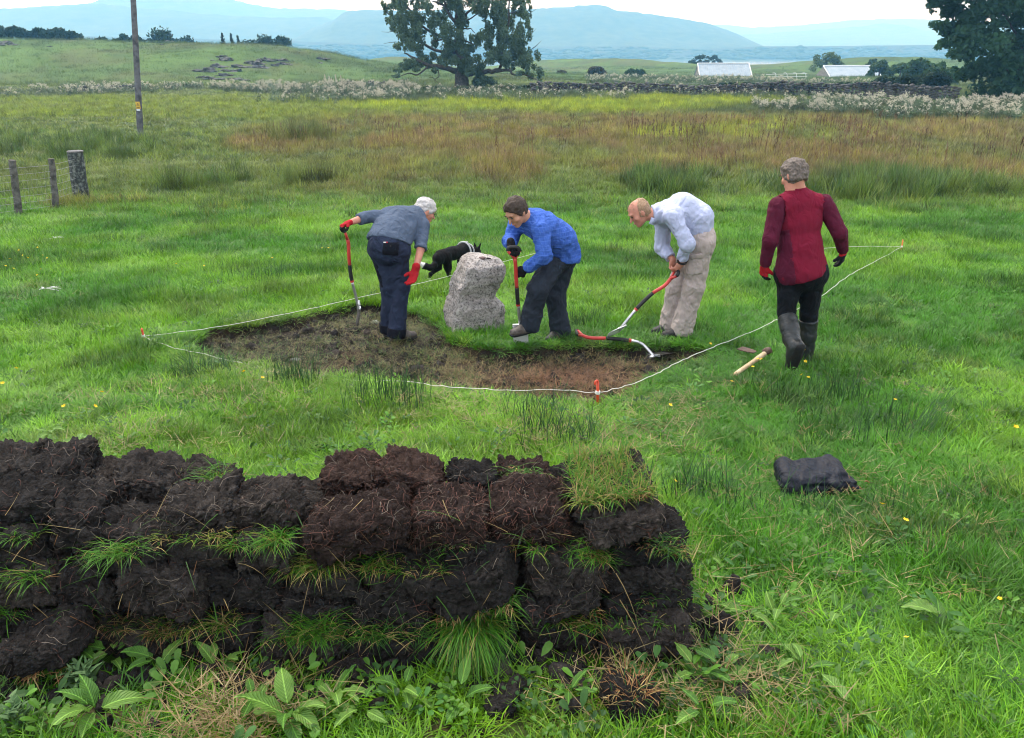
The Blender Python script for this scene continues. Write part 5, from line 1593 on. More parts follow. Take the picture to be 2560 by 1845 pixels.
sd_ = T4.copy(.004); sd_.cut(W['bel'] - lat4 * .105, lat4 + np.array([.0, 0, .12])); sd_.cut(W['che'] + np.array([0, 0, -.02]), (-.35, 0, 1)); vol_obj('side_panel', sd_, M_maroon, root4, (.005, 14., 3))
cb = MB(); up = unit(np.array([-.03, .05, 1])); ring = [W['nek'] + up * .006 + (lat4 * math.cos(a) + np.cross(up, lat4) * math.sin(a)) * .060 for a in np.linspace(0, 6.283, 19)[:-1]]
cb.tube(ring, .017, 6, closed=True); cb.tube([p + up * .02 for p in ring], .013, 6, closed=True); cb.build('collar', M_red, root4, True)
trousers(W, root4, M_black, W['pel'] + np.array([0, 0, .04]), (0, 0, 1), (.138, .112, .066, .034), seed=81, amp=.009, lat=lat4, k=1.12, cutoff=-.215, seat=np.array([0, -.045, -.03]))
boot(W, 'R', root4, M_welly, .004, tall=.90, knee=W['knR'])
boot(W, 'L', root4, M_welly, .004, tall=.88, knee=W['knL'], pitch=(-.10, .36, -.92))
hair_obj(root4, W['head'], f4, u4, s4, M_grey_hair, [((0, .055, .02), (0, 1, -.50)), ((0, 0, -.078), (0, -.15, -1))], .016, .95, 9, lumpy=.011)
face_bits(root4, W['head'], f4, u4, s4, M_grey_hair, .94)
for w_, n_, sd in (('L', (.75, .45, 0), 1), ('R', (-.8, .5, .0), -1)):
    wr = W['wr' + w_]; d_ = unit(W['ha' + w_] - wr + np.array([0, 0, -.06])); gl = Vol([wr, wr + d_ * .17], .09, .0045)
    gl.cap(wr - d_ * .035, wr, .035, .031, None, 1, .01)
    hand(gl, wr, d_, n_, sd, .5, 1.0, .0035)
    kz = W['ha' + w_]; vol_obj('glove', gl, [M_red_glove, M_black_glove], root4, None, (lambda kz, d_, lim: lambda C: ((C - kz) @ d_ > lim).astype(int))(wr, d_, .085 if w_ == 'L' else .022))

# ------------------------------------------------------------------ the standing stone and what is near it
def loft(rows, n=56, e=3.0, yaw=0.5, ydepth=.20, Y=7.4):
    """rows: (py, px left, px right) from the ground up, turned into rounded rings"""
    V = []; F = []
    cs = np.linspace(0, 2 * math.pi, n, endpoint=False)
    ux = np.sign(np.cos(cs)) * np.abs(np.cos(cs)) ** (2 / e); uy = np.sign(np.sin(cs)) * np.abs(np.sin(cs)) ** (2 / e)
    bx, by = ux * math.cos(yaw) * 1.15 - uy * math.sin(yaw) * .75, ux * math.sin(yaw) * 1.15 + uy * math.cos(yaw) * .75
    bx = bx / np.abs(bx).max(); by = by / np.abs(by).max()
    for (py, xl, xr) in rows:
        a, b = at(xl, py, Y), at(xr, py, Y); cx = .5 * (a[0] + b[0]); w = .5 * (b[0] - a[0])
        V.append(np.column_stack([cx + bx * w, Y + by * ydepth, np.full(n, a[2])]))
    return V, n
rz = lambda zx, zy: (820 + .28219 * zx, 460 + .28219 * zy)
rows = [(1430, 1045, 1560), (1330, 1042, 1520), (1270, 1036, 1535), (1190, 1028, 1556), (1120, 1036, 1566), (1060, 1046, 1562), (1020, 1052, 1530), (990, 1060, 1500), (950, 1070, 1508), (900, 1082, 1536), (850, 1118, 1548), (790, 1148, 1562), (740, 1160, 1572), (705, 1168, 1574), (690, 1176, 1568)]
rp = [(rz(0, y)[1], rz(a, 0)[0], rz(b, 0)[0]) for y, a, b in rows]
rp = np.array(rp); yy = np.linspace(rp[0, 0], rp[-1, 0], 64)
rp = [(y, np.interp(-y, -rp[:, 0], rp[:, 1]), np.interp(-y, -rp[:, 0], rp[:, 2])) for y in yy]
rings, n = loft(rp, n=120, Y=7.50, ydepth=.22, e=8.0, yaw=.40)
top_c = rings[-1].mean(0)
for k, s_ in enumerate((.94, .82, .62, .38, .14)):
    r = top_c + (rings[63] - top_c) * s_; r[:, 2] = rings[63][:, 2] + .012 + .012 * k ** .5 ; rings.append(r)
for i_, r in enumerate(rings): r[:, 2] += ((r[:, 1] - 7.5) * .12 - (r[:, 0] - top_c[0]) * .13) * min(1, max(0, (i_ - 24) / 38))
V = np.concatenate(rings); m = len(rings)
F = []
for i in range(m - 1):
    for k in range(n): F.append((i * n + k, i * n + (k + 1) % n, (i + 1) * n + (k + 1) % n, (i + 1) * n + k))
F.append(tuple((m - 1) * n + k for k in range(n)))
cen = V[:, :2].mean(0); out = np.column_stack([V[:, 0] - cen[0], V[:, 1] - cen[1], np.zeros(len(V))]); out /= np.linalg.norm(out, axis=1)[:, None] + 1e-9
out[62 * n:, 2] = 1.0
V = V + out * (.020 * fbm(V * 4, 2, 401) + .012 * np.round(fbm(V * 6, 2, 402) * 2.2) + .009 * fbm(V * 19, 3, 403) - .016 * np.clip(fbm(V * 38, 2, 405), 0, 1))[:, None]
t = NT('speckled_granite'); co = t.coord()
a = t.noise(5, 5, .6, co); b = t.noise(48, 5, .8, co); c_ = t.noise(240, 2, .7, co); v = t.n('TexVoronoi'); v.inputs['Scale'].default_value = 120; t.l(co, v.inputs['Vector'])
col = t.ramp(a.outputs[0], [(.3, (.27, .25, .24)), (.7, (.41, .39, .37))])
col = t.mix(1.0, col, t.ramp(b.outputs[0], [(.38, (.16, .15, .15)), (.47, (.92, .9, .89)), (.66, (1.4, 1.36, 1.33))]), 'MULTIPLY')
col = t.mix(1.0, col, t.ramp(v.outputs['Distance'], [(.08, (.62, .6, .6)), (.3, (1.05, 1.05, 1.05))]), 'MULTIPLY')
pt = t.noise(13, 5, .7, co); col = t.mix(t.ramp(pt.outputs[0], [(.56, (0, 0, 0)), (.64, (.75,) * 3)]), col, (.11, .10, .09)); lich = t.noise(9, 5, .7, co); lm = t.ramp(lich.outputs[0], [(.60, (0, 0, 0)), (.68, (1, 1, 1))]); col = t.mix(lm, col, (.44, .42, .38))
M_granite = t.bsdf(col, .92, 0, .2, t.bump(b.outputs[0], .8, .012))
stone = make('standing_stone', V, F, M_granite, None, True)
tag(stone, 'squat speckled grey pink standing stone with a notched right side', 'standing stone')
zt = V[:, 2].max()
M_peb = simple_mat('brown_pebble', (.13, .085, .08), (.22, .15, .14), 40., .6, .3)
pv, pf = lump(np.zeros(3), np.array([.033, .022, .018]), 2, 5, amp=.2)
pp_ = at(1206, 646, 7.46); pb = make('pebble', pv, pf, M_peb, None, True); pb.location = (pp_[0], pp_[1], pp_[2] + .004)
tag(pb, 'small brown pebble lying on top of the standing stone', 'pebble')
mb = MB(); p = at(1219, 647, 7.46); mb.tube([p + np.array([-.012, 0, .003]), p + np.array([.02, .0, .004]), p + np.array([.032, .004, .002])], [.007, .006, .003], 6)
o = mb.build('twig', simple_mat('dark_twig', (.015, .012, .012), (.04, .03, .03), 60., .8, .4)); tag(o, 'short dark stick beside the pebble on top of the stone', 'twig')

# small stones in the trench
M_pale = None
M_pstone = simple_mat('pale_field_stone', (.22, .21, .20), (.42, .41, .39), 26., .9, .5)
M_gstone = simple_mat('grey_field_stone', (.08, .08, .08), (.19, .19, .19), 26., .9, .5)
def small_stone(px, py, r, label, m, seed, cat='stone'):
    p = gp(px, py); v, f = lump(np.zeros(3), np.array(r), 2, seed, amp=.35); o = make('field_stone', v, f, m, None, True); o.location = (p[0], p[1], p[2] + r[2] * .55); tag(o, label, cat, 'small stones in the trench'); return o
small_stone(936, 783, (.045, .03, .026), 'pale stone in the dug corner behind the upright spade', M_pstone, 3)
small_stone(737, 873, (.05, .035, .022), 'flat grey stone in the middle of the dug soil', M_gstone, 4)
small_stone(624, 878, (.025, .02, .015), 'small whitish pebble near the left edge of the dug soil', M_pstone, 5)
small_stone(1462, 962, (.022, .018, .013), 'tiny pale pebble beside the near red peg', M_pstone, 6)
def feather(px, py, label, seed):
    p = gp(px, py); r = random.Random(seed); mb = MB(); c = np.array([p[0], p[1], p[2] + .07])
    for k in range(7):
        d = np.array([r.gauss(0, .05), r.gauss(0, .03), r.uniform(-.01, .02)]); mb.tube([c + d * .1, c + d, c + d * 1.5 + np.array([.02, 0, -.01])], [.004, .010, .002], 5, flat=((0, 0, 1), .3))
    o = mb.build('feather', simple_mat('white_feather', (.5, .5, .5), (.7, .7, .7), 30., .9, 0)); o['label'] = label; o['category'] = 'feather'
feather(138, 604, 'white tuft of feather on the lawn far left, farther of two', 1); feather(115, 733, 'white tuft of feather on the lawn far left, nearer of two', 2)

# ------------------------------------------------------------------ the dog
DY = 9.85
def dz(zx, zy, dy): return at(820 + .28219 * zx, 460 + .28219 * zy, DY + dy)
dpts = [dz(790, 690, -.2), dz(1350, 540, .6), dz(1100, 890, 0), dz(1250, 880, .5)]
dv = Vol(dpts, .16, .0075)
rump, mid_, chest, neck, hd = dz(1000, 640, 0), dz(1095, 615, .14), dz(1200, 600, .32), dz(1262, 585, .44), dz(1312, 600, .52)
dlat = unit(np.array([.82, -.57, 0]))
dv.chain([rump, mid_, chest], [.082, .080, .100], None, 1, .04); dv.cap(chest + np.array([0, 0, .02]), neck, .085, .060, None, 1, .04)
dv.cap(neck, hd, .060, .062, None, 1, .03); hf = unit(np.array([.55, .55, -.62])); dv.cap(hd, hd + hf * .12, .052, .026, None, 1, .02)
for sx_, zz_ in ((-1, 0), (1, 0)):
    e = hd + np.array([.02 * sx_ + .012, -.01 * sx_, .045]); dv.cap(e, e + np.array([.035 if sx_ > 0 else -.015, .0, .075]), .022, .006, None, 1, .01)
tail = [dz(955, 680, -.05), dz(945, 720, -.12), dz(905, 742, -.17), dz(860, 728, -.19), dz(800, 692, -.2)]
dv.chain(tail, [.030, .034, .036, .038, .016], None, 1, .02)
def dleg(pts, rad): dv.chain(pts, rad, None, 1, .025)
gz9 = lambda p: gz1(p[0], p[1])
paw = dz(884, 868, -.05); paw[2] = gz9(paw) + .02
dleg([rump + np.array([-.03, -.05, -.02]), dz(975, 735, -.03), dz(908, 800, -.06), paw], [.074, .046, .022, .020]); dv.cap(paw, paw + np.array([.02, .045, -.004]), .024, .020, None, 1, .01)
paw2 = dz(1080, 880, .05); paw2[2] = gz9(paw2) + .02
dleg([rump + np.array([.06, .03, -.02]), dz(1062, 735, .06), dz(1068, 805, .03), paw2], [.074, .048, .022, .020]); dv.cap(paw2, paw2 + np.array([.02, .045, -.004]), .024, .020, None, 1, .01)
for s_ in (-1, 1):
    sh = chest + dlat * .06 * s_ + np.array([.02, .02, -.03]); el = sh + np.array([-.02, -.03, -.16]); wr = sh + np.array([.01, .0, -.29]); pw = wr.copy(); pw[2] = gz9(pw) + .02
    dleg([sh, el, wr, pw], [.06, .038, .025, .022]); dv.cap(pw, pw + np.array([.02, .045, -.004]), .024, .020, None, 1, .01)
V, F = dv.mesh(); N = normals(V, F); V = V + N * (.008 * fbm(V * np.array([40, 40, 18]), 3, 21))[:, None]
C = V[F].mean(1)
white = (np.linalg.norm(C - tail[4], axis=1) < .085) | ((C[:, 2] < np.array(paw)[2] + .06) & (np.linalg.norm(C[:, :2] - paw[:2], axis=1) < .10)) | ((np.linalg.norm(C - dz(1150, 715, .2), axis=1) < .07))
M_blackfur = simple_mat('black_fur', (.002, .002, .0025), (.009, .009, .010), 70., .8, .6, .008, spec=.12); M_whitefur = simple_mat('white_fur', (.5, .48, .45), (.72, .70, .67), 70., .8, .8, .01)
dog = make('dog', V, F, [M_blackfur, M_whitefur], None, True, mat_idx=white.astype(int))
tag(dog, 'black dog with white tail tip and paws sniffing behind the stone', 'dog')
M_harness = simple_mat('grey_webbing', (.30, .30, .31), (.50, .50, .52), 60., .7, .3)
ax = unit(chest - mid_); s1_ = unit(np.cross(ax, [0, 0, 1])); s2_ = np.cross(s1_, ax)
mb = MB(); c = chest + ax * .005 + np.array([0, 0, .004]); ring = [c + (s1_ * math.cos(a) + s2_ * math.sin(a)) * .121 for a in np.linspace(0, 6.283, 25)[:-1]]
mb.tube(ring, .011, 6, closed=True, flat=None); mb.build('harness', M_harness, dog, True)
mb = MB(); c = chest * .25 + neck * .75; ax2 = unit(neck - chest); a1 = unit(np.cross(ax2, [0, 0, 1])); a2 = np.cross(a1, ax2); mb.tube([c + (a1 * math.cos(a) + a2 * math.sin(a)) * .085 for a in np.linspace(0, 6.283, 21)[:-1]], .010, 6, closed=True)
mb.build('harness', M_harness, dog, True); mb = MB(); mb.tube([chest + s2_ * .125, .5 * (chest + neck) + s2_ * .115, neck * .7 + chest * .3 + np.array([0, 0, .088])], .010, 6); mb.build('harness', M_harness, dog, True)

# ------------------------------------------------------------------ spades
M_redgrip = simple_mat('red_plastic', (.42, .035, .03), (.55, .06, .05), 12., .42, .1, spec=.4); M_blackgrip = simple_mat('black_rubber', (.012, .012, .013), (.03, .03, .03), 40., .6, .3)
M_steel = simple_mat('bright_steel', (.42, .43, .45), (.68, .69, .71), 18., .34, .15, metal=.85); M_blade = simple_mat('muddy_steel_blade', (.10, .095, .09), (.72, .72, .73), 9., .42, .2, metal=.15, lo=.33, hi=.42); M_mud = simple_mat('muddy_dark_blade', (.03, .027, .024), (.10, .09, .08), 20., .7, .4)

def spade(label, shaft, blade_len, blade_dir, blade_norm, lat, cut=(.38, .68), handle_u=None, loop=True, blade_mat=None, blade_w=.15, shaft_r=.0165):
    """shaft: points from the grip end to the socket"""
    root = empty('spade', shaft[-1]); tag(root, label, 'spade', 'red handled spades')
    P = np.array(bez(shaft, 8)); L = np.concatenate([[0], np.cumsum(np.linalg.norm(np.diff(P, axis=0), axis=1))]); L /= L[-1]
    def seg(a, b): 
        q = [np.array([np.interp(x, L, P[:, k]) for k in range(3)]) for x in np.linspace(a, b, 10)]; return q
    lat = unit(lat)
    mb = MB(); s0 = .13 if loop else 0.0
    mb.tube(seg(s0, cut[0]), [shaft_r * 1.0] * 10, 10)
    rg = MB(); rg.tube(seg(cut[1], cut[1] + .025), shaft_r * 1.15, 10); rg.build('red_ring', M_redgrip, root, True)
    if loop:
        top_, y = P[0], np.array([np.interp(s0, L, P[:, k]) for k in range(3)]); d = unit(y - top_)
        for q in (-1, 1): mb.tube([y + d * .01, y - d * .025 + lat * q * .018, top_ + d * .035 + lat * q * .050], [.015, .013, .012], 8)
    mb.build('red_shaft', M_redgrip, root, True)
    if loop:
        mb = MB(); h = [top_ + d * (.030) + lat * .050, top_ + d * .012 + lat * .046, top_ + lat * .028, top_, top_ - lat * .028, top_ + d * .012 - lat * .046, top_ + d * .03 - lat * .050]
        mb.tube(bez(h, 3), .0155, 8); mb.build('grip', M_blackgrip, root, True)
    mb = MB(); mb.tube(seg(cut[0], cut[1]), shaft_r * 1.08, 10); mb.build('black_sleeve', M_blackgrip, root, True)
    mb = MB(); mb.tube(seg(cut[1] + .02, 1.0), [shaft_r * .85] * 9 + [shaft_r * 1.0], 10); mb.build('steel_shaft', M_steel, root, True)
    bd = unit(blade_dir); bn = unit(np.asarray(blade_norm) - bd * np.dot(bd, blade_norm)); bl = np.cross(bd, bn); o = P[-1]
    nx, ny = 9, 9; V = []; F = []
    for side in (0, 1):
        for j in range(ny):
            t_ = j / (ny - 1); w = blade_w * .5 * (1.0 if t_ < .75 else 1 - .10 * ((t_ - .75) / .25) ** 2)
            for i in range(nx):
                s_ = 2 * i / (nx - 1) - 1
                rise = .018 * (s_ ** 2) * (1 - .4 * t_) + (.018 * math.exp(-(s_ * 5) ** 2) * max(0, 1 - t_ * 2.5))
                end = 0.0 if t_ < 1 else .010 * (1 - s_ ** 2)
                V.append(o + bd * (blade_len * t_ - .005 + end) + bl * w * s_ + bn * (rise + (.0022 if side else -.0022)))
    q = nx * ny
    for j in range(ny - 1):
        for i in range(nx - 1):
            a = j * nx + i; F.append((a, a + 1, a + nx + 1, a + nx)); F.append((q + a, q + a + nx, q + a + nx + 1, q + a + 1))
    rim = [i for i in range(nx)] + [j * nx + nx - 1 for j in range(1, ny)] + [(ny - 1) * nx + i for i in range(nx - 2, -1, -1)] + [j * nx for j in range(ny - 2, 0, -1)]
    for k in range(len(rim)): a, b = rim[k], rim[(k + 1) % len(rim)]; F.append((b, a, q + a, q + b))
    ob = make('blade', np.array(V), F, blade_mat or M_blade, root, True)
    mb = MB()
    mb.tube([o - bd * .05, o + bd * .03, o + bd * blade_len * .35], [shaft_r, shaft_r * .95, .006], 8, flat=(bn, .7)); mb.build('socket', M_steel, root, True)
    for q in (-1, 1):
        mb = MB(); mb.box(o + bl * q * blade_w * .28 + bn * .010, (blade_w * .21, .010, .004), [bl, bn, bd]); mb.build('tread', M_steel, root)
    return root
z3 = lambda x, y, Y: at(820 + .28219 * x, 460 + .28219 * y, Y)
z4 = lambda x, y, Y: at(1440 + .37919 * x, 380 + .37919 * y, Y)
spade('spade standing in the dug soil held by the person in the grey jumper', [z3(140, 392, 7.26), z3(152, 440, 7.26), z3(180, 520, 7.27), z3(186, 650, 7.29), z3(205, 825, 7.32), z3(238, 960, 7.34), z3(268, 1076, 7.36)], .20, z3(244, 1290, 7.41) - z3(268, 1076, 7.36), (1, .25, 0), (.25, -.95, 0), (.46, .66), blade_mat=M_mud)
spade('spade with muddy white blade pressed under the boot of the blue shirted person', [z3(1640, 560, 6.66), z3(1652, 640, 6.67), z3(1662, 720, 6.69), z3(1668, 850, 6.72), z3(1682, 1050, 6.78), z3(1702, 1240, 6.84)], .235, z3(1712, 1440, 6.90) - z3(1702, 1240, 6.84), (0, -1, -.15), (1, .15, .0), (.50, .72), blade_mat=M_blade, blade_w=.135)
spade('spade slanting down from the hands of the man in beige trousers', [z4(672, 785, 7.04), z4(640, 815, 7.03), z4(585, 880, 7.01), z4(500, 935, 6.98), z4(412, 1020, 6.95), z4(345, 1100, 6.93), z4(300, 1156, 6.92)], .15, z4(228, 1190, 6.84) - z4(300, 1156, 6.92), np.cross(z4(228, 1190, 6.84) - z4(300, 1156, 6.92), z4(260, 1170, 6.9) - EYE) + np.array([0, -.12, .12]), (0, 1, .2), (.42, .70), loop=True)
gl_ = lambda x, y, dz_=0.03: (lambda p: np.array([p[0], p[1], p[2] + dz_]))(gp(1440 + .37919 * x, 380 + .37919 * y))
spade('spade lying flat on the turf edge with its dark blade to the right', [gl_(2, 1238, .06), gl_(55, 1262, .05), gl_(110, 1272, .05), gl_(200, 1272, .05), gl_(322, 1280, .05), gl_(430, 1288, .06), gl_(515, 1312, .05)], .22, gl_(668, 1275, .03) - gl_(515, 1312, .05), (.1, .35, .9), (.0, 1, .1), (.42, .66), blade_mat=M_mud)

# ------------------------------------------------------------------ mattock in the grass
root = empty('mattock', gp(1918, 890)); tag(root, 'rusty mattock with a pale wooden handle lying in the grass', 'mattock')
M_rust = simple_mat('rusty_iron', (.075, .045, .034), (.15, .10, .08), 30., .75, .5, metal=.2); M_ash = simple_mat('pale_ash_wood', (.42, .30, .17), (.58, .44, .27), 14., .6, .25)
e1, e2 = gp(1848, 888), gp(1902, 905); e1[2] += .075; e2[2] += .075
dirb = unit(e2 - e1); V = []; mb = MB(); n_ = np.array([0, -.35, .94])
w0 = np.cross(dirb, n_); pl = []
prof = [(-.005, .034), (.05, .036), (.11, .034), (.15, .027), (.178, .020)]
for sd_ in (.004, -.004):
    for (t_, w_) in prof: pl += [e1 + dirb * t_ + w0 * w_ + n_ * sd_, e1 + dirb * t_ - w0 * w_ + n_ * sd_]
Fq = []
for i in range(4): Fq += [(2*i, 2*i+1, 2*i+3, 2*i+2), (10+2*i, 12+2*i, 13+2*i, 11+2*i), (2*i, 2*i+2, 12+2*i, 10+2*i), (2*i+1, 11+2*i, 13+2*i, 2*i+3)]
Fq += [(0, 10, 11, 1), (8, 9, 19, 18)]
mb.add(pl, Fq); mb.build('iron_blade', M_rust, root)
eye_c = gp(1914, 899); eye_c[2] += .075
mb = MB(); mb.tube([eye_c + np.array([-.03, 0, -.01]), eye_c, eye_c + np.array([.036, .004, .014])], [.026, .038, .030], 12, flat=((0, 0, 1), .8)); mb.build('eye_socket', M_rust, root, True)
h1, h2 = gp(1908, 905), gp(1836, 950); h1[2] += .075; h2[2] += .045
mb = MB(); mb.tube(bez([h1, h1 * .7 + h2 * .3 + np.array([.006, 0, .004]), h1 * .35 + h2 * .65, h2], 5), [.022] * 6 + [.018] * 10, 10); mb.build('wooden_handle', M_ash, root, True)

# ------------------------------------------------------------------ pegs and string
M_peg = simple_mat('red_plastic_peg', (.52, .05, .025), (.66, .085, .03), 20., .45, .1, spec=.4); M_pego = simple_mat('orange_plastic_peg', (.58, .16, .03), (.70, .22, .05), 20., .45, .1)
M_string = simple_mat('white_cord', (.62, .60, .55), (.80, .78, .74), 90., .8, .3)
def peg(px, py, h, label, m=M_peg, hook=(1, 0, 0), lean=(0, 0)):
    p = on_ground(px, py) + np.array([0, 0, .012]); root = empty('peg', p); tag(root, label, 'peg', 'plastic pegs holding the string')
    hk = unit(hook); mb = MB(); up = unit(np.array([lean[0], lean[1], 1.0]))
    mb.tube([p - up * .20, p + up * h * .5, p + up * h], [.008, .0105, .010], 8); mb.build('stake', m, root, True)
    mb = MB(); c = p + up * h; mb.tube(bez([c - up * .01, c + up * .006 + hk * .003, c + up * .012 + hk * .014, c + up * .004 + hk * .026, c - up * .014 + hk * .027], 4), [.0085] * 17, 7); mb.build('hook', m, root, True)
    mb = MB(); k = p + up * h * .42
    for j in range(3): mb.tube([k + up * .008 * j + np.array([math.cos(a), math.sin(a), .05 * math.sin(a)]) * .0135 for a in np.linspace(0, 6.283, 11)[:-1]], .0045, 5, closed=True)
    mb.build('knot', M_string, root, True)
    return k
kL = peg(361, 857, .115, 'red peg at the left corner of the dug area', M_peg, (.3, -.9, 0))
kN = peg(1494, 1008, .15, 'red hooked peg at the near corner of the dug area', M_peg, (-.75, -.6, 0), (-.03, 0))
kR = peg(2252, 630, .16, 'orange peg far right behind the person in red', M_pego, (.3, .9, 0))
kB = peg(1414, 622, .12, 'red peg at the far corner behind the blue shirted person', M_peg)
def string(a, b, label, sag=.05, wob=.004, bits=44, via=(), gap=None, r=.0023):
    pts = [a] + list(via) + [b]; P = bez(pts, max(6, bits // (len(pts) - 1))); out = []
    for i, p in enumerate(P):
        t_ = i / (len(P) - 1); q = p.copy(); q[2] -= sag * math.sin(math.pi * t_); q += np.array([wob * vnoise(np.array([[i * .7, 1, 3.]]), 5)[0], wob * vnoise(np.array([[i * .7, 4, 2.]]), 6)[0], wob * .7 * vnoise(np.array([[i * .9, 9, 2.]]), 8)[0]])
        q[2] = max(q[2], gz1(q[0], q[1]) + .008); out.append(q)
    mb = MB(); mb.tube(out, r, 6); o = mb.build('string', M_string, None, True); tag(o, label, 'string', 'white string round the dug area')
def lift(px, py, h):
    p = on_ground(px, py, h); return p
string(kL, kB, 'white string from the left peg to behind the stone', .03, .006, 60, [lift(600, 802, .12), lift(948, 726, .14), lift(1144, 680, .15)])
string(kL, kN, 'white string along the near side of the dug area', .0, .008, 90, [lift(430, 868, .05), lift(505, 884, .03), lift(580, 903, .0), lift(760, 940, -.02), lift(900, 955, .0), lift(985, 950, .05), lift(1105, 966, .08), lift(1250, 974, .09), lift(1400, 975, .08)])
string(kN, kR, 'white string from the near peg past the person in red', .0, .008, 110, [lift(1590, 956, .09), lift(1700, 904, .11), lift(1800, 860, .12), lift(1938, 802, .14), lift(2060, 735, .15), lift(2130, 684, .15)])
string(kR, kB, 'white string along the far side of the dug area', .03, .006, 50, [lift(2140, 613, .17), lift(2030, 618, .13), lift(1960, 622, .04), lift(1700, 622, .02)])

# ------------------------------------------------------------------ folded jacket
p = gp(2040, 1246); JY = p[1] + .10
cz = lambda zx, zy, Y=JY: at(1660 + .4678 * zx, 1080 + .4678 * zy, Y)
jv = Vol([cz(610, 370) - np.array([0, .12, 0]), cz(1010, 180) + np.array([0, .15, 0])], .14, .006)
c = cz(800, 292); base_z_ = gz1(c[0], c[1])
A = [unit((1, .10, .03)), unit((-.10, 1, .10)), unit((-.02, -.1, 1))]
jv.box(np.array([c[0] - .01, JY, base_z_ + .035]), A, (.150, .095, .016), .03)
jv.box(np.array([c[0] - .015, JY + .005, base_z_ + .070]), A, (.140, .090, .014), .022)
jv.box(np.array([c[0] + .005, JY + .015, base_z_ + .095]), [unit((1, .2, .06)), unit((-.2, 1, .1)), unit((-.06, -.1, 1))], (.120, .075, .010), .02)
jv.cap(np.array([c[0] - .155, JY - .07, base_z_ + .058]), np.array([c[0] - .135, JY + .08, base_z_ + .080]), .034, .034, None, 1, .02)
jv.cap(np.array([c[0] + .06, JY - .09, base_z_ + .060]), np.array([c[0] + .12, JY + .07, base_z_ + .090]), .026, .028, None, 1, .015)
V, F = jv.mesh(); jv.F -= .012; V, F = jv.mesh()
V = drape(V, F, .018, 8, 91, (.8, .5, 1.2)); V = drape(V, F, .004, 24, 95, (1, .4, 1.5))
M_jacket = cloth('navy_rainproof', (.004, .006, .013), 200., .25, .58, .15, .25)
V[:, 2] += .02
jacket = make('folded_jacket', V, F, M_jacket, None, True); tag(jacket, 'folded navy waterproof jacket lying on the grass at right', 'jacket')
fv = jv.like(); fv.box(np.array([c[0] + .118, JY + .0, base_z_ + .075]), [unit((1, .3, -.25)), unit((-.3, 1, 0)), unit((.25, 0, 1))], (.055, .085, .012), .0); fv.box(np.array([c[0] + .150, JY - .01, base_z_ + .05]), [unit((1, .3, -.5)), unit((-.3, 1, 0)), unit((.5, 0, 1))], (.030, .080, .014), .02)
V, F = fv.mesh(); V = drape(V, F, .010, 18, 97, (1, .6, 1.4)); V[:, 2] += .02; make('folded_sleeve', V, F, M_jacket, jacket, True)
M_zip = simple_mat('grey_piping', (.25, .27, .30), (.40, .42, .45), 50., .5, 0)
mb = MB(); z0 = np.array([c[0] - .02, JY - .098, base_z_ + .080]); mb.tube(bez([z0 + np.array([-.012, .016, .022]), z0 + np.array([-.002, .012, .018]), z0, z0 + np.array([-.004, -.006, -.026])], 4), .0022, 5); mb.build('piping', M_zip, jacket)
mb = MB(); q = np.array([c[0] + .185, JY - .06, base_z_ + .05])
for k in range(5): d = np.array([random.gauss(0, .018), random.gauss(0, .015), random.gauss(0, .016)]); mb.tube([q + d, q + d + np.array([.012, .004, .008]), q + d + np.array([.028, -.004, .0])], [.003, .010, .002], 5, flat=((0, .5, .8), .3))
o = mb.build('dead_leaf', simple_mat('rust_leaf', (.20, .075, .035), (.32, .14, .06), 40., .8, .3)); tag(o, 'crumpled rust brown dead leaf at the right end of the jacket', 'leaf')

# ------------------------------------------------------------------ trees and bushes
M_bark = simple_mat('grey_bark', (.035, .030, .026), (.10, .088, .075), 6., .95, .8, .04)
M_leaf = tint_mat('tree_leaf', False, .6, .42, .2)

def leaf_cloud(cl, size, c_dark, c_lite, up=0.0, seed=0, thin=.35):
    """cl: list of (centre, radii, count); returns leaf quads with their own colours"""
    r = np.random.default_rng(seed); VV, TT = [], []
    for (c, rad, k) in cl:
        k = int(k); d = r.normal(size=(k, 3)); d /= np.linalg.norm(d, axis=1)[:, None]
        p = np.asarray(c) + d * np.asarray(rad) * (r.random((k, 1)) ** thin)
        s = size * r.uniform(.6, 1.35, (k, 1))
        a = r.normal(size=(k, 3)) + np.array([0, 0, up]); a /= np.linalg.norm(a, axis=1)[:, None]
        b = np.cross(a, r.normal(size=(k, 3))); b /= np.linalg.norm(b, axis=1)[:, None] + 1e-9
        q = np.stack([p - a * s * .6, p + b * s * .38, p + a * s * .7, p - b * s * .38], 1)
        VV.append(q.reshape(-1, 3))
        m = r.uniform(0, 1) * .6 + r.random((k, 1)) * .4
        TT.append(np.repeat(np.asarray(c_dark) * (1 - m) + np.asarray(c_lite) * m, 4, 0))
    V = np.concatenate(VV); T = np.concatenate(TT); F = np.arange(len(V)).reshape(-1, 4)
    return V, F, T

def crown(root, cl, size, c1, c2, up=0., seed=0, thin=.35):
    V, F, T = leaf_cloud(cl, size, c1, c2, up, seed, thin)
    o = make('crown', V, F, M_leaf, root, False, tint=T); o['kind'] = 'stuff'; return o

def limb(mb, pts, r0, r1, wig=.12, n=5, seg=5):
    P = bez(pts, n); m = len(P); s = random.random() * 99
    P = [p + wig * np.array([vnoise(np.array([[i * .5, s, k * 7.]]), 3)[0] for k in range(3)]) for i, p in enumerate(P)]
    mb.tube(P, [r0 + (r1 - r0) * (i / (m - 1)) for i in range(m)], seg)

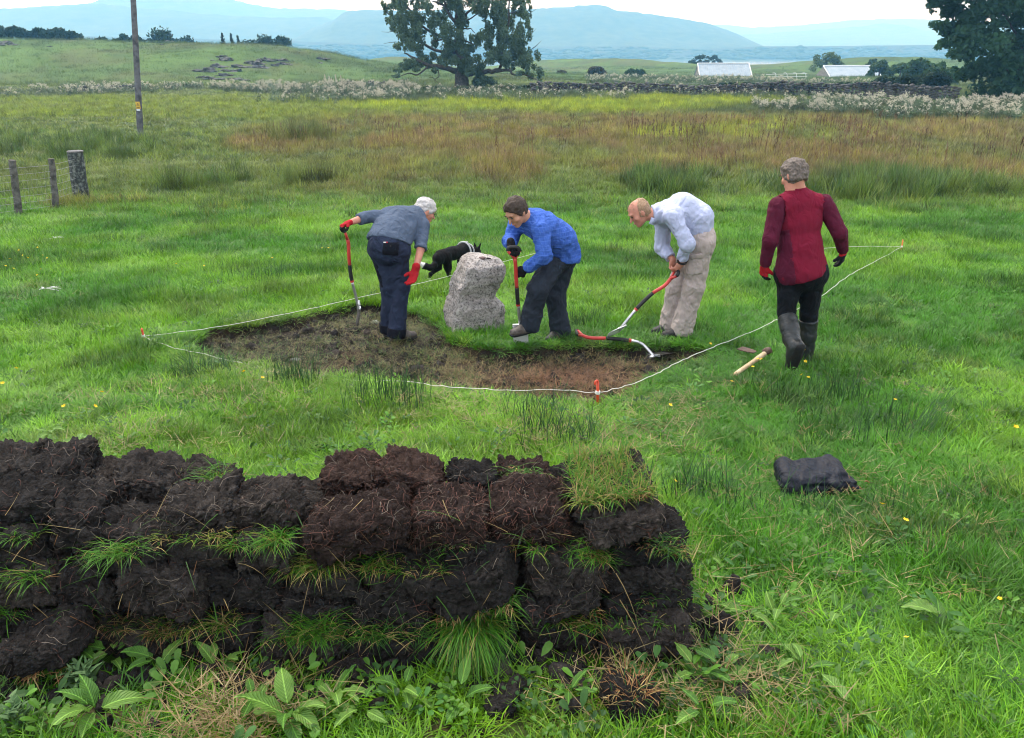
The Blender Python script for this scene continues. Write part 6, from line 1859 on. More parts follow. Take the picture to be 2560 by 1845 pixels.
TY = 88.0
zt1 = lambda zx, zy, dy=0.: at(900 + .22046 * zx, .22046 * zy, TY + dy)
random.seed(8)
base = zt1(1155, 1040); base[2] = gz1(base[0], TY) - .1
root = empty('oak_tree', base); tag(root, 'big old field tree with spreading low limbs beyond the bog', 'tree')
mb = MB()
limb(mb, [base + np.array([0, 0, -.1]), zt1(1155, 960), zt1(1150, 860), zt1(1150, 780)], .85, .55, .03, 4, 12)
limb(mb, [zt1(1150, 800), zt1(1140, 560), zt1(1130, 380), zt1(1115, 250), zt1(1100, 60), zt1(1080, -250)], .52, .16, .12, 5, 8)
mb.build('trunk', M_bark, root, True)
limbs = [([(1100, 815, 0), (1000, 780, -.4), (880, 752, -.8), (780, 742, -1.2), (680, 690, -1.4), (570, 640, -1.5), (500, 600, -1.5)], .30, .06),
    ([(780, 745, -1.2), (650, 840, -1.6), (560, 830, -1.8), (400, 880, -2)], .10, .03), ([(880, 755, -.8), (900, 860, -1), (850, 900, -1), (910, 960, -1.2)], .06, .02), ([(850, 900, -1), (790, 870, -1)], .04, .02),
    ([(1190, 850, 0), (1330, 815, -.6), (1450, 808, -1.0), (1540, 806, -1.2), (1590, 760, -1.3), (1612, 690, -1.4), (1640, 500, -1.2), (1690, 250, -.6), (1700, -60, 0)], .28, .07),
    ([(1545, 806, -1.2), (1690, 800, -1.6), (1730, 848, -1.8), (1880, 852, -2.2), (2030, 912, -2.4)], .17, .04), ([(2030, 912, -2.4), (2055, 1000, -2.4)], .05, .03), ([(1690, 800, -1.6), (1620, 740, -1.8), (1560, 700, -2)], .08, .03),
    ([(1120, 300, 0), (1040, 210, -.4), (980, 100, -.6), (900, 40, -.9), (820, 10, -1.)], .20, .07), ([(980, 100, -.6), (930, -40, -.4), (900, -200, 0)], .10, .04),
    ([(1130, 300, 0), (1210, 160, -.6), (1290, 70, -.8), (1320, -60, -.6)], .18, .07), ([(1200, 240, -.4), (1330, 160, -1), (1440, 145, -1.3)], .08, .03), ([(1180, 330, 0), (1260, 330, -1), (1310, 370, -1.3)], .07, .03), ([(1180, 470, 0), (1280, 500, -1.2), (1330, 550, -1.5)], .09, .03),
    ([(1120, 470, 0), (940, 460, -1.4), (840, 470, -1.8), (780, 550, -2)], .09, .03), ([(1130, 600, 0), (850, 560, 1.4), (560, 380, 1.6), (400, 220, 1.2), (260, 100, 1)], .18, .04), ([(1120, 500, 0), (760, 330, 1), (600, 150, 1), (440, -30, .8)], .15, .05),
    ([(1640, 500, -1.2), (1780, 330, -.6), (1880, 60, 0)], .09, .03), ([(1690, 160, -.6), (1800, 120, -.4), (1890, 40, 0)], .07, .02), ([(400, 350, 1), (250, 370, 1.2)], .04, .01), ([(420, 480, 1), (270, 490, 1)], .04, .01), ([(1900, 450, -.5), (1990, 330, 0)], .04, .01), ([(1950, 560, -.5), (2060, 470, 0)], .04, .01), ([(1900, 160, 0), (2030, 90, .3)], .03, .01), ([(1060, 690, -1.2), (1100, 700, -1.6), (1140, 770, -1.4)], .05, .03)]
for P, r0, r1 in limbs:
    mb = MB(); limb(mb, [zt1(*p) for p in P], r0, r1, .10, 4, 6); mb.build('limb', M_bark, root, True)
CL = [(290,110,45,70),(330,220,50,60),(380,40,40,70),(430,60,60,110),(480,200,80,120),(430,330,60,60),(520,330,110,110),(640,60,55,60),(690,130,60,60),(760,60,60,50),(640,240,70,100),(760,220,90,110),(850,180,60,90),(940,190,65,80),
      (700,380,110,80),(560,470,130,80),(470,520,70,50),(660,560,60,50),(760,650,90,90),(700,720,90,60),(610,740,100,60),(480,790,70,40),(540,720,70,40),(420,860,60,20),(900,640,70,60),(880,420,80,70),(1010,380,110,120),(1010,520,120,110),(1120,120,100,140),(1060,40,120,70),(1140,280,60,110),
      (1060,640,130,90),(1180,600,120,100),(1260,700,130,90),(1300,800,110,80),(1370,880,110,70),(1430,920,110,60),(1380,970,80,30),(1230,820,60,50),(1370,420,60,50),(1400,60,70,100),(1340,100,70,90),(1460,120,60,70),(1460,330,80,90),(1420,480,110,90),(1520,420,90,110),(1560,260,70,130),(1620,130,90,150),(1660,320,80,150),(1570,560,130,110),(1460,640,100,70),(1700,470,120,100),(1720,600,120,100),(1600,690,110,60),(1780,120,80,90),(1760,20,110,60),(1880,90,50,60),(1900,190,35,70),(1890,280,35,35),(1830,340,60,70),(1860,430,80,80),(1850,560,110,100),(1810,680,110,80),(1910,700,80,70),(1960,790,80,60),(1900,830,90,30),(2030,840,50,50),(2050,920,30,50),(1740,740,80,50),(1000,-60,140,80),(1300,-70,150,80),(1600,-80,150,90),(700,-60,120,80),(450,-90,90,90)]
sc_ = .22046 / 24.2
cl = []
for (x, y, rx, ry) in CL:
    for j in range(6):
        cl.append((zt1(x + random.gauss(0, rx * .62), y + random.gauss(0, ry * .55), random.uniform(-3.4, 2.6)), np.array([rx * .50, max(rx, 50) * .55, ry * random.uniform(.45, .8)]) * sc_, 5 + rx * ry * .0175))
for k in range(70):
    a = random.uniform(0, 6.28); q = math.sqrt(random.random())
    cl.append((zt1(1120 + 900 * q * math.cos(a), -620 + 640 * q * math.sin(a), random.uniform(-4, 4)), np.array([110, 110, 120]) * sc_, 130))
crown(root, cl, .19, (.062, .108, .068), (.135, .21, .118), .9, 5, .5)

# great dark trees at the right edge
def boundary(py): return np.interp(py, [-150, -60, 0, 40, 60, 85, 100, 120, 135, 150, 180, 210, 240, 262], [2260, 2296, 2312, 2326, 2336, 2346, 2362, 2352, 2336, 2366, 2392, 2402, 2428, 2462])
RY = 67.0
base = gp(2545, 252); base = np.array([at(2545, 250, RY)[0], RY, 0]); base[2] = gz1(base[0], RY)
root = empty('broad_tree', base); tag(root, 'great dark leafy tree filling the right edge beyond the field', 'tree')
mb = MB(); limb(mb, [base, base + np.array([.1, 0, 2]), base + np.array([-.2, .2, 5]), base + np.array([.3, .2, 9.5])], .55, .2, .15, 5, 10); mb.build('trunk', M_bark, root, True)
for (dx, dzz) in ((-4.6, 4.2), (-3.5, 6.5), (3.6, 5), (-2.4, 2.6)):
    mb = MB(); limb(mb, [base + np.array([0, 0, dzz * .45]), base + np.array([dx * .5, -.6, dzz * .75]), base + np.array([dx, -1.0, dzz])], .16, .04, .2, 5, 6); mb.build('limb', M_bark, root, True)
cl = []
for py in np.arange(-170, 262, 21):
    b = boundary(py)
    for px in np.arange(b + 22, 2980, 40):
        r = random.uniform(20, 40); depth = 5.2 * math.sqrt(max(0.05, 1 - ((px - 2640) / 420) ** 2)) if px > b + 60 else 1.5
        r = min(r, max(9, (px - b) * .8))
        cl.append((at(px + random.gauss(0, 9), py + random.gauss(0, 9), RY + random.uniform(-1, .6) * depth), np.array([r * 1.15, r * 1.2, r * .75]) / 32., 40 + r * 5.0))
        if rng.random() < .4 and px < b + 50: cl.append((at(b + random.uniform(-8, 14), py + random.gauss(0, 8), RY + random.uniform(-1, 1)), np.array([10, 12, 8]) / 32., 22))
crown(root, cl, .30, (.024, .066, .042), (.065, .150, .070), 0, 9, .45)

def bush(px0, px1, py_top, Y, label, name='bush', c1=(.025, .05, .02), c2=(.06, .10, .035), cat='bush', leaf=.35, dens=1.0, py_base=None, group=None, trunk=True, lean=0., thick=.8):
    cx = .5 * (px0 + px1); b = at(cx, 150, Y); gzb = gz1(b[0], Y)
    if py_base is not None: gzb = at(cx, py_base, Y)[2]
    hw = .5 * (at(px1, 100, Y)[0] - at(px0, 100, Y)[0]); top_ = at(cx, py_top, Y)[2]; h = max(top_ - gzb, .5)
    root = empty(name, (b[0], Y, gzb)); tag(root, label, cat, group)
    mb = MB(); limb(mb, [np.array([b[0], Y, gzb - .15]), np.array([b[0] + lean, Y, gzb + h * .4]), np.array([b[0] + lean * 2, Y, gzb + h * .75])], .05 * h + .03, .02 * h + .01, .08, 4, 6); mb.build('trunk', M_bark, root, True)
    cl = []; n = int(16 + 13 * hw / max(h, .5))
    for k in range(n):
        u_ = random.uniform(-1, 1); env = max(0, 1 - abs(u_) ** 2.6) ** .5; zz_ = env * (1 - .8 * random.random() ** 1.6) * .84 + .02
        rr = h * random.uniform(.12, .22)
        cl.append(((b[0] + u_ * hw * .90, Y + random.uniform(-1, 1) * hw * thick * .6, gzb + h * zz_), (rr * 1.2, rr * 1.2, rr * .9), 60 * dens))
    crown(root, cl, leaf, c1, c2, 0, int(px0) % 97, .5)
    return root
SK = 'trees along the left skyline'
for (a, b, t_, Y, lab, nm) in [(-60, 40, 60, 160, 'dark scrub at the far left end of the skyline', 'tree'), (25, 92, 66, 162, 'dark rounded tree second from the left on the skyline', 'tree'), (80, 136, 72, 164, 'low dark tree third from the left on the skyline', 'tree'), (116, 178, 68, 166, 'dark tree with a high shoulder, fourth from the left on the skyline', 'tree'), (160, 222, 78, 166, 'low spreading tree just left of the gap on the skyline', 'tree'),
        (240, 276, 92, 172, 'tiny shrub alone in the skyline gap', 'shrub'), (292, 338, 86, 170, 'small tree behind the utility pole, left half', 'tree'), (332, 370, 88, 171, 'small tree behind the utility pole, right half', 'tree'), (378, 448, 68, 192, 'broad domed tree right of the utility pole', 'tree'), (430, 500, 80, 194, 'lower tree joined to the right of the domed one', 'tree'),
        (602, 650, 95, 200, 'low tree between the conifers and the rounded pair', 'tree'), (642, 692, 86, 182, 'dark rounded tree, left of the last pair on the skyline', 'tree'), (684, 734, 87, 184, 'lighter rounded tree, last on the right of the left skyline', 'tree'), (520, 548, 104, 198, 'low shrub left of the conifers', 'shrub')]:
    bush(a, b, t_, Y, lab, nm, (.012, .032, .022), (.036, .070, .036), 'tree', .55, 1.6, None, SK)
def conifer(px0, px1, py_top, Y, label):
    cx = .5 * (px0 + px1); b = at(cx, 110, Y); gzb = gz1(b[0], Y); h = at(cx, py_top, Y)[2] - gzb; hw = .5 * (at(px1, 100, Y)[0] - at(px0, 100, Y)[0])
    root = empty('conifer', (b[0], Y, gzb)); tag(root, label, 'tree', SK)
    mb = MB(); mb.tube([(b[0], Y, gzb - .2), (b[0], Y, gzb + h * .95)], [.16, .03], 6); mb.build('trunk', M_bark, root)
    cl = [((b[0] + random.uniform(-1, 1) * hw * .25 * (1 - k / 15), Y + random.uniform(-.2, .2), gzb + h * (.10 + .86 * k / 14)), (hw * 1.1 * (1 - k / 15.5) * (1 if k % 2 else .72) + .06, hw * (1 - k / 15.5) + .06, h * .035), 60 * (1 - k / 18)) for k in range(15)]
    crown(root, cl, .34, (.008, .026, .022), (.022, .05, .032), 0, int(px0), .5)
conifer(543, 572, 83, 178, 'tallest dark conifer of the three on the skyline'); conifer(571, 590, 83, 177, 'slim conifer in the middle of the three'); conifer(588, 604, 89, 177, 'smallest conifer at the right of the three')
for a in [(2026, 2108, 128, 215, 'pale green willow bush behind the sheds', 'bush', (.06, .10, .035), (.11, .16, .06)), (1722, 1808, 136, 300, 'dark bush standing at the edge of the loch', 'bush', (.02, .04, .02), (.04, .07, .03)),
          (2176, 2230, 150, 150, 'green shrub right of the farther shed roof', 'bush', (.035, .07, .025), (.07, .12, .04)), (2222, 2290, 158, 140, 'green shrub second right of the farther shed', 'bush', (.035, .07, .025), (.07, .12, .04)), (2262, 2330, 142, 130, 'taller green shrub leading up to the great dark tree', 'bush', (.03, .07, .025), (.065, .12, .04)), (2320, 2400, 156, 110, 'green shrub half behind the great dark tree', 'bush', (.03, .07, .025), (.065, .12, .04)), (2170, 2200, 145, 190, 'thin sapling above the shed roof end', 'sapling', (.03, .06, .03), (.06, .10, .04)),
          (1470, 1516, 166, 160, 'brown heathery shrub left of the nearer shed', 'shrub', (.05, .05, .03), (.09, .08, .045)), (1560, 1620, 172, 160, 'green shrub touching the nearer shed on its left', 'shrub', (.03, .065, .025), (.06, .10, .04)), (1390, 1420, 178, 160, 'small brown shrub right of the old tree', 'shrub', (.06, .055, .035), (.10, .085, .05))]:
    bush(a[0], a[1], a[2], a[3], a[4], a[5], a[6], a[7], 'bush', .40, 1.7, None, 'bushes of the far field')
for (a, b, t_, Y, lab) in [(2186, 2262, 190, 84, 'dark hedge clump behind the wall, left of the line'), (2240, 2320, 186, 83, 'dark hedge clump behind the wall, middle of the line'), (2300, 2392, 170, 82, 'dark hedge clump behind the wall, right of the line'), (2080, 2190, 206, 86, 'low grey green hedge clump under the farther shed'), (1760, 1930, 206, 84, 'low leafy hedge clump under the nearer shed'), (1900, 2060, 212, 84, 'low grey hedge clump between the two sheds'),
        (1030, 1120, 232, 80, 'dark low bush in front of the wall left of the old tree'), (1100, 1190, 240, 78, 'dark low bush in front of the trunk of the old tree'), (1290, 1350, 226, 82, 'dark low shrub right of the old tree trunk')]:
    bush(a, b, t_, Y, lab, 'hedge_bush', (.02, .042, .024), (.05, .085, .042), 'bush', .22, 3.2, None, 'hedge bushes by the stone wall', thick=.5)

# ------------------------------------------------------------------ dry stone wall
M_wallstone = simple_mat('lichened_wall_stone', (.020, .021, .024), (.14, .138, .135), 1.6, .95, .5, .03, detail=6)
def wall(path, h, label, Yadd=0.):
    pts = [np.array([*G2(px, py)]) for px, py in path]
    root = empty('stone_wall', (pts[0][0], pts[0][1], gz1(*pts[0]))); tag(root, label, 'wall', 'dry stone walls')
    seg = []; 
    for a, b in zip(pts[:-1], pts[1:]):
        L = np.linalg.norm(b - a); k = max(1, int(L / .30))
        for i in range(k): seg.append(a + (b - a) * i / k)
    items = []
    for p in seg:
        z0 = gz1(*p); hh = h * (1 + .15 * vnoise(np.array([[p[0] * .3, p[1] * .3]]), 4)[0]); c = 0.0
        while c < hh:
            th = random.uniform(.12, .22)
            items.append(((p[0] + random.gauss(0, .06), p[1] + random.gauss(0, .05), z0 + c + th * .5), (random.uniform(.14, .26), random.uniform(.20, .26), th * .62))); c += th
    o = lumps('stones', items, M_wallstone, root, 1, .5, False); o['kind'] = 'stuff'
wall([(1330, 240), (1500, 239), (1700, 241), (1850, 240), (2000, 242), (2200, 246), (2400, 254)], 1.05, 'long grey dry stone wall running across below the sheds')
wall([(845, 222), (900, 221), (965, 223)], .55, 'short tumbled bit of stone wall left of the old tree')
wall([(200, 231), (260, 228), (360, 226)], .40, 'low broken stone wall behind the utility pole')
wp = at(1955, 219, 76.6); v, f = lump(np.zeros(3), np.array([.13, .12, .12]), 2, 3, amp=.15); o = make('white_stone', v, f, M_pstone, None, True); o.location = wp; tag(o, 'single white stone on top of the long wall', 'stone')

# ------------------------------------------------------------------ rock outcrops on the hummock
M_crag = simple_mat('grey_crag_rock', (.014, .016, .018), (.13, .13, .13), 1.4, .95, .7, .1, detail=7)
def hillpoint(px, py):
    d = cray(px, py); lo = 95.0
    for Yt in np.linspace(95, 320, 900):
        p = EYE + d * (Yt / d[1])
        if p[2] <= gz1(p[0], p[1]): return p
    return EYE + d * (165 / d[1])
def outcrop(spots, label, s=1.0):
    ps = [hillpoint(px, py) for px, py, _ in spots]
    root = empty('rock_outcrop', ps[0]); tag(root, label, 'rocks', 'rock outcrops on the left hill')
    for k, (p, (_, _, r)) in enumerate(zip(ps, spots)):
        v, f = lump(np.zeros(3), np.array([r * 1.9, r, r * .62]) * s, 4, 60 + k, amp=1.1)
        v = v + r * s * .30 * np.column_stack([fbm(v * 1.6 + 9 * j, 3, 77 + k + j) for j in range(3)]) + r * s * np.array([0, 0, .22]) * np.round(fbm(v * .9, 2, k) * 3)[:, None] / 3
        o = make('rock', v, f, M_crag, None, False); o.location = (p[0], p[1] - .1, p[2] - r * .12); set_parent(o, root)
outcrop([(560, 150, .9), (545, 168, .8), (520, 180, .9), (512, 196, .7), (580, 178, .8), (560, 190, .7), (600, 168, .8), (640, 158, .9), (665, 152, .8), (655, 170, .8), (700, 152, .7), (712, 160, .5), (585, 200, .6), (540, 200, .7), (610, 202, .4), (805, 148, .6), (800, 160, .5), (560, 142, .5), (690, 165, .4)], 'broken grey crag in the middle of the left hill', .85)
outcrop([(12, 108, 1.0), (32, 112, .7), (0, 114, .8)], 'grey rock showing at the left end of the hill crest', .7)
outcrop([(418, 102, .5), (432, 104, .4), (126, 117, .35), (405, 112, .3)], 'small pale rocks along the hill crest near the domed tree', .6)

# ------------------------------------------------------------------ sheds
M_tin = simple_mat('pale_tin_roof', (.25, .31, .36), (.32, .38, .43), 1.2, .6, .1, .02, metal=.1, spec=.4); M_board = simple_mat('grey_shed_boards', (.16, .15, .14), (.28, .27, .25), 3., .9, .4); M_dark = simple_mat('dark_doorway', (.01, .01, .012), (.02, .02, .02), 3., .9, 0)
M_trim = simple_mat('white_trim', (.60, .64, .68), (.72, .75, .78), 3., .6, 0)
def shed(tl, tr, br, bl, Y, run, label):
    """roof slope corners in the photo; the slope rises away from the camera, the back slope mirrors it"""
    A, B = at(*tl, Y + run), at(*tr, Y + run); Cc, D = at(*br, Y), at(*bl, Y)
    zt_, zb = .5 * (A[2] + B[2]), .5 * (Cc[2] + D[2]); A[2] = B[2] = zt_; Cc[2] = D[2] = zb
    root = empty('shed', (D[0], Y, gz1(D[0], Y))); tag(root, label, 'shed', 'tin roofed sheds')
    n = 27; V = []; F = []
    nrm = unit(np.cross(B - A, D - A)); nrm = nrm if nrm[2] > 0 else -nrm
    for i in range(n * 2 + 1):
        t_ = i / (n * 2); o = nrm * (.045 if i % 2 else 0.0)
        V += [A + (B - A) * t_ + o, D + (Cc - D) * t_ + o, A + (B - A) * t_ + o - nrm * .03, D + (Cc - D) * t_ + o - nrm * .03]
    for i in range(n * 2):
        a = 4 * i; F += [(a, a + 1, a + 5, a + 4), (a + 2, a + 6, a + 7, a + 3)]
    make('roof', np.array(V), F, M_tin, root)
    back = [A + np.array([0, .05, -.02]), B + np.array([0, .05, -.02]), B + np.array([0, run, zb - zt_]), A + np.array([0, run, zb - zt_])]
    Vb = np.array(back + [p + np.array([0, 0, -.04]) for p in back]); make('roof', Vb, [(0, 1, 2, 3), (7, 6, 5, 4), (0, 4, 5, 1), (2, 6, 7, 3), (1, 5, 6, 2), (3, 7, 4, 0)], M_tin, root)
    mb = MB(); mb.tube([A + nrm * .08, B + nrm * .08], .10, 6); mb.build('ridge_cap', M_trim, root)
    for p, q in ((A, D), (B, Cc)):
        mb = MB(); mb.tube([p + nrm * .06, q + nrm * .06], .10, 6); mb.build('barge_board', M_trim, root)
    g = gz1(D[0], Y) - .3; g = min(g, zb - 1.5)
    for (p, q, sgn) in ((A, D, 1), (B, Cc, -1)):
        x = q[0] + .12 * sgn; xa = p[0] + .12 * sgn
        bk = np.array([xa * 2 - x if abs(xa - x) > .3 else xa, Y + 2 * run - .1, zb])
        Vw = np.array([(x, Y + .05, g), (x, Y + .05, zb - .05), (xa, p[1], zt_ - .06), (bk[0], bk[1], zb - .05), (bk[0], bk[1], g)])
        Vw = np.concatenate([Vw, Vw + np.array([.08 * sgn, 0, 0])])
        make('gable_wall', Vw, [(0, 1, 2, 3, 4), (9, 8, 7, 6, 5), (0, 5, 6, 1), (1, 6, 7, 2), (2, 7, 8, 3), (3, 8, 9, 4)], M_board, root)
    mb = MB(); mb.box((.5 * (D[0] + Cc[0]), Y + .16, .5 * (g + zb) - .05), (.5 * (Cc[0] - D[0]) - .15, .05, .5 * (zb - g) - .05)); mb.build('front_wall', M_board, root)
    mb = MB(); mb.box((D[0] + .075, Y + run * .42, g + 1.0), (.03, run * .12, .95)); mb.build('doorway', M_dark, root)
    return root
shed((1744, 157), (1872, 161), (1880, 191), (1749, 190), 168, 2.6, 'nearer white roofed shed left of the willow bush')
shed((2058, 164), (2187, 166), (2204, 191), (2075, 196), 160, 3.0, 'white roofed shed on the right with a grey gable end')
# hooped frame between them
root = empty('hoop_frame', (*G2(1970, 205), 0)); HY = 150.; p = at(1970, 196, HY); root.location = (p[0], HY, gz1(p[0], HY)); tag(root, 'bare white hooped frame between the two sheds', 'frame')
for px in (1938, 1966, 1990, 2013):
    a = at(px, 183, HY); mb = MB(); mb.tube(bez([a + np.array([-.5, 0, .02]), a, a + np.array([.18, 0, -.45]), a + np.array([.30, 0, -2.2])], 4), .05, 5); mb.build('hoop', M_trim, root)
mb = MB(); mb.tube([at(1915, 186, HY), at(2018, 184, HY)], .035, 5); mb.build('rail', M_trim, root); mb = MB(); mb.tube([at(1930, 192, HY), at(2018, 191, HY)], .03, 5); mb.build('rail', M_trim, root)

# ------------------------------------------------------------------ posts, pole and fences
M_post = simple_mat('weathered_post', (.045, .042, .038), (.15, .14, .13), 9., .95, .6); M_lichen = simple_mat('lichened_post', (.035, .040, .040), (.20, .22, .20), 14., .95, .7, lo=.45, hi=.72); M_wire = simple_mat('fence_wire', (.20, .21, .21), (.34, .35, .35), 30., .6, 0, metal=.2)
def post(px, py, py_top, w, root, mat=M_post, lean=0., name='post', sides=10, Y=None):
    p = gp(px, py) if Y is None else at(px, py, Y)
    if Y is not None: p[2] = gz1(p[0], p[1])
    h = at(px, py_top, p[1])[2] - p[2]; mb = MB(); pts = []
    for k in range(9): t_ = k / 8; pts.append(p + np.array([lean * t_ + .006 * math.sin(k * 2.1 + px), 0, -.15 + (h + .15) * t_]))
    mb.tube(pts, [w * (1.06 - .10 * k / 8) for k in range(9)], sides); o = mb.build(name, mat, root, False); return p, h
root = empty('wire_fence', gp(203, 503)); tag(root, 'stock fence of wooden posts and wire at the left edge', 'fence')
P1_, h1_ = post(203, 503, 379, .165, root, M_lichen, .08, 'strainer_post', 14); mb = MB(); top_p = P1_ + np.array([.08, 0, h1_]); mb.tube([top_p + np.array([0, 0, -.004]), top_p + np.array([0, 0, .02])], [.172, .165], 14); mb.build('post_cap', M_gstone, root)
P2_, h2_ = post(139, 524, 397, .062, root, lean=.13); P3_, h3_ = post(46, 538, 400, .068, root, lean=.12); P4_, h4_ = post(-75, 556, 408, .065, root, lean=.12)
P5_ = gp(-240, 580)
for j, hh in enumerate((.10, .26, .40, .54, .68, .80, .94)):
    mb = MB(); pts = [p + np.array([.11 * hh, -.07, hh * .98 + .02 * math.sin(j + p[0])]) for p in (P1_, P2_, P3_, P4_, P5_)]
    mb.tube(bez(pts, 3), .0030, 4); mb.build('wire', M_wire, root)
for k in range(26):
    t_ = k / 26 * 3; i = int(t_); q = [P1_, P2_, P3_, P4_][i] * (1 - t_ + i) + [P2_, P3_, P4_, P5_][i] * (t_ - i) if i < 3 else P4_
    mb = MB(); mb.tube([q + np.array([.01, -.07, .08]), q + np.array([.08, -.07, .80])], .0017, 3); mb.build('wire', M_wire, root)

base = gp(352, 357); top_ = at(330, -60, base[1] + .2)
root = empty('utility_pole', base); tag(root, 'tall grey wooden utility pole with a small yellow sign', 'pole')
M_pole = simple_mat('grey_pole_wood', (.050, .053, .060), (.145, .15, .16), 5., .9, .6)
mb = MB(); mb.tube([base + (top_ - base) * t_ for t_ in np.linspace(-.02, 1.0, 16)], [.125 - .03 * t_ for t_ in np.linspace(0, 1, 16)], 14); mb.build('pole_shaft', M_pole, root, True)
sgn = at(345, 263, base[1] - .14); M_yel = simple_mat('yellow_sign', (.50, .32, .04), (.58, .39, .06), 8., .5, 0); M_blk = simple_mat('black_print', (.01, .01, .01), (.02, .02, .02), 8., .5, 0)
mb = MB(); mb.box(sgn, (.085, .004, .13)); pl = mb.build('warning_sign', M_yel, root)
mb = MB(); c = sgn + np.array([0, -.006, .03]); 
for a, b in (((-.05, -.045), (.05, -.045)), ((.05, -.045), (0, .05)), ((0, .05), (-.05, -.045)), ((.008, .022), (-.008, -.004)), ((-.008, -.004), (.008, -.002)), ((.008, -.002), (-.004, -.032))): mb.tube([c + np.array([a[0], 0, a[1]]), c + np.array([b[0], 0, b[1]])], .0045, 4, flat=((0, 1, 0), .3))
mb.box(sgn + np.array([0, -.006, -.075]), (.06, .002, .008)); mb.box(sgn + np.array([0, -.006, -.10]), (.045, .002, .006)); mb.build('sign_print', M_blk, pl)
mb = MB(); mb.box(at(346, 275, base[1] - .14), (.07, .004, .03)); mb.build('number_plate', M_trim, root)

M_palepost = simple_mat('pale_new_post', (.36, .32, .25), (.50, .46, .37), 9., .9, .3)
for k, (px, pt, lab) in enumerate([(813, 186, 'pale stake on the far bank, leftmost of four'), (824, 190, 'pale stake on the far bank, second of four'), (840, 186, 'pale stake on the far bank, third of four'), (853, 188, 'pale stake on the far bank, rightmost of four')]):
    q = at(px, 212, 93); h = at(px, pt, 93)[2]; mb = MB(); z0 = gz1(q[0], 93); mb.tube([(q[0] + .12, 93, z0 - .2), (q[0], 93, h)], [.07, .06], 6); o = mb.build('wooden_stake', M_palepost); tag(o, lab, 'stake', 'pale stakes on the far bank')
root = empty('post_fence', (*G2(2300, 240), -1.9)); tag(root, 'line of thin posts and wire behind the long stone wall', 'fence')
tops = []
for px, pt in [(1345, 205), (1552, 208), (1700, 208), (1840, 202), (1960, 206), (2072, 208), (2231, 210), (2308, 212), (2384, 216)]:
    Yp = 80 - (px - 1700) * .004; q = at(px, 235, Yp); zt_ = at(px, pt, Yp)[2]; z0 = gz1(q[0], Yp); mb = MB(); mb.tube([(q[0], Yp, z0 - .1), (q[0], Yp, zt_)], [.055, .05], 6); mb.build('post', M_palepost, root); tops.append(np.array([q[0], Yp, zt_ - .08]))
for dzz in (0, -.3, -.6): mb = MB(); mb.tube([p + np.array([0, -.06, dzz]) for p in tops], .008, 4); mb.build('wire', M_wire, root)

# ------------------------------------------------------------------ docks, rushes, thistles and buttercups
def dock_mat(name, c1, c2):
    t = NT(name); co = t.coord(); sx = t.n('SeparateXYZ'); t.l(co, sx.inputs[0])
    ab = t.n('Math', operation='ABSOLUTE'); t.l(sx.outputs[1], ab.inputs[0])
    nz = t.noise(6, 5, .65, co); nf = t.noise(34, 3, .6, co)
    col = t.ramp(nz.outputs[0], [(.3, c1), (.7, c2)])
    col = t.mix(t.ramp(nf.outputs[0], [(.66, (0, 0, 0)), (.74, (.8,) * 3)]), col, (.16, .13, .04))
    k = t.n('Math', operation='MULTIPLY'); t.l(ab.outputs[0], k.inputs[0]); k.inputs[1].default_value = 1.3
    d = t.n('Math', operation='SUBTRACT'); t.l(sx.outputs[0], d.inputs[0]); t.l(k.outputs[0], d.inputs[1])
    m = t.n('Math', operation='MULTIPLY'); t.l(d.outputs[0], m.inputs[0]); m.inputs[1].default_value = 75.
    si = t.n('Math', operation='SINE'); t.l(m.outputs[0], si.inputs[0])
    col = t.mix(t.ramp(si.outputs[0], [(.80, (0, 0, 0)), (1., (.35,) * 3)]), col, tuple(min(1, x * 1.9) for x in c2))
    col = t.mix(t.ramp(ab.outputs[0], [(.008, (.85,) * 3), (.022, (0, 0, 0))]), col, tuple(min(1, x * 2.0) for x in c2))
    return t.bsdf(col, .5, 0, .35, t.bump(si.outputs[0], .35, .01), .3)
M_dock = dock_mat('dock_leaf', (.038, .115, .014), (.080, .19, .024)); M_dock2 = dock_mat('pale_dock_leaf', (.085, .19, .026), (.14, .26, .045))
L_dock = [leaf_mesh('dock_leaf_%d' % k, 1.0, .34 + .05 * (k % 3), (M_dock, M_dock2)[k % 2], .5 + .15 * k, .35, k, 9, .16) for k in range(6)]
M_stem = simple_mat('green_stem', (.07, .13, .03), (.12, .16, .05), 20., .6, 0)
random.seed(77)
def dock(px, py, L, n, label, up=.8, pale=0):
    p = gp(px, py); root = empty('dock_plant', p); tag(root, label, 'plant', 'docks growing in the near grass')
    az0 = random.uniform(0, 6.28)
    for k in range(n):
        l = L * random.uniform(.55, 1.05); az = az0 + k * 2.4 + random.gauss(0, .3); lift = random.uniform(.25, up)
        b = p + np.array([math.cos(az) * .02, math.sin(az) * .02, .03 + random.uniform(0, .05)])
        o = place('leaf', L_dock[(random.randint(0, 2) * 2 + (1 if random.random() < .3 + pale else 0)) % 6], b, (random.gauss(0, .25), -lift, az), (l, l, l), root)
        mb = MB(); mb.tube([p, b + .0], .003, 5); 
    return root
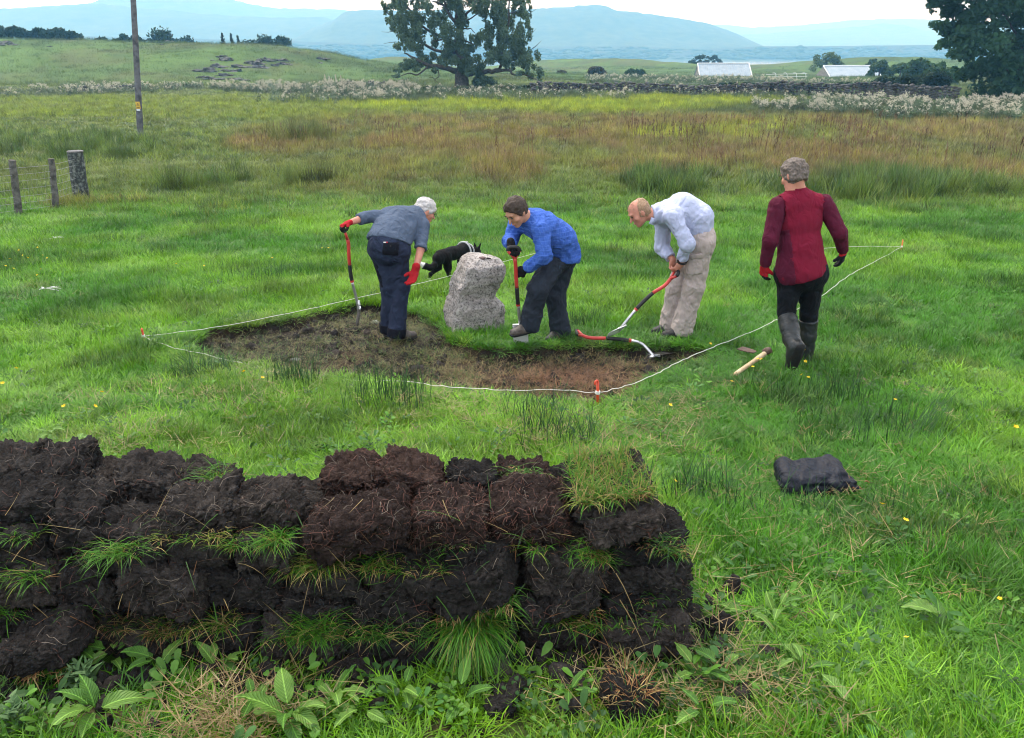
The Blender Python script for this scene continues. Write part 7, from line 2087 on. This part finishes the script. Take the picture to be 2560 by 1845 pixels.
DK = [(728, 1815, .17, 8, 'big pale dock at the bottom edge below the stack', 1.1, .5), (840, 1765, .12, 6, 'leafy dock right of the big pale one at the bottom edge', .9, .2), (910, 1800, .10, 5, 'low dock at the bottom edge, left of the hanging tuft', .7, .2), (1010, 1758, .11, 6, 'dock under the long hanging grass tuft, left side', .8, .1), (1150, 1775, .11, 6, 'dock under the long hanging grass tuft, right side', .8, .1),
      (248, 1815, .15, 5, 'upright narrow leaved dock near the bottom left corner', 1.25, .3), (215, 1668, .12, 5, 'dock touching the flat slid turf at the bottom left', .9, 0), (288, 1668, .11, 5, 'dock in front of the brown fringed bottom turf', .9, .1), (400, 1690, .10, 6, 'dark low dock in front of the stack, left of middle', .7, 0), (550, 1690, .11, 6, 'dock in front of the stack with two upright leaves', 1.1, .2), (480, 1640, .08, 4, 'tiny dock tucked against the bottom turf', .7, 0),
      (1735, 1715, .13, 6, 'dock right of the big straw topped clod', .7, .2), (1940, 1560, .11, 6, 'dock in the middle of the right foreground grass', .9, .3), (1862, 1572, .11, 6, 'pale dock right of the stack foot', .6, .5), (2085, 1570, .09, 5, 'small dock by the bare earth patch at right', .7, 0), (2348, 1590, .14, 4, 'upright dock with reddish stem far right', 1.2, .4), (1800, 1712, .13, 5, 'flat dock lower right of the stack', .5, .2), (1998, 1700, .15, 4, 'big leaved dock low in the right foreground', .6, .3), (1756, 1812, .12, 5, 'dock at the bottom edge right of the clod', .7, .1), (2123, 1800, .13, 4, 'dock at the bottom edge far right of the clod', .8, .2),
      (200, 1128, .12, 6, 'bright dock on the lawn behind the tall left turf', .6, .5), (130, 1100, .10, 5, 'bright dock at the far left behind the stack', .6, .4), (1770, 1430, .07, 5, 'little dark dock between the stack and the jacket', .5, 0), (1885, 1390, .07, 5, 'little dock below the left end of the jacket', .5, 0), (640, 1785, .09, 4, 'small dock left of the big pale one', .8, 0), (1420, 1770, .09, 5, 'low dock left of the big straw topped clod', .6, 0)]
for d in DK: dock(*d)

M_rush = simple_mat('rush_stem', (.016, .060, .014), (.045, .115, .024), 30., .6, 0)
def rush(px, py, n, h, rad, label, lean=.25, bias=(0, 0), m=None):
    p = gp(px, py); V, F = [], []
    for _ in range(int(n * 1.7)):
        a = random.uniform(0, 6.283); q = rad * math.sqrt(random.random()); dxy = np.array([math.cos(a), math.sin(a)]) * lean * random.uniform(.2, 1.3) + np.array(bias)
        az = math.atan2(dxy[1], dxy[0]); rt = np.array([q * math.cos(random.uniform(0, 6.28)), q * math.sin(random.uniform(0, 6.28)), -.02])
        blade(V, F, rt, az, min(1.3, np.linalg.norm(dxy)), 1.3 * h * random.uniform(.5, 1.15), .0062, random.uniform(0, .6), 3, .5)
    o = make('rush_clump', np.array(V), F, m or M_rush, None); o.location = p; tag(o, label, 'rushes', 'rush clumps in the grass'); return o
for r in [(975, 1010, 120, .28, .28, 'widest dark rush clump in front of the dug area'), (738, 955, 80, .26, .17, 'rush clump at the near left edge of the dug area', .3), (510, 930, 90, .26, .30, 'flattened rush clump below the left string', .7, (-.35, 0)), (450, 950, 40, .22, .2, 'sparse rush clump below the left peg', .6), (1400, 1105, 90, .26, .24, 'rush clump on the lawn just behind the stack', .4), (645, 705, 110, .26, .42, 'dusky rush clump left of the digging spade, far side', .35), (560, 690, 60, .22, .35, 'thin rush clump far left of the digging spade', .35), (790, 690, 50, .2, .3, 'rush clump beside the upright spade', .4),
          (2150, 1090, 90, .24, .36, 'row of short dark rushes right of the jacket, near', .25, (.05, 0)), (2290, 1085, 40, .30, .18, 'tall leaning dark rushes, right of the short row', .25, (.3, 0)), (2095, 1000, 55, .26, .22, 'dark rush clump on the lawn right of the mattock', .3), (1765, 1235, 45, .24, .16, 'dark rush stems between the stack and the jacket', .4), (1680, 1250, 40, .24, .15, 'dark rush stems beside the grassy topped turf', .4), (1850, 1285, 30, .2, .14, 'few dark rush stems in front of the jacket', .35), (2010, 1290, 26, .2, .16, 'few dark rush stems below the jacket middle', .35), (1465, 815, 70, .22, .18, 'dark rush clump between the two stooping diggers', .4), (2215, 1290, 20, .16, .14, 'few short rush stems right of the jacket', .3), (1330, 975 + 62, 40, .22, .2, 'thin rush clump just below the near string', .5), (835, 505, 70, .22, .45, 'grey sprigs of rush on the lawn behind the grey jumper', .4), (2075, 985, 30, .2, .2, 'thin rush stems by the rubber boots', .4), (1940, 990, 40, .2, .18, 'short rush clump below the mattock', .4)]:
    rush(*r)
M_thistle = simple_mat('thistle_leaf', (.05, .115, .035), (.11, .19, .075), 20., .7, .3, transl=.2)
def thistle(px, py, label, s=1.0):
    p = gp(px, py); V, F = [], []
    for k in range(46):
        a = random.uniform(0, 6.283); z = random.uniform(.02, .12) * s; L = random.uniform(.03, .07) * s; blade(V, F, (random.gauss(0, .02), random.gauss(0, .02), z), a, random.uniform(.5, 1.4), L, .016, .4, 2)
        tipx = np.array([math.cos(a), math.sin(a), .3]) * L * .5
        for q in (-.9, .9): blade(V, F, (tipx[0], tipx[1], z + tipx[2]), a + q, .9, L * .5, .008, .2, 2)
    o = make('thistle', np.array(V), F, M_thistle); o.location = p; tag(o, label, 'plant', 'grey thistles')
thistle(215, 1735, 'grey green thistle below the flat slid turf', .8); thistle(45, 1830, 'grey green thistle in the bottom left corner', .8)

M_butter = simple_mat('buttercup_petal', (.70, .48, .01), (.80, .58, .02), 60., .5, 0, transl=.2)
mb = MB()
for k in range(5):
    a = k * 1.2566; d = np.array([math.cos(a), math.sin(a), 0]); s_ = np.array([-d[1], d[0], 0]); mb.add([d * .001, d * .007 + s_ * .006 + np.array([0, 0, .004]), d * .013 + np.array([0, 0, .006]), d * .007 - s_ * .006 + np.array([0, 0, .004])], [(0, 1, 2, 3)])
me_f = mesh_data('buttercup', np.array(mb.v), mb.f, [M_butter])
v8, f8 = [], []; blade(v8, f8, (0, 0, -.14), 0, .0, .14, .003, .1, 2); me_s = mesh_data('stem', np.array(v8), f8, [M_stem])
for (px, py) in [(52,649),(99,641),(111,659),(123,669),(30,671),(40,699),(99,715),(444,680),(514,691),(683,667),(807,641),(18,1004),(50,960),(264,1025),(248,1065),(169,1058),(615,967),(661,985),(823,641),(2193,1324),(2249,1372),(2479,1571),(2248,1676),(2528,1120),(1683,1261),(2006,910),(2008,939),(1877,958),(1825,996),(1998,978),(2015,984),(1672,1057),(2230,1040),(2527,1119),(1890,934),(1899,934),(1774,882),(2560,1560),(75,668),(62,660),(108,700),(20,690)]:
    p = gp(px, py); o = place('buttercup', me_f, (p[0], p[1], p[2] + .13), (random.gauss(0, .4), random.gauss(0, .4), random.uniform(0, 6)), (1.15,) * 3 if p[1] > 3 else (.75,) * 3)
    tag(o, 'small yellow buttercup flower standing in the grass', 'buttercup', 'buttercups in the grass'); place('stem', me_s, o.location, (0, 0, 0), (1, 1, 1), o)
